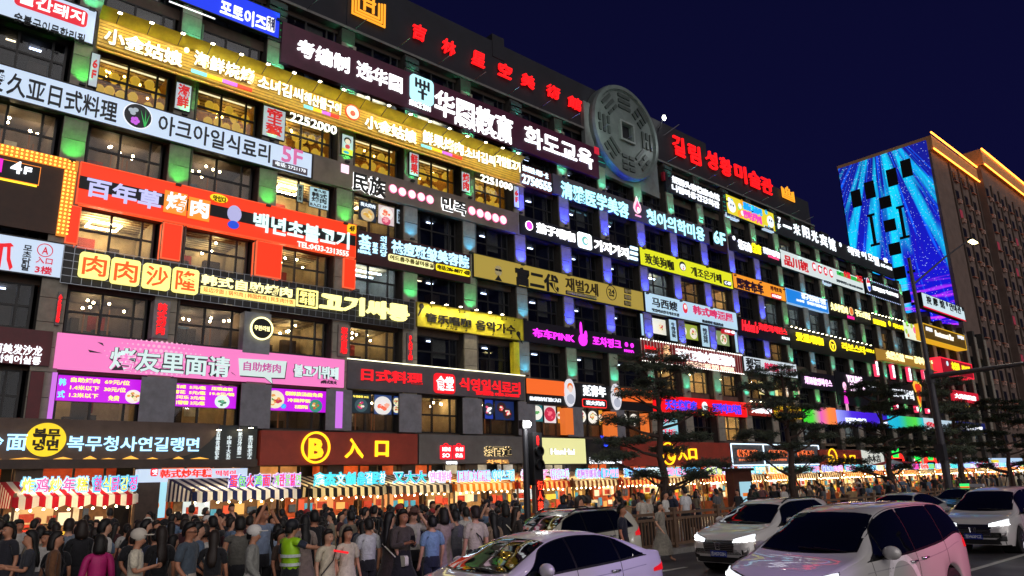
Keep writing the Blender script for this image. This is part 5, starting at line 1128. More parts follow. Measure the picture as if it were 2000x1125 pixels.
poster('purple menu lightbox with noodle pictures, right one under the pink board', 527, 757, 802, 645, PU, [('朝鲜族汤面免费', .24, .86, .7, .88, YL), ('冷面拌饭', .28, .66, .42, .58, YL), ('石锅拌饭', .4, .62, .14, .3, YL), ('B\n入\n口\n2\n楼', .93, .97, .1, .9, YL)], [(.08, .5, .35, 'e#e8e0c0,1', FOOD), (.75, .3, .26, 'e#308878,1', FOOD), (.22, .22, .1, 'e#30a8f0,1', ['e#50c0f8,1'])])
poster('dark sushi photo lightbox in the window right of the lilac column', 677, 767, 806, 724, 'e#1a2830,.9', [('午餐套餐 39元', .25, .9, .78, .9, 'e#ffe860,1.3')], [(.6, .4, .3, 'e#385058,1', ['e#d02868,.9', 'e#e8e0d0,1', 'e#70b040,.9'])])
poster('bright seafood photo lightbox beside the dark sushi one', 730, 770, 809, 765, 'e#30487c,.9', (), [(.5, .45, .42, 'e#e0dcd8,1', ['e#f06848,1', 'e#f0a890,1', 'e#e8e0e0,1'])])
poster('narrow dessert photo lightbox beside the seafood one', 768, 773, 810, 781, 'e#1c3c80,.9', (), [(.5, .7, .18, 'e#e8e0c0,1', FOOD), (.5, .3, .18, 'e#e8e0c0,1', FOOD)])
poster('blue sashimi photo lightbox left of the signal pole lamp', 946, 780, 818, 963, 'e#2038a0,.9', (), [(.5, .5, .3, 'e#202838,1', ['e#f06080,1', 'e#ffffff,1'])])
poster('long boat sashimi photo lightbox beside the signal pole lamp', 966, 782, 820, 1004, 'e#182858,.9', (), [(.35, .65, .25, 'e#302020,1', ['e#f06080,1', 'e#f0e0d0,1', 'e#e03030,1']), (.65, .35, .25, 'e#302020,1', ['e#f06080,1', 'e#f0e0d0,1', 'e#e03030,1'])])
for i, (x0, yt, yb, x1, f, c) in enumerate(((1036, 788, 823, 1060, 'e#207078,.9', ['e#e8f0e0,1', 'e#60a860,1']), (1062, 791, 826, 1086, 'e#e8e0e0,.9', ['e#d02850,1', 'e#f07080,1']), (1088, 795, 827, 1097, 'e#d08830,.9', FOOD), (1124, 797, 828, 1146, 'e#282420,.9', FOOD), (1148, 799, 830, 1167, 'e#282420,.9', FOOD), (1169, 801, 830, 1177, 'e#e0a030,.9', FOOD), (1207, 803, 833, 1226, 'e#282420,.9', FOOD), (1228, 805, 834, 1248, 'e#282420,.9', ['e#e02848,1', 'e#f0a0a0,1']))):
    poster('food photo lightbox number %s from the left under the black skewer fascia' % ['one', 'two', 'three', 'four', 'five', 'six', 'seven', 'eight'][i], x0, yt, yb, x1, f, (), [(.5, .5, .36 if x1 - x0 > 12 else .2, 'e#f0ece0,1' if i != 1 else 'e#c02848,1', c)], group='food photo lightboxes')
for i, (x0, yt, yb, x1) in enumerate(((1257, 617, 648, 1304), (1323, 629, 659, 1366), (1384, 642, 670, 1424), (1481, 745, 770, 1519), (1534, 752, 776, 1562))):
    poster('%s food photo lightbox in the windows under the right hand Korean boards' % ['first', 'second', 'third', 'fourth', 'fifth'][i], x0, yt, yb, x1, ['e#f0f0e0,.9', 'e#a8b848,.8', 'e#88a068,.8', 'e#e8d890,.9', 'e#e0c0a0,.9'][i], (), [(.25, .5, .3, 'e#f8f0e0,1', FOOD), (.72, .45, .32, 'e#e8e0d0,1', FOOD)])
poster('pale cyan lightbox pair behind the first pine trunk', 1270, 808, 852, 1324, 'e#a0e0f0,.85', [('打折', .3, .9, .1, .35, 'e#ff2850,1.2'), ('特价', .3, .7, .6, .85, 'e#f04060,1')])
poster('white barbecue poster with dark characters on the fifth floor', 604, 363, 403, 642, 'e#b8dce8,.8', [('爱久亚', .2, .85, .8, .93, 'd#203040,.6'), ('韩式\n烤肉', .12, .9, .28, .76, BLK), ('B入口 5F', .06, .9, .06, .22, BLK)])
poster('narrow poster with vertical characters on the fifth floor', 580, 358, 394, 592, 'e#88a098,.7', [('韩\n式\n烤\n肉', .25, .75, .1, .9, BLK)])
poster('charcoal barbecue poster with noodle bowl', 701, 390, 428, 735, 'e#182838,.9', [('炭火烤肉', .08, .92, .72, .92, 'e#e8f4ff,1.2')], [(.5, .32, .3, 'e#c8b088,1', ['e#f0d890,1', 'e#d0a040,1'])])
poster('raw meat photo poster right of the noodle bowl one', 738, 398, 436, 770, 'e#d8c8c8,.9', (), [(.5, .6, .3, 'e#f0e8e0,1', ['e#e86848,1', 'e#f0c0a0,1']), (.5, .22, .2, 'e#c84868,1', ['e#f0a0a8,1'])])
poster('narrow white strip poster with vertical characters right of the meat photo', 774, 408, 436, 784, 'e#b0c8d8,.8', [('火\n锅\n烤\n肉', .3, .7, .1, .9, BLK)])
# ================================================================== stalls
SY = 26.5 * K                         # front edge of the stall awnings
stall_txt = [('炸鸡炒年糕', '한식닭강정', '#fff03a', '#ff4aa0'), ('蛋包火鸡面', '계란불닭면', '#ff4838', '#8ce060'), ('鑫杰文创', '음걸문창', '#e8f0ff', '#60e0e8'), ('又大大', '연대볼바', '#50e8d8', '#ff90d0'),
             ('阿里郎文创雪糕', '아이스크림', '#b8e8ff', '#e0fff0'), ('烤串子', '튀김포차', '#ff80c0', '#c0f8ff'), ('老阿里郎美食', '불고기맛집', '#c080ff', '#ffb0e0'), ('延吉大冷面', '연길냉면', '#80e0ff', '#d8ffff'),
             ('网红糕点', '디저트', '#ff98d0', '#98d0ff'), ('鸡蛋堡', '계란빵', '#e8ff90', '#c8f8ff'), ('糯米米糕', '찹쌀떡', '#a0f8ff', '#fff0c0'), ('辣炒年糕', '떡볶이', '#ffe860', '#80f0e0'), ('韩式米酒', '막걸리', '#a8ffe0', '#ff90b0'),
             ('炸鱿鱼', '오징어', '#c0d0ff', '#ffd0ff'), ('铁板烧', '철판구이', '#ffb0e8', '#b0ffff'), ('手打柠檬茶', '레몬차', '#90e8ff', '#ffffb0'), ('烤面筋', '구이', '#ffa8c8', '#b8e0ff')]
word = ['red and white', 'navy and white', 'black and cream', 'grey and cream', 'orange and cream', 'crimson and gold', 'brown and cream']
scheme = [('d#b01828,.8,3', 'd#e8e0d8,.8,3'), ('d#1c2450,.8,3', 'd#d8d8dc,.8,3'), ('d#1e1c1c,.8,3', 'd#d8c8a0,.8,3'), ('d#3a3838,.8,3', 'd#d8cdb8,.8,3'), ('d#e07818,.8,3', 'd#f0d8a8,.8,3'), ('d#b83820,.8,3', 'd#e8c078,.8,3'), ('d#6a4028,.8,3', 'd#e0d0b0,.8,3')]
xs = [(4.11, 7.55), (9.24, 13.2), (13.5, 16.9), (17.0, 20.25), (20.35, 23.9)] + [(24.1 + 3.75 * i, 24.1 + 3.75 * i + 3.5) for i in range(26)]
xs = [(0.2, 3.6)] + xs
ORD = 'first second third fourth fifth sixth seventh eighth ninth tenth eleventh twelfth thirteenth fourteenth fifteenth sixteenth seventeenth eighteenth nineteenth twentieth twenty-first twenty-second twenty-third twenty-fourth twenty-fifth twenty-sixth twenty-seventh twenty-eighth twenty-ninth thirtieth thirty-first thirty-second thirty-third'.split()
def canvas(col):
    if 'cv' + col in _M: return _M['cv' + col]
    m = bpy.data.materials.new('canvas'); m.use_nodes = True; n = m.node_tree.nodes; L = m.node_tree.links; b = n['Principled BSDF']; b.inputs['Base Color'].default_value = lin(col[1:8]); b.inputs['Roughness'].default_value = .8
    t = n.new('ShaderNodeBsdfTranslucent'); t.inputs[0].default_value = lin(col[1:8]); x = n.new('ShaderNodeMixShader'); x.inputs[0].default_value = .45; L.new(b.outputs[0], x.inputs[1]); L.new(t.outputs[0], x.inputs[2]); L.new(x.outputs[0], n['Material Output'].inputs[0]); _M['cv' + col] = m; return m
def stall(i, x0, x1):
    x0 *= K; x1 *= K; y0 = SY; d = 2.4; big = i <= 14
    sc_ = [4, 0, 1, 2, 3, 4, 5, 6, 5, 6, 5][i] if i < 11 else random.choice([5, 6, 4])
    base = ((x0 + x1) / 2, y0 + 1, .0)
    zt = 2.40; zb = 2.0; t = thing('food_stall', '', 'food stall', base, 'food stalls along the shop front')
    nth = ['cut off at the left edge', 'first whole one from the left', 'second whole one from the left', 'third whole one from the left', 'fourth whole one from the left', 'fifth whole one from the left', 'just right of the signal pole'][i] if i < 7 else None
    sx = stall_txt[(i - 1) % len(stall_txt)]
    t['label'] = ('food stall with %s striped awning, %s' % (word[sc_], nth)) if nth else 'food stall with %s striped awning, %s stall counted from the left' % (word[sc_], ORD[i])
    c0, c1 = (canvas(q) for q in scheme[sc_]); n = max(10, int((x1 - x0) / .155)); w = (x1 - x0) / n
    m = MB()
    for k in range(n):
        a, b = x0 + k * w, x0 + (k + 1) * w; m.use(c0 if k % 2 == 0 else c1)
        # sloping roof and hanging valance with a scalloped edge
        m.poly([(a, y0, zt - .12), (b, y0, zt - .12), (b, y0 + d, zt + .35), (a, y0 + d, zt + .35)], [(0, 1, 2, 3)])
        dz = .09 * abs(sin(pi * (k % 4 + .0) / 4)); dz2 = .09 * abs(sin(pi * (k % 4 + 1.0) / 4))
        m.poly([(a, y0 - .01, zt - .12), (b, y0 - .01, zt - .12), (b, y0 - .05, zb - dz2 + .04), (a, y0 - .05, zb - dz + .04)], [(3, 2, 1, 0)])
    for xx, s in ((x0, 1), (x1, -1)):
        for k in range(12):
            a, b = y0 + d * k / 12, y0 + d * (k + 1) / 12; m.use(c0 if k % 2 == 0 else c1)
            m.poly([(xx, a, zt - .12 + .47 * k / 12), (xx, b, zt - .12 + .47 * (k + 1) / 12), (xx - .02 * s, b, zb), (xx - .02 * s, a, zb)], [(0, 1, 2, 3)])
    m.build('awning', t, base)
    for xx in (x0 + .08, x1 - .08):
        for yy in (y0 + .1, y0 + d - .1): MB().use('d#7a5a3a,.6').box(xx - .035, xx + .035, yy - .035, yy + .035, 0, zt).build('post', t, base)
    R = random.Random(i)
    MB().use(R.choice(['d#b05828,.6', 'd#a08868,.6', 'd#c8c0b0,.6', 'd#8a3020,.6'])).box(x0 + .2, x1 - .2, y0 + .35, y0 + 1.0, 0, .95).build('counter', t, base)
    m = MB()
    for k in range(14):
        m.use(R.choice(['d#e0b050,.5', 'd#c04020,.5', 'd#f0e8d8,.5', 'd#50803a,.5', 'd#3070a0,.5'])); xx = R.uniform(x0 + .3, x1 - .5); m.box(xx, xx + R.uniform(.12, .3), y0 + .4, y0 + .8, .955, R.uniform(1.05, 1.35))
    m.build('goods', t, base, kind='stuff')
    m = MB()
    for k in range(16):
        a_ = x0 + .2 + (x1 - x0 - .5) * (k % 8) / 8 + R.uniform(0, .1); z_ = .95 + (k // 8) * .5 + R.uniform(-.05, .1)
        m.use(R.choice(['e#f0b060,.8', 'e#e85030,.7', 'e#f8e8c0,.9', 'e#40a0c0,.6', 'd#f0e8d8,.6', 'd#c03020,.6', 'e#ffd040,.8', 'd#304060,.6'])).box(a_, a_ + R.uniform(.15, .36), y0 + d - .33 - .01 * (k % 3), y0 + d - .29, z_, z_ + R.uniform(.2, .42))
    m.build('price_cards', t, base, kind='stuff')
    m = MB().use('e#ffe8b0,20'); [m.ball((x0 + .2 + (x1 - x0 - .4) * k / 9, y0 + .25, zb - .04 - .05 * sin(k * 1.9) ** 2), .035, 6, 4) for k in range(10)]; m.build('bulb_string', t, base, kind='stuff')
    MB().use('e#ffe2a8,60').box(x0 + .3, x1 - .3, y0 + .6, y0 + .68, zb + .12, zb + .17).build('light_tube', t, base)
    q0 = R.uniform(x0 + .2, x1 - 1.5); MB().use(R.choice(['e#ffdca0,.8', 'e#e8c080,.6', 'e#f0a060,.6', 'e#d8e8f0,.7'])).box(q0, q0 + R.uniform(.6, 1.2), y0 + d - .35, y0 + d - .3, 1.5, 2.0).use('d#b03020,.6').box(q0 + .1, q0 + .5, y0 + d - .37, y0 + d - .351, 1.55, 1.8).build('menu_board', t, base)
    MB().use(R.choice(['d#8a6a40,.7,6', 'd#a08058,.7,6', 'd#6a4a30,.7,6', 'd#a8481c,.7,6'])).box(x0 + .15, x1 - .15, y0 + d - .28, y0 + d - .24, 0, 2.2).build('back_panel', t, base)
    # neon sign standing on the awning edge: a thing of its own
    sb = ((x0 + x1) / 2, y0 - .1, zt - .1)
    s = thing('neon_sign', '', 'neon sign', sb, 'neon signs above the food stalls')
    s['label'] = 'neon sign with %s lettering over the stall %s' % ({'#fff03a': 'yellow and pink', '#ff4838': 'red and green', '#e8f0ff': 'white and violet', '#50e8d8': 'turquoise', '#b8e8ff': 'icy blue', '#ff80c0': 'pink'}.get(sx[2], 'mixed'), nth if nth else ORD[i] + ' from the left')
    za, zc = zt - .02, zt + .42
    tot = x1 - x0; g0, g1 = x0 + (.15 if i != 2 else tot * .3), x1 - .1; mid = g0 + (g1 - g0) * .56
    for (tx, a, b, col, oc) in ((sx[0], g0, mid, sx[2], ['#ffffff', '#ffffff', '#4a40e0', '#38e0e0', '#2040c0', '#ff40a0'][i % 6]), (sx[1], mid + .12, g1, sx[3], ['#ffffff', '#38c0ff', '#e060ff', '#30d0f0'][i % 4])):
        m = MB().use('e%s,1.1' % ['#d8f0ff', '#8ad8ff', '#e8e0ff', '#60d8f0'][i % 4]); add_text(m, tx, a - .03, b + .03, za - .03, zc + .03, y0 - .06, .17, .02); m.build('letter_outline', s, sb)
        m = MB().use('e%s,.9' % oc); add_text(m, tx, a, b, za, zc, y0 - .10, .11, .015); m.build('letter_outline', s, sb)
        if big:
            cols = [col, sx[3] if col == sx[2] else sx[2]]
            for q, ch in enumerate(tx):
                n_ = len(tx); qa = a + (b - a) * q / n_; qb = a + (b - a) * (q + .93) / n_
                m = MB().use('e%s,1.2' % cols[q % 2 if i in (1, 2, 3) else 0]); add_text(m, ch, qa + .02, qb, za + .03, zc - .03, y0 - .13, .03, .015); m.build('letter', s, sb)
        else:
            m = MB().use('e%s,1.1' % col); add_text(m, tx, a + .02, b - .02, za + .03, zc - .03, y0 - .13, .03, .015); m.build('lettering', s, sb)
for i, (a, b) in enumerate(xs): stall(i, a, b)

def simple(name, label, cat, base, mb, part='body', kind=None, group=None):
    t = thing(name, label, cat, base, group); mb.build(part, t, base); return t
# shop front fascia of the rice cake shop under the noodle board
def shopboard(label, x0, yt, yb, x1, face, texts, Y, **k): return sign(label, x0, yt, yb, x1, face, texts, Y=Y, **k)
sign('pale lightbox with red Chinese and Korean lettering above the orange shopfront', 268, 914, 945, 485, 'e#c8dcf4,.9', [('韩式炒年糕', 312, 917, 934, 413, 'e#ff2410,1.2', .07), ('떡볶이', 421, 919, 930, 459, 'e#ff4060,1', .04), ('옛', 296, 917, 928, 306, WH1, .05, None, ('e#e02030,1', .2))], Y=D + .05, frame=None, depth=.5)
of = MB().use('e#f06020,.55'); a0 = at(268, 960, D + .45)
u0_, u1_ = u_at(268, 2, D + .45), u_at(487, 2, D + .45)
t_ = thing('shopfront', 'glowing orange shopfront with posters under the pale lightbox', 'shopfront', (u0_, D + .5, .13)); bs_ = (u0_, D + .5, .13)
MB().use('d#e85818,.6').box(u0_, u0_ + 1.3, D + .4, D + .58, .13, 3.3).box(u0_ + 2.6, u0_ + 3.6, D + .4, D + .58, .13, 3.3).box(u1_ - 2, u1_, D + .4, D + .58, .13, 3.3).box(u0_, u1_, D + .4, D + .58, 3.0, 3.3).build('wall', t_, bs_)
MB().use('e#ffa030,1.5').box(u0_, u1_, D + .3, D + .38, 3.22, 3.3).build('light_strip', t_, bs_)
for a, b, c in ((.1, 1.1, 'e#a8e0f0,.95'), (1.5, 2.4, 'e#f8e0c0,1'), (3.9, 4.6, 'e#f0c050,.9'), (4.9, 5.5, 'e#f0a080,.9')): MB().use(c).box(u0_ + a, u0_ + b, D + .34, D + .39, 1.3, 2.8).use('e#e08030,.9').disc(u0_ + (a + b) / 2, 1.8, .25, .25, D + .33, D + .339, 14).build('poster', t_, bs_)
# A vertical red banner beside things, brown kiosk, umbrella
kb = at_z(1615, 985, .13); kb = (kb.x, kb.y, .13)
kb = (31.9, 19.6, .13)
simple('information_kiosk', 'dark brown street kiosk with a lit blue poster, right of the second pine', 'kiosk', kb,
       MB().use('d#5a2c1c,.6,2').box(kb[0] - .8, kb[0] + .8, kb[1] - .2, kb[1] + .2, .13, 2.5).use('d#3a1c10,.6').box(kb[0] - .9, kb[0] + .9, kb[1] - .3, kb[1] + .3, 2.5, 2.62).use('e#a8d8e8,.85').box(kb[0] - .35, kb[0] + .6, kb[1] - .24, kb[1] - .201, .7, 2.0).use('e#e87828,.9').box(kb[0] - .2, kb[0] + .4, kb[1] - .26, kb[1] - .241, 1.35, 1.5))
ub = (at(1750, 935, 23).x, 23, .13)
m = MB().use('d#6a6a70,.5').bar((ub[0], ub[1], .13), (ub[0], ub[1], 2.9), .03)
for k in range(8):
    a, b = k * pi / 4, (k + 1) * pi / 4; m.use('d#c03038,.8' if k % 2 else 'd#c8e0f0,.8').poly([(ub[0], ub[1], 3.1), (ub[0] + 1.9 * cos(a), ub[1] + 1.9 * sin(a), 2.75), (ub[0] + 1.9 * cos(b), ub[1] + 1.9 * sin(b), 2.75)], [(0, 1, 2)])
simple('parasol', 'wide stall parasol in pale blue and red beyond the third pine', 'parasol', ub, m)

# ================================================================== fence
fx0, fx1, fy = at_z(1240, 1062, .13).x, 46.0, KERB_Y + .5
fx0 = 17.9
fb = (fx0, fy, .13); fence = thing('fence', 'brown timber style railing with posts along the kerb behind the cars', 'fence', fb)
FB = 'd#6a5240,.7,4'
pm_ = MB().use(FB).box(-.07, .07, -.07, .07, 0, 1.15).box(-.1, .1, -.1, .1, 1.15, 1.22).mesh('post'); rm_ = MB().use(FB).box(.07, 2.43, -.035, .035, -.04, .04).mesh('rail'); bm_ = MB().use(FB).box(-.028, .028, -.02, .02, .12, .86).mesh('baluster')
nb = 0
for i in range(11):
    x = i * 2.5; put('post', pm_, fence, (x, 0, 0))
    for z in (.12, .88, 1.05): put('rail', rm_, fence, (x, 0, z))
    for k in range(14):
        put('baluster', bm_, fence, (x + .2 + k * .162, 0, 0)); nb += 1

# ================================================================== poles and lamps
# pedestrian signal with the red character strip
px_, py_ = 15.83 * K, 17 * K
sb = (px_, py_, 0); tz = at(1022, 832, py_).z
s = thing('pedestrian_signal', 'black signal column with a lit lamp on top and red characters running down it', 'traffic signal', sb)
MB().use('d#26262c,.5').bar((px_, py_, 0), (px_, py_, tz), .11, .08, 12).build('pole', s, sb)
yq = py_ - .1
hd = MB().use('d#141418,.5').box(px_ + .08, px_ + .44, yq - .15, yq + .15, at(1030, 948, yq).z, at(1030, 845, yq).z); hd.build('signal_housing', s, sb)
m = MB()
zc = at(1030, 860, yq).z; m.use('e#ff2020,1.8'); xx = px_ + .26
m.disc(xx, zc + .09, .035, .035, yq - .17, yq - .151, 10).prism([(xx - .05, zc + .05), (xx - .03, zc - .05), (xx + .03, zc - .05), (xx + .05, zc + .05)][::-1], yq - .17, yq - .151).prism([(xx - .04, zc - .05), (xx - .03, zc - .14), (xx + .03, zc - .14), (xx + .04, zc - .05)][::-1], yq - .17, yq - .151); m.build('red_man', s, sb)
for z_ in (882, 908):
    z = at(1030, z_, yq).z; MB().use('d#0a0a0c,.4').ring(xx, z, .15, .15, .03, yq - .26, yq - .151, 18).use('d#20242a,.3').disc(xx, z, .12, .12, yq - .16, yq - .151, 18).build('lens', s, sb)
z1, z0 = at(1030, 935, yq).z, at(1030, 1003, yq).z
MB().use('d#7a6a60,.6').box(px_ + .1, px_ + .42, yq - .14, yq - .0, z0, z1).use('e#500808,.5').box(px_ + .13, px_ + .39, yq - .17, yq - .141, z0 + .03, z1 - .03).build('display', s, sb)
m = MB().use('e#ff3820,2.2'); n_ = 3
for k, ch in enumerate('行人禁'):
    hh = (z1 - z0 - .1) / 3; add_text(m, ch, px_ + .16, px_ + .36, z1 - .05 - hh * (k + .92), z1 - .05 - hh * (k + .06), yq - .17, .05, .01)
m.build('lettering', s, sb)
lz = at(1020, 829, py_).z
MB().use('e#fffff4,60').ball((px_, py_ - .15, lz), (.11, .07, .09), 12, 8).use('d#202024,.5').box(px_ - .14, px_ + .14, py_ - .08, py_ + .1, lz - .12, lz + .12).build('lamp', s, sb)
L = bpy.data.lights.new('signal_lamp', 'POINT'); L.energy = 90; L.color = (1, 1, .95); L.shadow_soft_size = .1; o = bpy.data.objects.new('signal_lamp', L); COL.objects.link(o); o.location = (px_, py_ - .5, lz + .05)
# gantry / road light pole at right
gx, gy = 48.0 * K, 16 * K; gb = (gx, gy, 0)
gp = thing('street_light_pole', 'tall dark steel pole with a lit lamp arm and a long signal arm', 'street light', gb)
ztop = at(1778, 505, gy).z; zarm = at(1812, 735, gy).z
MB().use('d#3a3840,.45').bar((gx, gy, 0), (gx, gy, zarm + .4), .22, .17, 16).bar((gx, gy, zarm + .4), (gx, gy, ztop), .13, .09, 12).build('pole', gp, gb)
MB().use('d#3a3840,.45').bar((gx, gy, zarm + .35), (gx, gy, zarm - .35), .24, .24, 16).bar((gx, gy, 2.6), (gx, gy, 2.75), .23, .23, 16).build('collar', gp, gb)
tip = at(2000, 712, gy - 4.0)
# the arm reaches out over the road towards the camera
armp = None
best = None
for k in range(60):
    yq2 = gy - 2 - k * .1
arm_end = at(2010, 709, gy - 5.5)
MB().use('d#3a3840,.45').bar((gx, gy, zarm), (arm_end.x, arm_end.y, arm_end.z), .15, .1, 12).build('signal_arm', gp, gb)
lp_ = at(1898, 471, gy - 2.6)
MB().use('d#3a3840,.45').tube([(gx, gy, ztop - 1.6), ((gx * .4 + lp_.x * .6), gy - 1.4, (ztop - 1.6) * .35 + lp_.z * .65), (lp_.x - .3, lp_.y, lp_.z + .05)], [.06, .05, .04], 8).build('lamp_arm', gp, gb)
MB().use('d#303030,.5').box(lp_.x - .35, lp_.x + .65, lp_.y - .16, lp_.y + .16, lp_.z + .02, lp_.z + .14).use('e#ffeaa0,9').box(lp_.x - .3, lp_.x + .6, lp_.y - .14, lp_.y + .14, lp_.z - .06, lp_.z + .019).build('lamp_head', gp, gb)
cbx = at(1803, 860, gy - .3); MB().use('d#2a2a30,.6').box(gx - .75, gx - .25, gy - .3, gy + .1, at(1830, 900, gy).z, at(1830, 868, gy).z).build('control_box', gp, gb)
L = bpy.data.lights.new('street_lamp_light', 'SPOT'); L.energy = 2200; L.color = (1, .93, .75); L.spot_size = radians(130); L.spot_blend = 1; L.shadow_soft_size = .3; o = bpy.data.objects.new('street_lamp_light', L); COL.objects.link(o); o.location = (lp_.x, lp_.y, lp_.z - .15)
# two lamps added unseen behind the viewer for general light on the street
for k, (lx, ly, en, tgt, col) in enumerate(((-2, -11, 700, (10, 14, 0), (1, .93, .86)), (26, -11, 600, (24, 12, 0), (1, .9, .84)))):
    b_ = (lx, ly, 0); q = thing('street_light_pole', 'added street lamp, unseen across the road behind the viewer, %s one' % ('left', 'right')[k], 'street light', b_)
    MB().use('d#3a3840,.45').bar((lx, ly, 0), (lx, ly, 10.5), .12, .08, 10).build('pole', q, b_)
    MB().use('d#3a3840,.45').bar((lx, ly, 10.3), (lx, ly + 1.8, 11), .05).build('lamp_arm', q, b_)
    MB().use('d#303030,.5').box(lx - .16, lx + .16, ly + 1.6, ly + 2.5, 11.0, 11.12).use('e#fff4d8,15').box(lx - .12, lx + .12, ly + 1.65, ly + 2.45, 10.95, 10.999).build('lamp_head', q, b_)
    spot((lx, ly + 2.1, 10.85), tgt, en, col, 100, 1, .3)
# unseen lamps added to wash the near cars with pink and violet
for k, (loc, tgt, col, en, size) in enumerate((((17.5, -1.5, 5.5), (14.6, 5.6, .6), (1, .08, .34), 2300, 34), ((9.2, -.6, 7.0), (9.0, 8.0, .5), (.5, .25, 1), 1500, 34), ((9.6, -.6, 7.2), (9.6, 8.1, .6), (.22, .12, 1), 1000, 12), ((27, -2, 6.0), (27.5, 5.0, .1), (1, .06, .5), 1800, 40))):
    b_ = (loc[0], loc[1], 0); q = thing('added_colour_lamp', 'added coloured lamp, unseen on a pole behind the viewer, %s one' % ('first', 'second', 'third', 'fourth')[k], 'lamp', b_)
    MB().use('d#202024,.5').bar((loc[0], loc[1] - .2, 0), (loc[0], loc[1] - .2, 5), .05).build('pole', q, b_); MB().use('d#202024,.5').box(loc[0] - .15, loc[0] + .15, loc[1] - .35, loc[1] - .05, 4.85, 5.15).build('lamp_head', q, b_)
    spot(loc, tgt, en, col, size, .6, .08)

# ================================================================== pines
BARK = 'd#3a2a24,.9,6'
def needle_mat():
    m = bpy.data.materials.new('pine_needles'); m.use_nodes = True; n = m.node_tree.nodes; L = m.node_tree.links; b = n['Principled BSDF']
    t = n.new('ShaderNodeTexCoord'); no = n.new('ShaderNodeTexNoise'); no.inputs['Scale'].default_value = 2.2; no.inputs['Detail'].default_value = 4; c = n.new('ShaderNodeValToRGB')
    c.color_ramp.elements[0].position = .35; c.color_ramp.elements[0].color = (.012, .018, .014, 1); c.color_ramp.elements[1].position = .65; c.color_ramp.elements[1].color = (.055, .075, .04, 1)
    L.new(t.outputs['Object'], no.inputs[0]); L.new(no.outputs[0], c.inputs[0]); L.new(c.outputs[0], b.inputs['Base Color']); b.inputs['Roughness'].default_value = .7; return m
NM = needle_mat()
def pine_meshes(seed, pads, h, lean):
    R = random.Random(seed)
    tp = [(0, 0, 0)]; n = 9
    for i in range(1, n + 1): tp.append((lean * i / n * h * .12 + R.uniform(-.07, .07), R.uniform(-.07, .07), h * i / n))
    trunk = MB().use(BARK).tube(tp, [.19 - .14 * i / n for i in range(n + 1)], 10)
    def tx(z): i = min(n - 1, int(z / h * n)); f = z / h * n - i; return Vector(tp[i]).lerp(Vector(tp[i + 1]), f)
    limb = []; crowns = []
    for (dx, dz, rx, th) in pads:
        dy = R.uniform(-.7, .7) if abs(dx) > .3 else 0
        c = Vector((dx, dy, dz)); s = tx(max(.8, dz - .25 - abs(dx) * .22)); mid = (s + c) / 2 + Vector((0, 0, -.12))
        limb.append(MB().use(BARK).tube([s, mid, c + Vector((0, 0, -.05))], [.07, .05, .02], 6).tube([mid, c + Vector((R.uniform(-.4, .4), R.uniform(-.5, .5), -.02))], [.035, .012], 5))
        m = MB().use(NM); cl = []
        for _ in range(int(22 * rx)): a = R.uniform(0, 2 * pi); q = sqrt(R.random()) * rx; cl.append((c.x + q * cos(a), c.y + q * .75 * sin(a), c.z + R.uniform(-.3, .6) * th * (1 - q / rx * .6) + .07 * sin(a * 3 + rx * 5)))
        for (x, y, z) in cl:
            rr = R.uniform(.2, .34)
            for _ in range(60):
                # needles burst from short twigs, pointing up and outward
                d = Vector((R.gauss(0, 1), R.gauss(0, 1), R.gauss(.35, .6))).normalized(); o_ = Vector((x, y, z)) + Vector((R.uniform(-1, 1) * rr, R.uniform(-1, 1) * rr, R.uniform(-.35, .35) * rr)); l = R.uniform(.12, .22); sd = d.orthogonal().normalized() * .023
                e = o_ + d * l; i0 = len(m.v); m.v += [tuple(o_ - sd), tuple(o_ + sd), tuple(e)]; m.f.append((i0, i0 + 1, i0 + 2)); m.mi.append(m.cur)
        crowns.append(m)
    return trunk.mesh('trunk'), [l.mesh('limb') for l in limb], [c.mesh('crown') for c in crowns]
padA = [(0.0, 6.75, 1.5, .45), (-.9, 6.3, 1.0, .3), (1.0, 6.35, 1.0, .3), (-1.3, 5.3, 1.0, .35), (1.1, 5.4, .9, .3), (-.2, 5.7, .8, .3), (-1.7, 4.3, 1.0, .3), (1.6, 4.6, 1.0, .3), (.3, 4.4, .8, .3), (-1.4, 3.5, 1.1, .35), (1.9, 3.7, 1.3, .4), (-2.5, 2.9, 1.1, .35), (.9, 3.2, .8, .25), (2.9, 2.6, 1.1, .3), (1.4, 2.2, .7, .25), (-1.0, 2.3, .7, .2)]
padB = [(-.2, 6.9, 1.7, .5), (1.3, 6.4, 1.1, .35), (-1.4, 6.2, 1.0, .3), (.1, 5.6, 1.0, .3), (-2.2, 5.2, 1.1, .35), (1.9, 5.3, 1.1, .3), (-.9, 4.7, 1.0, .3), (1.2, 4.3, 1.1, .35), (2.6, 3.9, 1.0, .3), (-2.0, 3.9, 1.1, .35), (.2, 3.4, .8, .3), (-2.7, 2.9, 1.0, .3), (2.3, 2.8, 1.1, .3), (.8, 2.3, .7, .2)]
PM = [pine_meshes(3, padA, 6.7, 0), pine_meshes(9, padB, 6.9, .1)]
ty = 19 * K
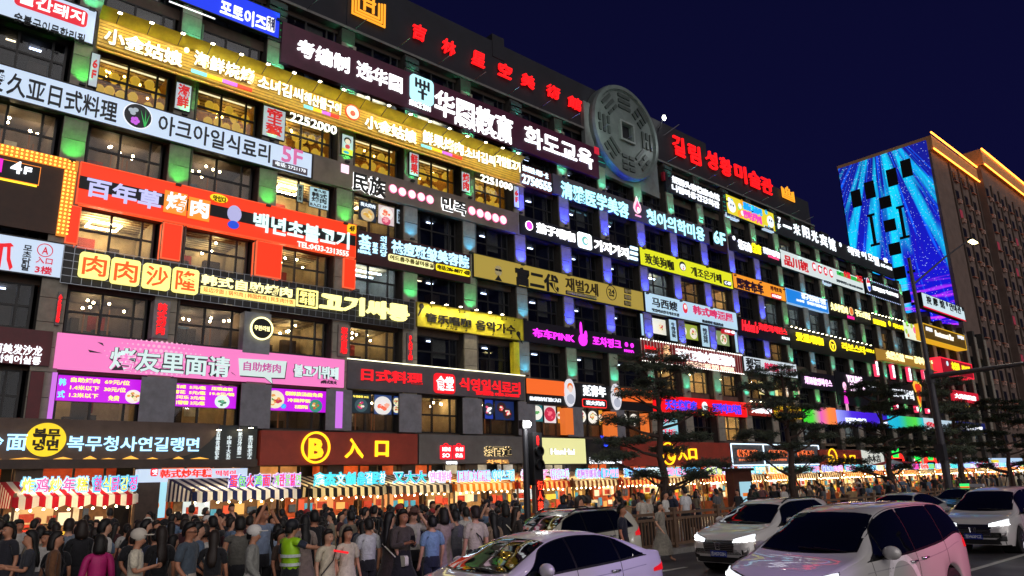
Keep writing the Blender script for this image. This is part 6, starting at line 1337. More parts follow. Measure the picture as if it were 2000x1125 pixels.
for i, (x, sc_, rz, w_) in enumerate(((25.3, 1.0, 0, 0), (35.8, 1.0, 0, 1), (47.7, 1.03, pi * .9, 0), (60.1, 1.15, .2, 1), (71.3, 1.05, 2.6, 0), (83, 1.1, .5, 1), (95, 1.1, 1.2, 0))):
    t = thing('pine_tree', 'flat layered pine, %s from the left, staked beside the road' % ['first', 'second', 'third', 'fourth', 'fifth', 'sixth', 'seventh'][i], 'pine tree', (x * K, ty, .13), 'pines along the pavement', rz); t.scale = (sc_, sc_, sc_)
    tr, li, cr_ = PM[w_]
    tk = put('trunk', tr, t)
    for l in li: put('limb', l, tk)
    for c in cr_: put('crown', c, t)
    for k in range(3):
        a = k * 2 * pi / 3 + .5; MB().use('d#3a2e24,.8').bar((1.1 * cos(a), 1.1 * sin(a), 0), (0.1 * cos(a), .1 * sin(a), 2.0), .035, n=6).build('stake', t)
# ================================================================== people
def skin_mesh(name, pts, edges, rad, m, sub=1, root=0):
    me = bpy.data.meshes.new(name); me.from_pydata([tuple(p) for p in pts], edges, []); me.update()
    o = bpy.data.objects.new(name, me); COL.objects.link(o)
    sk = o.modifiers.new('s', 'SKIN'); sk.use_smooth_shade = True
    lay = me.skin_vertices[0].data
    for i, r in enumerate(rad): lay[i].radius = r if hasattr(r, '__len__') else (r, r); lay[i].use_root = (i == root)
    if sub: s = o.modifiers.new('u', 'SUBSURF'); s.levels = sub; s.render_levels = sub
    dg = bpy.context.evaluated_depsgraph_get(); r = bpy.data.meshes.new_from_object(o.evaluated_get(dg))
    bpy.data.objects.remove(o); bpy.data.meshes.remove(me)
    r.name = name; r.materials.clear(); r.materials.append(mat(m)); return r
SKIN = ['d#c48a6c,.55,8', 'd#b87c5e,.55,8', 'd#d09c80,.55,8']
def pose_points(p):
    """joints of a 1.70 m adult facing -y; p names the arm and leg pose"""
    J = {'pel': (0, 0, .92), 'waist': (0, 0, 1.08), 'chest': (0, .01, 1.28), 'neckb': (0, .02, 1.40), 'neck': (0, .012, 1.475), 'head0': (0, -.028, 1.545), 'head1': (0, -.005, 1.625), 'head2': (0, .0, 1.67)}
    for s, n in ((-1, 'R'), (1, 'L')):
        J['sh' + n] = (s * .19, .01, 1.385); J['hip' + n] = (s * .09, 0, .88); J['kn' + n] = (s * .1, -.02, .48); J['an' + n] = (s * .1, .02, .08); J['to' + n] = (s * .11, -.14, .035)
        J['el' + n] = (s * .24, .03, 1.12); J['wr' + n] = (s * .25, -.05, .88)
    if p == 'walk': J['knL'] = (.1, -.16, .5); J['anL'] = (.1, -.2, .09); J['toL'] = (.1, -.36, .04); J['knR'] = (-.1, .0, .48); J['anR'] = (-.1, .22, .14); J['toR'] = (-.1, .1, .04); J['wrL'] = (.25, .1, .9); J['wrR'] = (-.24, -.16, .92)
    if p == 'phone': J['elR'] = (-.23, -.02, 1.12); J['wrR'] = (-.1, -.24, 1.18); J['elL'] = (.23, -.02, 1.12); J['wrL'] = (.08, -.24, 1.16)
    if p == 'raise': J['elR'] = (-.3, -.12, 1.42); J['wrR'] = (-.2, -.18, 1.66); J['elL'] = (.28, -.14, 1.36); J['wrL'] = (.14, -.12, 1.56)
    if p == 'up': J['elR'] = (-.27, -.1, 1.55); J['wrR'] = (-.13, -.18, 1.8); J['elL'] = (.26, -.1, 1.55); J['wrL'] = (.1, -.18, 1.8)
    if p == 'point': J['elR'] = (-.36, -.12, 1.3); J['wrR'] = (-.58, -.25, 1.27)
    if p == 'hips': J['elL'] = (.33, .05, 1.15); J['wrL'] = (.16, -.1, 1.02)
    if p == 'bag': J['elR'] = (-.24, -.03, 1.1); J['wrR'] = (-.12, -.2, 1.05)
    return {k: Vector(v) for k, v in J.items()}
def body_mesh(p, female, sk):
    J = pose_points(p); k = .9 if female else 1
    if female: J['shL'].x *= .9; J['shR'].x *= .9; J['elL'].x *= .92; J['elR'].x *= .92
    names = ['pel', 'waist', 'chest', 'neckb', 'neck', 'head0', 'head1', 'head2']; rad = [(.15, .11), (.125 * k, .095), (.15 * k, .11), (.07, .06), (.040, .042), (.060, .072), (.088, .106), (.076, .088)]
    pts = [J[n] for n in names]; idx = {n: i for i, n in enumerate(names)}; ed = [(i, i + 1) for i in range(7)]
    def add(n, v, r, par): idx[n] = len(pts); pts.append(Vector(v)); rad.append(r); ed.append((idx[par], idx[n]))
    add('nose', (0, -.118, 1.572), .013, 'head0')
    for s in 'LR':
        sx = 1 if s == 'L' else -1
        add('sh' + s, J['sh' + s], .058 * k, 'neckb'); add('el' + s, J['el' + s], .042 * k, 'sh' + s); add('wr' + s, J['wr' + s], .028 * k, 'el' + s)
        d = (J['wr' + s] - J['el' + s]).normalized(); side = d.cross(Vector((0, 1, .2))).normalized()
        pc = J['wr' + s] + d * .06; add('pa' + s, pc, (.034, .018), 'wr' + s)
        for q, (o_, l) in enumerate(((-.026, .062), (-.009, .075), (.009, .072), (.025, .055))):
            b0 = pc + side * o_ + d * .025; add('f%s%d' % (s, q), b0 + d * l * .5, .008, 'pa' + s); add('g%s%d' % (s, q), b0 + d * l * .9 + Vector((0, -.018, 0)), .007, 'f%s%d' % (s, q))
        add('th' + s, pc - side * .045 - d * .01, .01, 'pa' + s)
        add('hip' + s, J['hip' + s], .088, 'pel'); add('kn' + s, J['kn' + s], .056, 'hip' + s); add('an' + s, J['an' + s], .036, 'kn' + s); add('to' + s, J['to' + s], (.035, .028), 'an' + s)
    return skin_mesh('body', pts, ed, rad, sk, 1)
def top_mesh(p, female, m, sleeve='short', long=False):
    J = pose_points(p); k = .92 if female else 1.02
    if female: J['shL'].x *= .9; J['shR'].x *= .9; J['elL'].x *= .92; J['elR'].x *= .92
    lo = (0, 0, .82) if not long else (0, 0, .72)
    pts = [Vector(lo), J['waist'] * 1, J['chest'] * 1, Vector((0, .015, 1.41))]; rad = [(.185 * k, .14), (.16 * k, .12), (.19 * k, .13), (.08, .072)]; ed = [(0, 1), (1, 2), (2, 3)]
    for s in 'LR':
        e = J['el' + s]; sh = J['sh' + s]; i = len(pts); f = .85 if sleeve == 'short' else 1.0
        pts += [sh, sh.lerp(e, f)]; rad += [.074 * k, .066 * k]; ed += [(3, i), (i, i + 1)]
        if sleeve == 'none': pts[-1] = sh.lerp(e, .2)
        if sleeve == 'long': pts.append(J['wr' + s]); rad.append(.046); ed.append((i + 1, i + 2))
    return skin_mesh('shirt', pts, ed, rad, m, 1)
def trouser_mesh(p, m, short=False):
    J = pose_points(p); mb = MB().use(m); n = 16
    rows = [(1.0, .148, .118), (.93, .168, .132), (.86, .178, .138), (.80, .165, .125)]
    P = [(a * cos(2 * pi * i / n), c * sin(2 * pi * i / n), z) for z, a, c in rows for i in range(n)]
    mb.poly(P, [(q * n + i, (q + 1) * n + i, (q + 1) * n + (i + 1) % n, q * n + (i + 1) % n) for q in range(3) for i in range(n)] + [tuple(range(n))])
    for s in 'LR':
        h, k_, a = J['hip' + s], J['kn' + s], J['an' + s]
        if short: mb.tube([h, h.lerp(k_, .4), h.lerp(k_, .92)], [.092, .095, .098], 12)
        else: mb.tube([h, h.lerp(k_, .5), k_, k_.lerp(a, .5), a + Vector((0, 0, .02))], [.092, .09, .074, .066, .062], 12)
    return mb.mesh('shorts' if short else 'trousers', True)
def skirt_mesh(p, m, z0=.45, z1=.98, w=.24, dress=False):
    mb = MB().use(m); n = 20; rows = [(z1, .145, .11), ((z0 * .3 + z1 * .7), .185, .15), ((z0 * .6 + z1 * .4), w * .93, w * .78), (z0, w * 1.08, w * .95)]
    P = []; F = []
    for q, (z, a, b) in enumerate(rows):
        for i in range(n): t = 2 * pi * i / n; f = 1 + (.07 * q / 3) * sin(i * 2.9 + 1); P.append((a * f * cos(t), b * f * sin(t), z))
    for q in range(3):
        for i in range(n): F.append((q * n + i, (q + 1) * n + i, (q + 1) * n + (i + 1) % n, q * n + (i + 1) % n))
    F.append(tuple(range(3 * n, 4 * n))); mb.poly(P, F); return mb.mesh('skirt', True)
def hair_mesh(kind, m, var=0):
    mb = MB().use(m); n = 14
    rows = [(1.765, .02), (1.755, .065), (1.72, .1), (1.67, .118), (1.62, .12)]
    P = []; F = []
    def ring(z, rx, ry, cy, front):            # front > 0 pulls the front edge back off the face
        r = []
        for i in range(n):
            t = 2 * pi * i / n; y = cy + ry * sin(t) * 1.0
            if sin(t) < -.2: y = max(y, cy - ry + front)
            r.append((rx * cos(t), y, z))
        return r
    R_ = [ring(1.755, .03, .03, .0, 0), ring(1.742, .056, .066, .0, 0), ring(1.70, .082, .098, .004, .012), ring(1.665, .09, .106, .012, .05), ring(1.625, .093, .104, .02, .1)]
    if kind in ('short', 'tail'): R_ += [ring(1.57, .087, .096, .03, .135), ring(1.53, .07, .08, .03, .14)]
    elif kind == 'bob': R_ += [ring(1.57, .1, .105, .03, .12), ring(1.5, .106, .112, .025, .11), ring(1.44, .088, .095, .03, .1)]
    else: R_ += [ring(1.57, .097, .104, .03, .12), ring(1.47, .085, .085, .045, .08), ring(1.36, .1, .05, .105, .05), ring(1.24, .088, .035, .14, .02), ring(1.15, .05, .02, .14, .0)]
    RH = random.Random(var * 31 + len(kind))
    if kind == 'long':
        cut = len(R_) - RH.choice([0, 1, 0]); wd = RH.uniform(.8, 1.1); R_ = R_[:6] + [[(x * wd * RH.uniform(.9, 1.1), y, z + RH.uniform(-.02, .02)) for x, y, z in r] for r in R_[6:cut]]
    if kind == 'tail': R_ = R_[:6] + [[(x * .8, y * .9 + .01, z) for x, y, z in R_[6]]]; mb.tube([(0, .1, 1.68), (0, .17, 1.66), (0, .18, 1.5), (.01, .15, 1.36), (0, .14, 1.26)], [.02, .035, .035, .03, .008], 8)
    R_ = [[(x + RH.uniform(-.005, .005), y + RH.uniform(-.005, .005), z) for x, y, z in r] for r in R_]
    for r in R_: P += r
    k = len(R_)
    for q in range(k - 1):
        for i in range(n): F.append((q * n + i, (q + 1) * n + i, (q + 1) * n + (i + 1) % n, q * n + (i + 1) % n))
    F.append(tuple(range(n))); F.append(tuple(range((k - 1) * n, k * n))[::-1]); mb.poly(P, F); return mb.mesh('hair', True)
def cap_mesh(m, brim=True, hard=False):
    mb = MB().use(m); mb.ball((0, .0, 1.665), (.112, .125, .11), 14, 8)
    if brim: mb.prism([(0, 0)] * 0 + [(.09 * cos(a), .0) for a in ()] + [(-.08, 0), (.08, 0), (.08, .012), (-.08, .012)], -.21, -.09) if False else mb.box(-.075, .075, -.225, -.09, 1.655, 1.668)
    if hard: mb.poly([(.15 * cos(2 * pi * i / 16), .165 * sin(2 * pi * i / 16), 1.655) for i in range(16)], [tuple(range(16))])
    return mb.mesh('cap', True)
def face_mesh():
    mb = MB()
    for s in (-1, 1):
        mb.use('d#e8e4e0,.4').ball((s * .031, -.09, 1.602), (.011, .01, .006), 6, 4).use('d#0c0808,.3').ball((s * .031, -.097, 1.602), (.006, .005, .006), 6, 4)
        mb.use('k#1c1210,.85').box(s * .03 - .014, s * .03 + .014, -.1, -.09, 1.616, 1.62)
    mb.use('d#8a3a34,.5').box(-.018, .018, -.104, -.09, 1.536, 1.541); return mb.mesh('face')
shoe = MB().use('d#d8d4cc,.6')
_P = {}
def PMh(key, fn, *a):
    if key not in _P: _P[key] = fn(*a)
    return _P[key]
def setmat(o, m):
    o.material_slots[0].link = 'OBJECT'; o.material_slots[0].material = mat(m); return o
HAIR = ['d#0c0908,.6,30', 'd#15100c,.6,30', 'd#22160f,.6,30', 'd#0a0808,.55,30']
FACE = face_mesh()
NP = 0
def person(loc, face_deg, label, pose='stand', female=False, top='k#d8d4cc,.85', bottom='k#181a22,.85', hair='short', sleeve='short', lower='trousers', h=1.7, cap=None, extras=(), R=None, detail=True, group='people in the street crowd'):
    """face_deg: 0 = towards the viewer side (-y), 90 = towards +x, 180 = towards the shops, -90 = towards -x"""
    global NP; NP += 1; R = R or random.Random(NP)
    t = thing('person', label, 'person', loc, group, radians(face_deg)); s = h / 1.755; t.scale = (s, s, s)
    sk = R.choice(SKIN)
    b = put('body', PMh(('b', pose, female), body_mesh, pose, female, sk), t); setmat(b, sk)
    o = put('shirt', PMh(('t', pose, female, sleeve), top_mesh, pose, female, top, sleeve), t); setmat(o, top)
    if lower == 'trousers': o = put('trousers', PMh(('l', pose), trouser_mesh, pose, bottom), t)
    elif lower == 'shorts': o = put('shorts', PMh(('s', pose), trouser_mesh, pose, bottom, True), t)
    elif lower == 'skirt': o = put('skirt', PMh('k', skirt_mesh, pose, bottom), t)
    elif lower == 'dress': o = put('skirt', PMh('d', skirt_mesh, pose, bottom, .42, 1.06, .25), t)
    else: o = put('skirt', PMh('D', skirt_mesh, pose, bottom, .2, 1.06, .33), t)
    setmat(o, bottom)
    hk = R.choice(HAIR) if hair != 'brown' else 'd#3a2416,.5'
    vr = NP % 4; o = put('hair', PMh(('h', hair, vr), hair_mesh, hair, hk, vr), t); setmat(o, hk)
    if detail: put('face', FACE, t)
    if cap: o = put('cap', PMh(('c', cap[1]), cap_mesh, cap[0], cap[1] == 'cap', cap[1] == 'helmet'), t); setmat(o, cap[0])
    for e in extras:
        if e == 'bag': MB().use('d#e0dccc,.5').rrect(-.12, .12, .82, 1.0, .05, -.04, .04).build('handbag', t).location = (-.3, -.05, 0)
        if e == 'strap': MB().use('d#14141a,.6').tube([(.16, -.05, 1.42), (.0, -.17, 1.2), (-.2, -.08, .95)], .012, 5).tube([(.16, -.02, 1.42), (0, .17, 1.2), (-.2, .06, .95)], .012, 5).build('strap', t)
        if e == 'wstrap': MB().use('d#d8d4c0,.6').tube([(.14, -.04, 1.42), (.0, -.16, 1.2), (-.24, -.05, .98)], .012, 5).tube([(.14, .0, 1.42), (0, .16, 1.2), (-.24, .06, .98)], .012, 5).build('strap', t)
        if e == 'pack': MB().use('d#20242c,.7').rrect(-.14, .14, 1.0, 1.38, .06, .14, .3).build('backpack', t)
        if e == 'phone': MB().use('d#101014,.3').box(-.04, .04, -.32, -.305, 1.17, 1.31).use('e#b8d0ff,1').box(-.034, .034, -.304, -.302, 1.18, 1.3).build('phone', t)
        if e == 'phoneup': MB().use('d#101014,.3').box(-.08, .08, -.27, -.258, 1.84, 1.93).use('e#b8d0ff,1').box(-.07, .07, -.257, -.255, 1.85, 1.92).build('phone', t)
        if e == 'glasses': MB().use('d#101010,.3').ring(-.032, 1.598, .022, .017, .004, -.116, -.11, 12).ring(.032, 1.598, .022, .017, .004, -.116, -.11, 12).box(-.085, -.05, -.11, -.0, 1.6, 1.606).box(.05, .085, -.11, 0, 1.6, 1.606).build('glasses', t)
        if e == 'vest':
            o = put('vest', PMh(('v', pose), top_mesh, pose, False, 'd#b8e820,.6', 'none'), t); o.scale = (1.08, 1.12, 1.0); setmat(o, 'd#a8e020,.5'); o.location = (0, 0, .004)
            MB().use('e#dfe8e8,.5').ring(0, 0, .1, .1, .01, 0, 0.001, 3) if False else None
            m = MB().use('d#d8e0e0,.3')
            for z in (1.0, 1.14): m.poly([(.2 * cos(2 * pi * i / 20), .158 * sin(2 * pi * i / 20), z + dz) for dz in (0, .05) for i in range(20)], [(i, (i + 1) % 20, 20 + (i + 1) % 20, 20 + i) for i in range(20)])
            m.build('reflective_band', t)
        if e == 'baton': MB().use('e#ff2830,1.0').bar((-.62, -.3, 1.25), (-1.0, -.42, 1.2), .018, n=8).use('d#101010,.5').bar((-.55, -.27, 1.26), (-.62, -.3, 1.25), .02, n=8).build('baton', t)
        if e == 'pbag': MB().use('d#c8ccd0,.3').ball((.28, -.05, .68), (.13, .1, .17), 10, 6).build('plastic_bag', t)
    return t
def place(px, py, h=1.7, g=0.0):
    p = at_z(px, py, h + g); return Vector((p.x, p.y, g))
def near(px, py, dist_px, h):             # head seen at (px,py), person's scale in pixels per metre given
    depth = F_PX / dist_px; r = ray(px, py); t = depth / F_PX; p = Vector((r.x * t, r.y * t, 0)); return p
BK = 'k#14141a,.85'; NV = 'k#1a2036,.85'; WT = 'k#cfccc6,.85'; SL = 'k#46525e,.85'
F = True; M_ = False
# (px, head-top py, px per metre, facing, label, kwargs)
P1 = [
 (20, 1018, 105, -60, 'woman with pinned up hair in a dark patterned dress at the left edge', dict(female=F, top='k#22222c,.85', bottom='k#22222c,.85', hair='bob', lower='longdress', pose='bag')),
 (62, 1034, 118, -100, 'woman with long loose black hair in a dark grey top near the left edge', dict(female=F, top='k#30323a,.85', bottom=BK, hair='long', pose='phone')),
 (113, 1036, 118, 80, 'woman with short hair in a brown jacket and shoulder strap looking down', dict(female=F, top='k#6a4428,.85', bottom=BK, hair='bob', sleeve='long', extras=('strap',))),
 (162, 1014, 108, 175, 'person with a bob haircut in plain black seen from behind', dict(female=F, top=BK, bottom=BK, hair='bob')),
 (137, 1010, 100, 160, 'man in a grey striped T shirt near the brown jacket woman', dict(top='k#6c7684,.85', bottom=NV)),
 (208, 1004, 108, 100, 'man with short hair in a white T shirt left of the white cap', dict(top=WT, bottom=BK)),
 (197, 1043, 122, 175, 'person in a bright magenta jacket seen from behind', dict(female=F, top='d#b81c6c,.6,5', bottom=BK, hair='bob', sleeve='long')),
 (272, 1033, 124, 65, 'man in a white cap and cream T shirt with red print looking down', dict(top='k#d8cfb8,.85', bottom='k#6a4a34,.85', cap=('d#d8cfc0,.8', 'cap'), pose='phone', extras=('phone',))),
 (317, 1026, 118, 178, 'woman with long black hair in a black printed top seen from behind', dict(female=F, top='k#17171b,.85', bottom=BK, hair='long')),
 (340, 1043, 112, 120, 'woman with long brown hair in a beige top beside the slate shirt man', dict(female=F, top='k#a89484,.85', bottom='k#7a6a5e,.85', hair='long')),
 (373, 1018, 122, 40, 'man with glasses in a slate grey T shirt walking left', dict(top=SL, bottom='k#a89c90,.85', pose='walk', extras=('glasses',))),
 (400, 1022, 112, 170, 'man with short hair in a white T shirt behind the slate shirt man', dict(top=WT, bottom=BK)),
 (420, 1034, 118, 150, 'woman with very long black hair in a black shirt reaching back', dict(female=F, top=BK, bottom='k#6a5040,.85', hair='long', pose='hips')),
 (470, 1007, 112, 165, 'man in a grey sleeveless vest seen from behind', dict(top='k#5c5a54,.85', bottom=BK, sleeve='none')),
 (497, 1026, 118, 60, 'young man in a white cap with an open grey shirt over a white tee', dict(top='k#8a8a84,.85', bottom=WT, cap=('d#e4e0da,.8', 'cap'), sleeve='long', pose='walk')),
 (515, 972, 104, 20, 'tall young man in a light blue shirt on the phone with a raised arm', dict(top='k#7f8ea8,.85', bottom=BK, pose='raise', h=2.0)),
 (543, 1022, 104, 150, 'person in a pale blue shirt behind the police officer', dict(top='k#8898ac,.85', bottom=BK)),
 (571, 1006, 112, 100, 'police officer in a lime reflective vest and dark cap holding a red baton', dict(top='k#2a3040,.85', bottom=BK, cap=('d#14161e,.6', 'cap'), pose='point', extras=('vest', 'baton'), h=1.76)),
 (596, 1004, 100, 170, 'woman in a long loose beige dress right of the police officer', dict(female=F, top='k#8c7c74,.85', bottom='k#8c7c74,.85', lower='longdress', hair='long')),
 (642, 1018, 114, 10, 'smiling woman in a cream dress with a crossbody strap, left of a friend', dict(female=F, top='k#cdc2a8,.85', bottom='k#cdc2a8,.85', lower='dress', hair='long', extras=('strap',), h=1.6)),
 (680, 1012, 112, -5, 'smiling woman with very long black hair in an off white short dress', dict(female=F, top='k#d4c8b4,.85', bottom='k#d4c8b4,.85', lower='dress', hair='long', extras=('pbag',), h=1.62)),
 (720, 992, 104, 178, 'man in a white T shirt and black shorts seen from behind', dict(top='k#c4c6c8,.85', bottom=BK, lower='shorts', h=1.72)),
 (614, 992, 96, 175, 'man in black seen from behind above the cream dress woman', dict(top=BK, bottom=BK)),
 (762, 998, 104, 95, 'woman in a dark brown dress carrying a small white shoulder bag', dict(female=F, top='k#2c201c,.85', bottom='k#2c201c,.85', lower='longdress', hair='long', extras=('wstrap', 'bag'))),
 (787, 978, 104, 0, 'woman with long hair in dark shawl looking down at something', dict(female=F, top='k#4a403c,.85', bottom=BK, lower='longdress', hair='long', pose='phone', sleeve='long', extras=('phone',))),
 (806, 975, 98, -10, 'man in a brown cap and white shirt raising one arm to his face', dict(top='k#b8b4ac,.85', bottom=BK, cap=('d#5a3c34,.8', 'cap'), pose='raise')),
 (843, 994, 102, 178, 'man in a light blue T shirt and navy trousers seen from behind', dict(top='k#7c9cc0,.85', bottom=NV, h=1.72)),
 (866, 990, 98, 170, 'woman in a long pale pink dress beside the light blue shirt man', dict(female=F, top='k#a08c88,.85', bottom='k#a08c88,.85', lower='longdress', hair='bob', pose='raise')),
 (888, 994, 96, 178, 'person in a small grey check shirt seen from behind', dict(top='k#5a5a62,.85', bottom='k#3a3a44,.85')),
 (927, 986, 100, 178, 'man in a cream T shirt with a black shoulder strap seen from behind', dict(top='k#c2b8a6,.85', bottom=BK, extras=('strap',))),
 (962, 1000, 92, 175, 'woman with long hair in a tan top behind the dark sedan roof', dict(female=F, top='k#8a745c,.85', bottom=BK, hair='long')),
 (985, 980, 84, 178, 'woman in black with a crossbody strap near the signal column', dict(female=F, top=BK, bottom=BK, hair='bob', extras=('wstrap',))),
 (987, 962, 76, 5, 'tall man facing the camera left of the signal column', dict(top='k#2a2624,.85', bottom=BK, h=1.85)),
 (1008, 990, 84, 80, 'woman in a dark top just left of the signal column', dict(female=F, top='k#302824,.85', bottom=BK, hair='long')),
 (905, 966, 80, 90, 'man with short hair in a pale blue shirt seen from the side', dict(top='k#a0acb8,.85', bottom=BK)),
 (1213, 974, 84, 30, 'man in a dark navy polo beside the black roofed car', dict(top='k#181c30,.85', bottom=BK, h=1.72)),
 (1288, 986, 68, 5, 'woman in a long floral dress walking beside the timber railing', dict(female=F, top='k#8a8478,.85', bottom='k#8a8478,.85', lower='longdress', hair='long', pose='walk', h=1.62)),
 (1407, 984, 66, 0, 'person in a yellow hard hat behind the railing', dict(top='k#b0a89c,.85', bottom=BK, cap=('d#e0a818,.5', 'helmet'), h=1.65)),
 (1130, 965, 70, 60, 'woman with black ponytail in a peach top behind the black car', dict(female=F, top='k#c8a08c,.85', bottom=BK, hair='long')),
 (1137, 958, 66, 178, 'man in a white T shirt seen from behind, left one of a pair', dict(top=WT, bottom=BK)),
 (1147, 957, 66, 178, 'man in a pale grey T shirt seen from behind, right one of a pair', dict(top='k#b4b2b0,.85', bottom=BK)),
 (1417, 948, 60, 178, 'tall man in a white T shirt seen from behind above the hard hat', dict(top='k#d0d0d2,.85', bottom=BK, h=1.85)),
 (1383, 965, 62, 20, 'man in a white T shirt left of the tall man behind the railing', dict(top=WT, bottom=BK)),
 (1353, 962, 60, 90, 'man in navy behind the railing left of the white shirt man', dict(top=NV, bottom=BK)),
 (1330, 970, 64, 175, 'man in a pale T shirt behind the railing by the first pine', dict(top='k#b8b0a4,.85', bottom=BK)),
]
occupied = []
for (px, py, sc_, fd, lab, kw) in P1:
    p = near(px, py, sc_, 1.7); h = kw.pop('h', None)
    if h is None:
        # standing height that puts the head top where the photograph has it, kept human
        zt_ = at(px, py, p.y).z; h = max(1.55, min(1.86, zt_))
    g = .13 if (p.y > KERB_Y + .3 and p.x > 17.5) else 0
    if p.x > 16 and p.y < KERB_Y + .6 and 'floral' not in lab and p.x > 17.5: p.y = KERB_Y + 1.0; g = .13
    person((p.x, p.y, g), fd, lab, h=h, **kw); occupied.append((p.x, p.y))
# the rest of the crowd -------------------------------------------------
TOPS = [('white', 'k#b8b4ae,.85'), ('black', BK), ('navy', NV), ('grey', 'k#54565a,.85'), ('beige', 'k#857a68,.85'), ('light blue', 'k#5f7590,.85'), ('dark green', 'k#26332a,.85'), ('maroon', 'k#40181e,.85'), ('dusty pink', 'k#8a6468,.85'), ('black', BK), ('white', 'k#b4b4b6,.85'), ('brown', 'k#44342a,.85'), ('charcoal', 'k#2c2e34,.85')]
RC = random.Random(21)
cands = []
def free(x, y, d=.5): return all((x - a) ** 2 + (y - b) ** 2 > d * d for a, b in occupied)
tries = 0
while len(cands) < 250 and tries < 40000:
    tries += 1
    if len(cands) < 175:   # packed forecourt at left
        px = RC.uniform(-10, 1010); dep = sqrt(RC.uniform(12.5 ** 2, 25.5 ** 2))
        r = ray(px, 980); k = dep / F_PX; x, y = r.x * k, r.y * k
        if y > SY - .5: continue
        if px > 560 and dep < 15.5: continue
        if px > 820 and dep < 17: continue
    else:
        x = RC.uniform(17, 78); y = RC.uniform(KERB_Y + 1.2, SY - .4)
        if y < 16.5 and x < 22: continue
        x = 17 + (x - 17) * RC.uniform(.4, 1)
    if not free(x, y, .42): continue
    if abs(x - px_) < .6 and y < py_ + .3: continue
    occupied.append((x, y)); cands.append((x, y))
LM = [(0, 'the left frame edge'), (60, 'the yellow seal'), (140, 'the red striped stall'), (250, 'the orange shopfront'), (330, 'the rice cake board'), (430, 'the navy striped stall'), (540, 'the glowing B'), (640, 'the third neon sign'), (720, 'the square neon'), (800, 'the turquoise neon'),
      (885, 'the red bags'), (960, 'the tea shop letters'), (1060, 'the HanHai board'), (1180, 'the blue deer'), (1300, 'the first pine'), (1380, 'the glowing C entrance'), (1460, 'the corrugated fascia'), (1550, 'the second pine'), (1640, 'the D entrance'), (1740, 'the third pine'), (1850, 'the tall pole'), (1950, 'the pharmacy')]
def pxof(x, y, z=1.6):
    c = AX * x + AY * y + AU * (z - H); return CX + F_PX * c.x / -c.z
specs = []
for i, (x, y) in enumerate(cands):
    fem = RC.random() < .5; tn, tm = RC.choice(TOPS); hr = RC.choice(['long', 'tail', 'bob']) if fem else 'short'
    fd = RC.choice([178, 170, -170, 160, 90, -90, 40, -40, 0, 120, -120, 180, 175, 185]); lw = RC.choice(['trousers', 'trousers', 'shorts', 'dress', 'skirt']) if fem else RC.choice(['trousers', 'shorts', 'trousers'])
    bm_c = tm if lw == 'dress' else RC.choice([BK, NV, 'd#3a3a40,.8', 'd#8a8478,.8'])
    pose = RC.choice(['stand', 'stand', 'walk', 'phone', 'bag', 'hips', 'raise' if i % 9 == 0 else 'stand'])
    back = 'facing away' if abs(fd) > 140 else ('side on' if 60 < abs(fd) < 140 else 'facing the road')
    dep = -(AX * x + AY * y).z; row = 'front' if dep < 15.5 else 'middle' if dep < 19 else 'back' if dep < 27 else 'far'
    p = pxof(x, y); lm = min(LM, key=lambda q: abs(q[0] - p))[1]
    cap = (RC.choice(['d#d8d4cc,.8', 'd#202028,.8', 'd#a03030,.8']), 'cap') if i % 17 == 0 else None
    lab = '%s in %s %s, %s, %s row below %s' % ('woman' if fem else 'man', tn, 'cap outfit' if cap else ('dress' if lw == 'dress' else 'top'), back, row, lm)
    specs.append([p, lab, (x, y, .13 if (x > 17.5 or y > KERB_Y + 9) else 0), fd, dict(pose=pose, female=fem, top=tm, bottom=bm_c, hair=hr, lower=lw, h=RC.uniform(1.56, 1.68) if fem else RC.uniform(1.64, 1.8), cap=cap, detail=(x < 18), R=RC, extras=('pack',) if i % 13 == 5 else ())])
from collections import defaultdict
by = defaultdict(list)
for s_ in specs: by[s_[1]].append(s_)
for k_, v_ in by.items():
    if len(v_) > 1:
        v_.sort(key=lambda q: q[0]); nm = ['left one', 'right one'] if len(v_) == 2 else ['left one', 'middle one', 'right one', 'rightmost one', 'outer one']
        for q, w_ in enumerate(v_): w_[1] = w_[1] + ', ' + nm[min(q, 4)]
for p, lab, loc, fd, kw in specs: person(loc, fd, lab, **kw)
# far end of the street: heads nobody could count
fc = MB(); RF = random.Random(5)
for i in range(260):
    x = RF.uniform(74, 125); y = RF.uniform(16, 25); z = RF.uniform(1.55, 1.75)
    fc.use('d#0c0a0a,.5').ball((x, y, z - .08), (.1, .11, .13), 6, 4); fc.use(RF.choice([BK, WT, NV, 'd#6a6c70,.8', 'd#a89a84,.8'])).tube([(x, y, .13), (x, y, .9), (x, y, z - .35), (x, y, z - .2)], [.12, .16, .21, .06], 7)
o = fc.build('distant_crowd', smooth=True); props(o, 'mass of distant pedestrians at the far end of the stall row', 'crowd', kind='stuff')
# ================================================================== cars
def interp(tab, x):
    if x <= tab[0][0]: return tab[0][1]
    for i in range(len(tab) - 1):
        (a, p), (b, q) = tab[i], tab[i + 1]
        if x <= b:
            t = (x - a) / (b - a); p0 = tab[i - 1] if i else (2 * a - b, 2 * p - q); q1 = tab[i + 2] if i + 2 < len(tab) else (2 * b - a, 2 * q - p)
            m0 = (q - p0[1]) / (b - p0[0]) * (b - a); m1 = (q1[1] - p) / (q1[0] - a) * (b - a)
            m0 = max(-3 * abs(q - p), min(3 * abs(q - p), m0)); m1 = max(-3 * abs(q - p), min(3 * abs(q - p), m1))
            return (2 * t ** 3 - 3 * t * t + 1) * p + (t ** 3 - 2 * t * t + t) * m0 + (3 * t * t - 2 * t ** 3) * q + (t ** 3 - t * t) * m1
    return tab[-1][1]
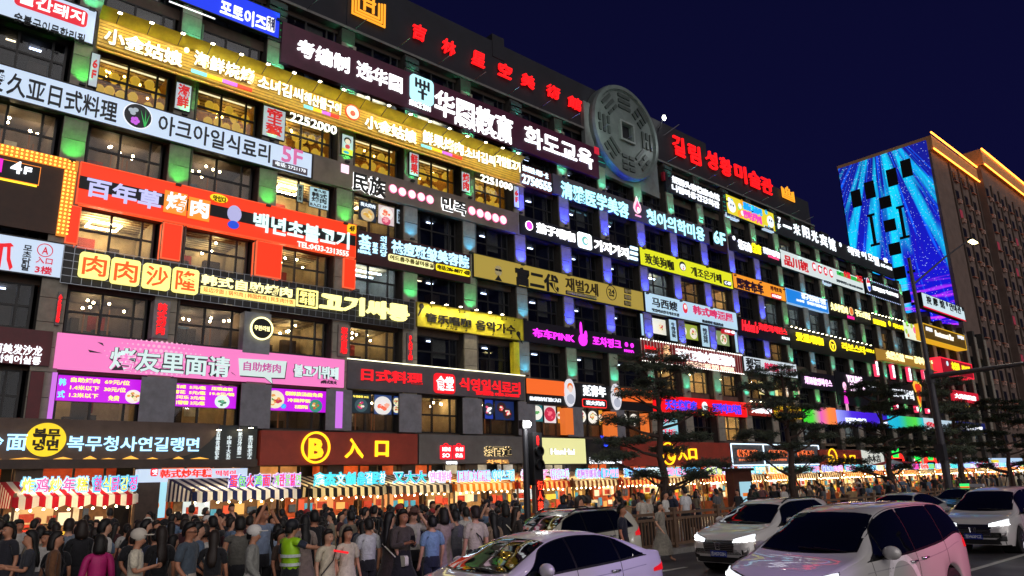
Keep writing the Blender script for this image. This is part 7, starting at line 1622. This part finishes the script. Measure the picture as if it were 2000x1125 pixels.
# d = distance back from the front bumper
SPEC = {
 'sedan': dict(L=4.62, W=1.77, top=[(0, .62), (.12, .74), (.5, .86), (1.2, .985), (1.75, 1.22), (2.1, 1.38), (2.6, 1.465), (3.2, 1.45), (3.7, 1.33), (4.15, 1.14), (4.45, 1.10), (4.62, 1.02)],
               belt=[(0, .56), (.3, .72), (1.2, .9), (2.2, .95), (3.4, 1.0), (4.0, 1.04), (4.45, 1.03), (4.62, .95)], roof=.56, wheels=(.86, 3.5), wr=.32, dlo=(1.42, 4.02), ws=(1.28, 2.12), rear=(3.55, 4.15), tail=(.80, .92)),
 'suv': dict(L=4.6, W=1.84, top=[(0, .7), (.12, .86), (.5, .98), (1.1, 1.09), (1.6, 1.34), (2.0, 1.55), (2.5, 1.645), (3.5, 1.65), (4.2, 1.6), (4.42, 1.38), (4.6, 1.0)],
             belt=[(0, .62), (.3, .84), (1.1, 1.0), (2.4, 1.07), (3.6, 1.12), (4.3, 1.15), (4.6, .95)], roof=.62, wheels=(.88, 3.55), wr=.36, dlo=(1.3, 4.1), ws=(1.12, 1.95), rear=(4.15, 4.5), tail=(.95, 1.15)),
 'mpv': dict(L=4.9, W=1.84, top=[(0, .66), (.12, .86), (.5, .98), (1.0, 1.09), (1.5, 1.38), (1.95, 1.6), (2.5, 1.7), (3.6, 1.71), (4.4, 1.65), (4.7, 1.42), (4.9, .98)],
             belt=[(0, .6), (.3, .84), (1.0, .98), (2.4, 1.0), (3.6, 1.08), (4.4, 1.17), (4.9, .95)], roof=.64, wheels=(.92, 3.85), wr=.34, dlo=(1.15, 4.62), ws=(1.02, 1.95), rear=(4.5, 4.8), tail=(.95, 1.18)),
}
def car_body(sp, paint):
    L, Wd = sp['L'], sp['W'] / 2
    N_ = 70; st = [L * (i / N_) for i in range(N_ + 1)]; st = sorted(set([0, .02, .05, .09] + st[1:-1] + [L - .09, L - .05, L - .02, L]))
    def half(d):
        w = 1.0
        w *= interp([(0, .70), (.05, .79), (.15, .87), (.4, .95), (.9, .99), (1.5, 1), (3.2, 1), (4.0, .985), (L - .4, .95), (L - .12, .88), (L, .76)], d); return Wd * w
    rows = []
    for d in st:
        tp, bt = interp(sp['top'], d), interp(sp['belt'], d); w = half(d); gap = max(tp - bt, .03); g = max(0, min(1, (gap - .12) / .38)); g = g * g * (3 - 2 * g)
        zs = .22 if .3 < d < L - .3 else .26
        for wc in sp['wheels']:
            r = sp['wr'] + .045; dd = abs(d - wc)
            if dd < r: zs = max(zs, sp['wr'] + sqrt(r * r - dd * dd))
        wr = w * .93 * (1 - g) + sp['roof'] * min(1, w / Wd + .04) * g
        A = (w * .93, zs); B = (w * .985, max(zs + .03, .40)); C = (w, max(zs + .06, .58)); D_ = (w * .995, max(zs + .09, bt - .16)); E_ = (w * .965, bt - .02)
        G_ = (w * .945 * (1 - g) + w * .93 * g, bt + gap * .14); Mx = ((G_[0] * .5 + wr * .5 + .012 * g), bt + gap * .55); Rr = (wr + .0, tp - gap * (.10 * g + .22 * (1 - g)) - .0)
        S1 = (wr * .9, tp - .028 * g - gap * .1 * (1 - g)); S2 = (wr * .55, tp - .006); S3 = (0, tp)
        if g < .5: G_ = (w * .93, bt + gap * .3); 
        rows.append((d, [A, B, C, D_, E_, G_, Mx, Rr, S1, S2, S3]))
    V = []; Fc = []; nv = 11; full = 2 * nv - 1
    for d, r in rows:
        V += [(-d, y, z) for y, z in r]; V += [(-d, -y, z) for y, z in r[-2::-1]]
    for i in range(len(rows) - 1):
        for k in range(full - 1): a = i * full + k; Fc.append((a, a + 1, a + full + 1, a + full))
    Fc.append(tuple(range(full))[::-1]); e = (len(rows) - 1) * full; Fc.append(tuple(range(e, e + full)))
    mb = MB().use(paint); mb.poly(V, Fc); me = mb.mesh('body', True)
    bm = bmesh.new(); bm.from_mesh(me); bmesh.ops.recalc_face_normals(bm, faces=bm.faces); tree = BVHTree.FromBMesh(bm); bm.to_mesh(me); bm.free()
    return me, tree
def patch(tree, f, nu, nv, direction, eps, m, name, parent, flip=False):
    """f(u,v) -> start point; rays run along direction and the sheet settles eps above the skin"""
    P = []; ok = []; dr = Vector(direction).normalized()
    for i in range(nu + 1):
        for j in range(nv + 1):
            s = Vector(f(i / nu, j / nv)); h = tree.ray_cast(s, dr, 6)
            if h[0] is None: P.append(tuple(s)); ok.append(False)
            else:
                nn = h[1]; nn = nn if nn.dot(dr) < 0 else -nn
                P.append(tuple(h[0] + nn * eps)); ok.append(True)
    Fc = []
    for i in range(nu):
        for j in range(nv):
            q = [i * (nv + 1) + j, (i + 1) * (nv + 1) + j, (i + 1) * (nv + 1) + j + 1, i * (nv + 1) + j + 1]
            if all(ok[k] for k in q): Fc.append(tuple(q if not flip else q[::-1]))
    if not Fc: return None
    mb = MB().use(m); mb.poly(P, Fc); return put(name, mb.mesh(name, True), parent)
def car(kind, label, X0, Yn, yaw, paint, plate=None, grille='honda', lights=True, roofc=None, driver=False, cat='car', scale=1.0, slide=False, lampstr=14, group=None, side_text=None):
    sp = SPEC[kind]; L, Wd = sp['L'], sp['W']
    # local frame: nose at x = 0 pointing +x, near side +y; world: turned half round so the nose points to -x
    cx = X0 - sin(yaw) * Wd / 2; cyy = Yn + cos(yaw) * Wd / 2 * scale
    t = thing('car' if cat == 'car' else 'minivan', label, cat, (cx, cyy, 0), group, pi + yaw); t.scale = (scale,) * 3
    me, tree = car_body(sp, paint); body = put('body', me, t)
    top = lambda d: interp(sp['top'], d); belt = lambda d: interp(sp['belt'], d)
    TRIM = 'd#08080a,.35'; SEAM = 'd#101012,.8'
    for s in (1, -1):
        fl = s < 0
        a, b = sp['dlo']
        def win(x0, x1, lo=.12, hi=.93, e=0.0):
            def f(u, v):
                d = x0 + (x1 - x0) * u; z0 = belt(d) + .035 - e; z1 = top(d) - .075 + e * .6
                edge = min(1, (d - a + e) / .55); z1 = z0 + (z1 - z0) * max(.02, min(1, edge ** .8 if edge > 0 else 0)) if kind != 'x' else z1
                tail_ = (b + e - d) / (.5 if kind == 'sedan' else .42); z1 = z0 + (z1 - z0) * max(.02, min(1, tail_ if tail_ > 0 else 0)) ** .6
                return (-d, 3 * s, z0 + (max(z1, z0 + .01) - z0) * v)
            return f
        patch(tree, win(a - .06, b + .06, e=.03), 44, 6, (0, -s, 0), .004, TRIM, 'window_trim', t, flip=not fl)
        cuts = {'sedan': [a + .05, 2.52, 3.45, b], 'suv': [a + .05, 2.45, 3.4, b], 'mpv': [a + .05, 1.62, 2.62, 3.72, b]}[kind]
        for c0, c1 in zip(cuts, cuts[1:]): patch(tree, win(c0 + .02, c1 - .025), 18, 6, (0, -s, 0), .009, DARKGLASS, 'side_window', t, flip=not fl)
        # door seams and sill
        for d in (cuts[0] + .0, cuts[-3] if kind != 'mpv' else 2.62, cuts[-2]):
            patch(tree, lambda u, v, d=d: (-d - .006 + .012 * u, 3 * s, .32 + (belt(d) + .02 - .32) * v), 1, 16, (0, -s, 0), .002, SEAM, 'door_seam', t, flip=not fl)
        patch(tree, lambda u, v: (-(1.25 + (L - 2.6) * u), 3 * s, .23 + .11 * v), 20, 1, (0, -s, 0), .004, 'd#18181a,.6', 'sill', t, flip=not fl)
        patch(tree, lambda u, v: (-(1.0 + (L - 1.6) * u), 3 * s, belt(1.0 + (L - 1.6) * u) - .13 + .012 * v), 30, 1, (0, -s, 0), .0025, 'd#9a989c,.4', 'crease', t, flip=not fl)
        for d in ([2.35, 3.3] if kind != 'mpv' else [2.45, 2.85]):
            h = tree.ray_cast(Vector((-d, 3 * s, belt(d) - .1)), Vector((0, -s, 0)))
            if h[0]: mb = MB().use('m#c8c8cc,.2').tube([(-d - .1, h[0].y + s * .0, h[0].z), (-d - .07, h[0].y + s * .035, h[0].z), (-d + .07, h[0].y + s * .035, h[0].z), (-d + .1, h[0].y, h[0].z)], .014, 8); put('door_handle', mb.mesh('door_handle', True), t)
        # mirror
        d = a + .38; y = s * (Wd / 2 + .1); z = belt(d) + .10
        mb = MB().use(paint).ball((-d, y, z), (.085, .13, .095), 14, 8).use(TRIM).ball((-d - .03, y, z), (.07, .115, .08), 12, 8).bar((-d, s * (Wd / 2 - .08), z - .07), (-d, y, z - .06), .028, n=6); put('mirror', mb.mesh('mirror', True), t)
        # wheels
        for wc in sp['wheels']:
            r = sp['wr']; yo = s * (Wd / 2 - .02)
            w = put('wheel', MB().use('d#0c0c0e,.85').bar((-wc, yo - s * .22, r), (-wc, yo - s * .02, r), r, r, 30).bar((-wc, yo - s * .02, r), (-wc, yo, r), r, r * .94, 30).mesh('tyre'), t)
            mb = MB().use('d#101012,.6').bar((-wc, yo - s * .01, r), (-wc, yo + s * .004, r), r * .68, r * .68, 24).use('m#b0b2b8,.25')
            for k in range(10):
                an = k * pi / 5; mb.bar((-wc + r * .12 * cos(an), yo + s * .006, r + r * .12 * sin(an)), (-wc + r * .66 * cos(an), yo + s * .01, r + r * .66 * sin(an)), .02, .014, 5)
            mb.bar((-wc, yo, r), (-wc, yo + s * .02, r), r * .16, r * .16, 12)
            for k in range(24):
                a0, a1 = k * pi / 12, (k + 1) * pi / 12; mb.bar((-wc + r * .68 * cos(a0), yo + s * .008, r + r * .68 * sin(a0)), (-wc + r * .68 * cos(a1), yo + s * .008, r + r * .68 * sin(a1)), .012, n=4, cap=False)
            put('rim', mb.mesh('rim'), w)
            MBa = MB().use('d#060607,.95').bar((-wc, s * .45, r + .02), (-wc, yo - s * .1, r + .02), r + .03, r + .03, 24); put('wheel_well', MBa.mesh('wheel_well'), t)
        # headlight: wraps round the corner, seen from front and side
        zt = belt(.3) - .0
        if kind == 'mpv' or kind == 'suv': hz0, hz1 = .72, .86
        else: hz0, hz1 = .62, .74
        def hl(u, v, e=0):
            y = s * (Wd * .22 + (Wd * .27) * u); return (2, y, hz0 - e + (hz1 - hz0 + 2 * e - .06 * (1 - u)) * v + .06 * u)
        dirf = Vector((-1, -s * .25, 0))
        def hlf(e):
            def f(u, v):
                x, y, z = hl(u, v, e); return (1.2, y + s * (1.2 * .25) + s * e * (1 if u > .5 else -1), z)
            return f
        patch(tree, hlf(.015), 12, 5, dirf, .004, TRIM, 'headlight_trim', t, flip=fl)
        q = patch(tree, hlf(0), 12, 5, dirf, .014, ('e#f6fbff,1.0' if lights else 'g#9aa0a8'), 'headlight', t, flip=fl)
        if lights and q:
            patch(tree, lambda u, v: (1.2, s * (Wd * .27 + Wd * .17 * u) + s * .3, hz0 + .05 + .03 * v + .055 * u), 10, 2, dirf, .022, 'e#ffffff,%g' % lampstr, 'lamp_element', q, flip=fl)
            patch(tree, lambda u, v: (1.2, s * (Wd * .22 + Wd * .27 * u) + s * .3, hz0 + .002 + .012 * v + .05 * u), 10, 1, dirf, .022, 'e#ffffff,6', 'running_light', q, flip=fl)
        # fog lamp recess
        patch(tree, lambda u, v: (1.2, s * (Wd * .30 + Wd * .13 * u) + s * .3, .36 + .13 * v * (.5 + .5 * u)), 6, 3, dirf, .004, 'd#0c0c0e,.5', 'fog_lamp_recess', t, flip=fl)
        # tail lamp
        z0, z1 = sp['tail']; dirb = Vector((.55, -s, 0))
        patch(tree, lambda u, v: (-L + .02 + .42 * u - .55 * 1.2, s * (Wd / 2 - .1) + s * 1.2, z0 + (z1 - z0) * v * (1 - .6 * u)), 10, 4, dirb, .008, 'e#ff1020,.55', 'taillight', t, flip=not fl)
    # windshield
    x0, x1 = sp['ws']
    def ws(e):
        def f(u, v):
            d = x0 - e + (x1 - x0 + 2 * e) * v; y = (u - .5) * 2; wd = (Wd / 2 - .20) * (1 - v) + (sp['roof'] - .02) * v + e
            return (-d + (-.10 * (1 - v)) * (y * y) * 1.0, y * wd, 2.5)
        return f
    patch(tree, ws(.03), 22, 12, (0, 0, -1), .004, TRIM, 'windshield_trim', t)
    wsh = patch(tree, ws(0), 22, 12, (0, 0, -1), .009, DARKGLASS, 'windshield', t)
    for s in (-1, 1): mb = MB().use(TRIM).bar((-x0 - .06, s * .12, top(x0 + .06) + .03), (-x0 - .02, s * .12 + .5, top(x0 + .02) + .02), .01, n=5); put('wiper', mb.mesh('wiper'), t)
    xr0, xr1 = sp['rear']
    patch(tree, lambda u, v: (-(xr0 + (xr1 - xr0) * v), (u - .5) * 2 * (sp['roof'] - .02 + .06 * v), 2.5), 14, 6, (0, 0, -1), .008, DARKGLASS, 'rear_window', t)
    if roofc: patch(tree, lambda u, v: (-(x1 + .05 + (xr0 - x1 - .05) * v), (u - .5) * 2 * (sp['roof'] + .0), 2.5), 14, 12, (0, 0, -1), .005, roofc, 'roof_panel', t)
    if roofc or kind == 'suv':
        for s in (-1, 1): mb = MB().use(TRIM).tube([(-x1 - .15, s * (sp['roof'] - .03), top(x1 + .15) - .02), (-x1 - .4, s * (sp['roof'] - .02), top(x1 + .4) + .03), (-xr0 + .2, s * (sp['roof'] - .02), top(xr0 - .2) + .03), (-xr0, s * (sp['roof'] - .03), top(xr0) - .02)], .018, 6); put('roof_rail', mb.mesh('roof_rail'), t)
    # front: grille, bumper intake, badge, plate
    gz0, gz1 = (.52, .76) if kind != 'sedan' else (.46, .62)
    gw = Wd * .24
    gf = lambda u, v, e=0: (1, (u - .5) * 2 * (gw + e) * (1 - .12 * (1 - v)), gz0 - e + (gz1 - gz0 + 2 * e) * v)
    patch(tree, lambda u, v: gf(u, v, .02), 10, 4, (-1, 0, 0), .004, 'm#c0c2c8,.2', 'grille_frame', t)
    gr = patch(tree, gf, 10, 4, (-1, 0, 0), .009, 'd#08080a,.4', 'grille', t)
    for k in range(5):
        patch(tree, lambda u, v, k=k: (1, (u - .5) * 2 * gw * .93, gz0 + .03 + k * (gz1 - gz0 - .04) / 5 + .012 * v), 10, 1, (-1, 0, 0), .016, 'm#9a9ca4,.25', 'grille_bar', gr)
    zm = (gz0 + gz1) / 2
    mb = MB().use('m#e8e8ec,.12')
    if grille == 'h':                       # the emblem is an upright letter form in a rounded frame
        pts = [(-.06, -.07), (.06, -.07), (.075, .07), (-.075, .07)]
        for a_, b_ in zip(pts, pts[1:] + pts[:1]): mb.bar((.03, a_[0], zm + a_[1]), (.03, b_[0], zm + b_[1]), .008, n=5)
        mb.bar((.03, -.028, zm - .045), (.03, -.04, zm + .05), .009, n=5).bar((.03, .028, zm - .045), (.03, .04, zm + .05), .009, n=5).bar((.03, -.03, zm), (.03, .03, zm), .009, n=5)
    else: mb.bar((.02, 0, zm), (.035, 0, zm), .06, .06, 20)
    put('emblem', mb.mesh('emblem'), t)
    patch(tree, lambda u, v: (1, (u - .5) * 1.9 * Wd * .42, .27 + .13 * v), 12, 2, (-1, 0, 0), .005, 'd#0a0a0c,.6', 'lower_intake', t)
    patch(tree, lambda u, v: (1, (u - .5) * 1.9 * Wd * .45, .235 + .03 * v), 12, 1, (-1, 0, 0), .012, 'm#a8aab0,.3', 'lower_trim', t)
    if plate:
        mb = MB().use('d#1838a0,.4').box(.012, .03, -.22, .22, .40, .54); pl = put('number_plate', mb.mesh('number_plate'), t)
        v, f, a, b, c, d_ = glyphs(plate, .02, 1.0); mb = MB().use('d#e8ecf4,.4'); sx_ = .4 / (b - a); sz_ = .1 / (d_ - c)
        mb.poly([(.032 + p[2] * .002, -.2 + (p[0] - a) * sx_, .42 + (p[1] - c) * sz_) for p in v], f); put('lettering', mb.mesh('lettering'), pl)
    return t, tree, sp
WP = 'c#c9c6c4'; GP = 'c#d0cdca'
car('sedan', 'white four door sedan at the front, washed in violet light, nose to the left', 5.75, 7.95, -.02, WP, lights=True, scale=1.03)
car('suv', 'white crossover with a black roof, mostly hidden behind the front sedan', 10.96, 12.3, -.02, 'c#c9c5b4', roofc='c#08080c', scale=.97)
car('suv', 'white compact SUV with lit headlights and blue plate ending 57G2H beside the railing', 16.2, 9.8, -.02, GP, plate='吉A57G2H', grille='h')
t_, tree_, sp_ = car('mpv', 'large white minivan in front lit pink, with a painted light ring on its front door', 9.95, 4.9, -.035, WP, grille='h', cat='minivan', scale=1.03)
patch(tree_, lambda u, v: (-(2.05 + (.56 - .12 * v) * cos(2 * pi * u)), 3, .5 + (.56 - .12 * v) * sin(2 * pi * u)), 40, 2, (0, -1, 0), .003, 'd#f0e8ee,.4', 'door_light_ring', t_, flip=False)  # ring of light falling on the door, painted as a pale patch
car('mpv', 'white minivan with bright headlights and ribbed chrome grille at the right edge', 23.6, 6.54, 0, WP, plate='吉H63FCZ', grille='h', cat='minivan')
# farther cars whose roofs show above the near ones
car('sedan', 'silver sedan roof showing behind the large minivan, far lane', 26.8, 10.6, -.02, 'c#a8a8a4', scale=1.02)
TAXI, _a, _b = car('sedan', 'dark taxi with a green roof lamp beyond the minivans', 36.0, 11.5, -.02, 'c#203828', scale=1.0, lights=False)
tx = (36.0 + 2.6, 11.5 + .88, 1.47); MB_ = MB().use('e#38e070,1.3').box(tx[0] - .1, tx[0] + .1, tx[1] - .3, tx[1] + .05, 1.5, 1.62).use('e#ff7020,1.2').box(tx[0] - .1, tx[0] + .1, tx[1] - .3, tx[1] + .05, 1.47, 1.499).use('d#c8c8d0,.5').box(tx[0] - .12, tx[0] + .12, tx[1] - .9, tx[1] - .35, 1.47, 1.6)
MB_.v = [(-(x - 36.0), -(y - 12.385), z) for x, y, z in MB_.v]; MB_.build('taxi_lamp', TAXI)
car('suv', 'white van like car at the right edge far down the road', 41.5, 8.2, 0, 'c#c0c0c4', scale=1.08)
# parked cars behind the stalls
for i, (px, c, lab) in enumerate(((600, 'c#282830', 'dark parked car behind the second stall on the forecourt'), (870, 'c#b89a78', 'tan parked minivan behind the middle stalls'), (1050, 'c#2a2a30', 'dark parked car behind the stalls right of the signal column'))):
    x = u_at(px, 1.5, 28.2); car('mpv' if i == 1 else 'sedan', lab, x - 2.2, 28.0, 0, c, lights=False)
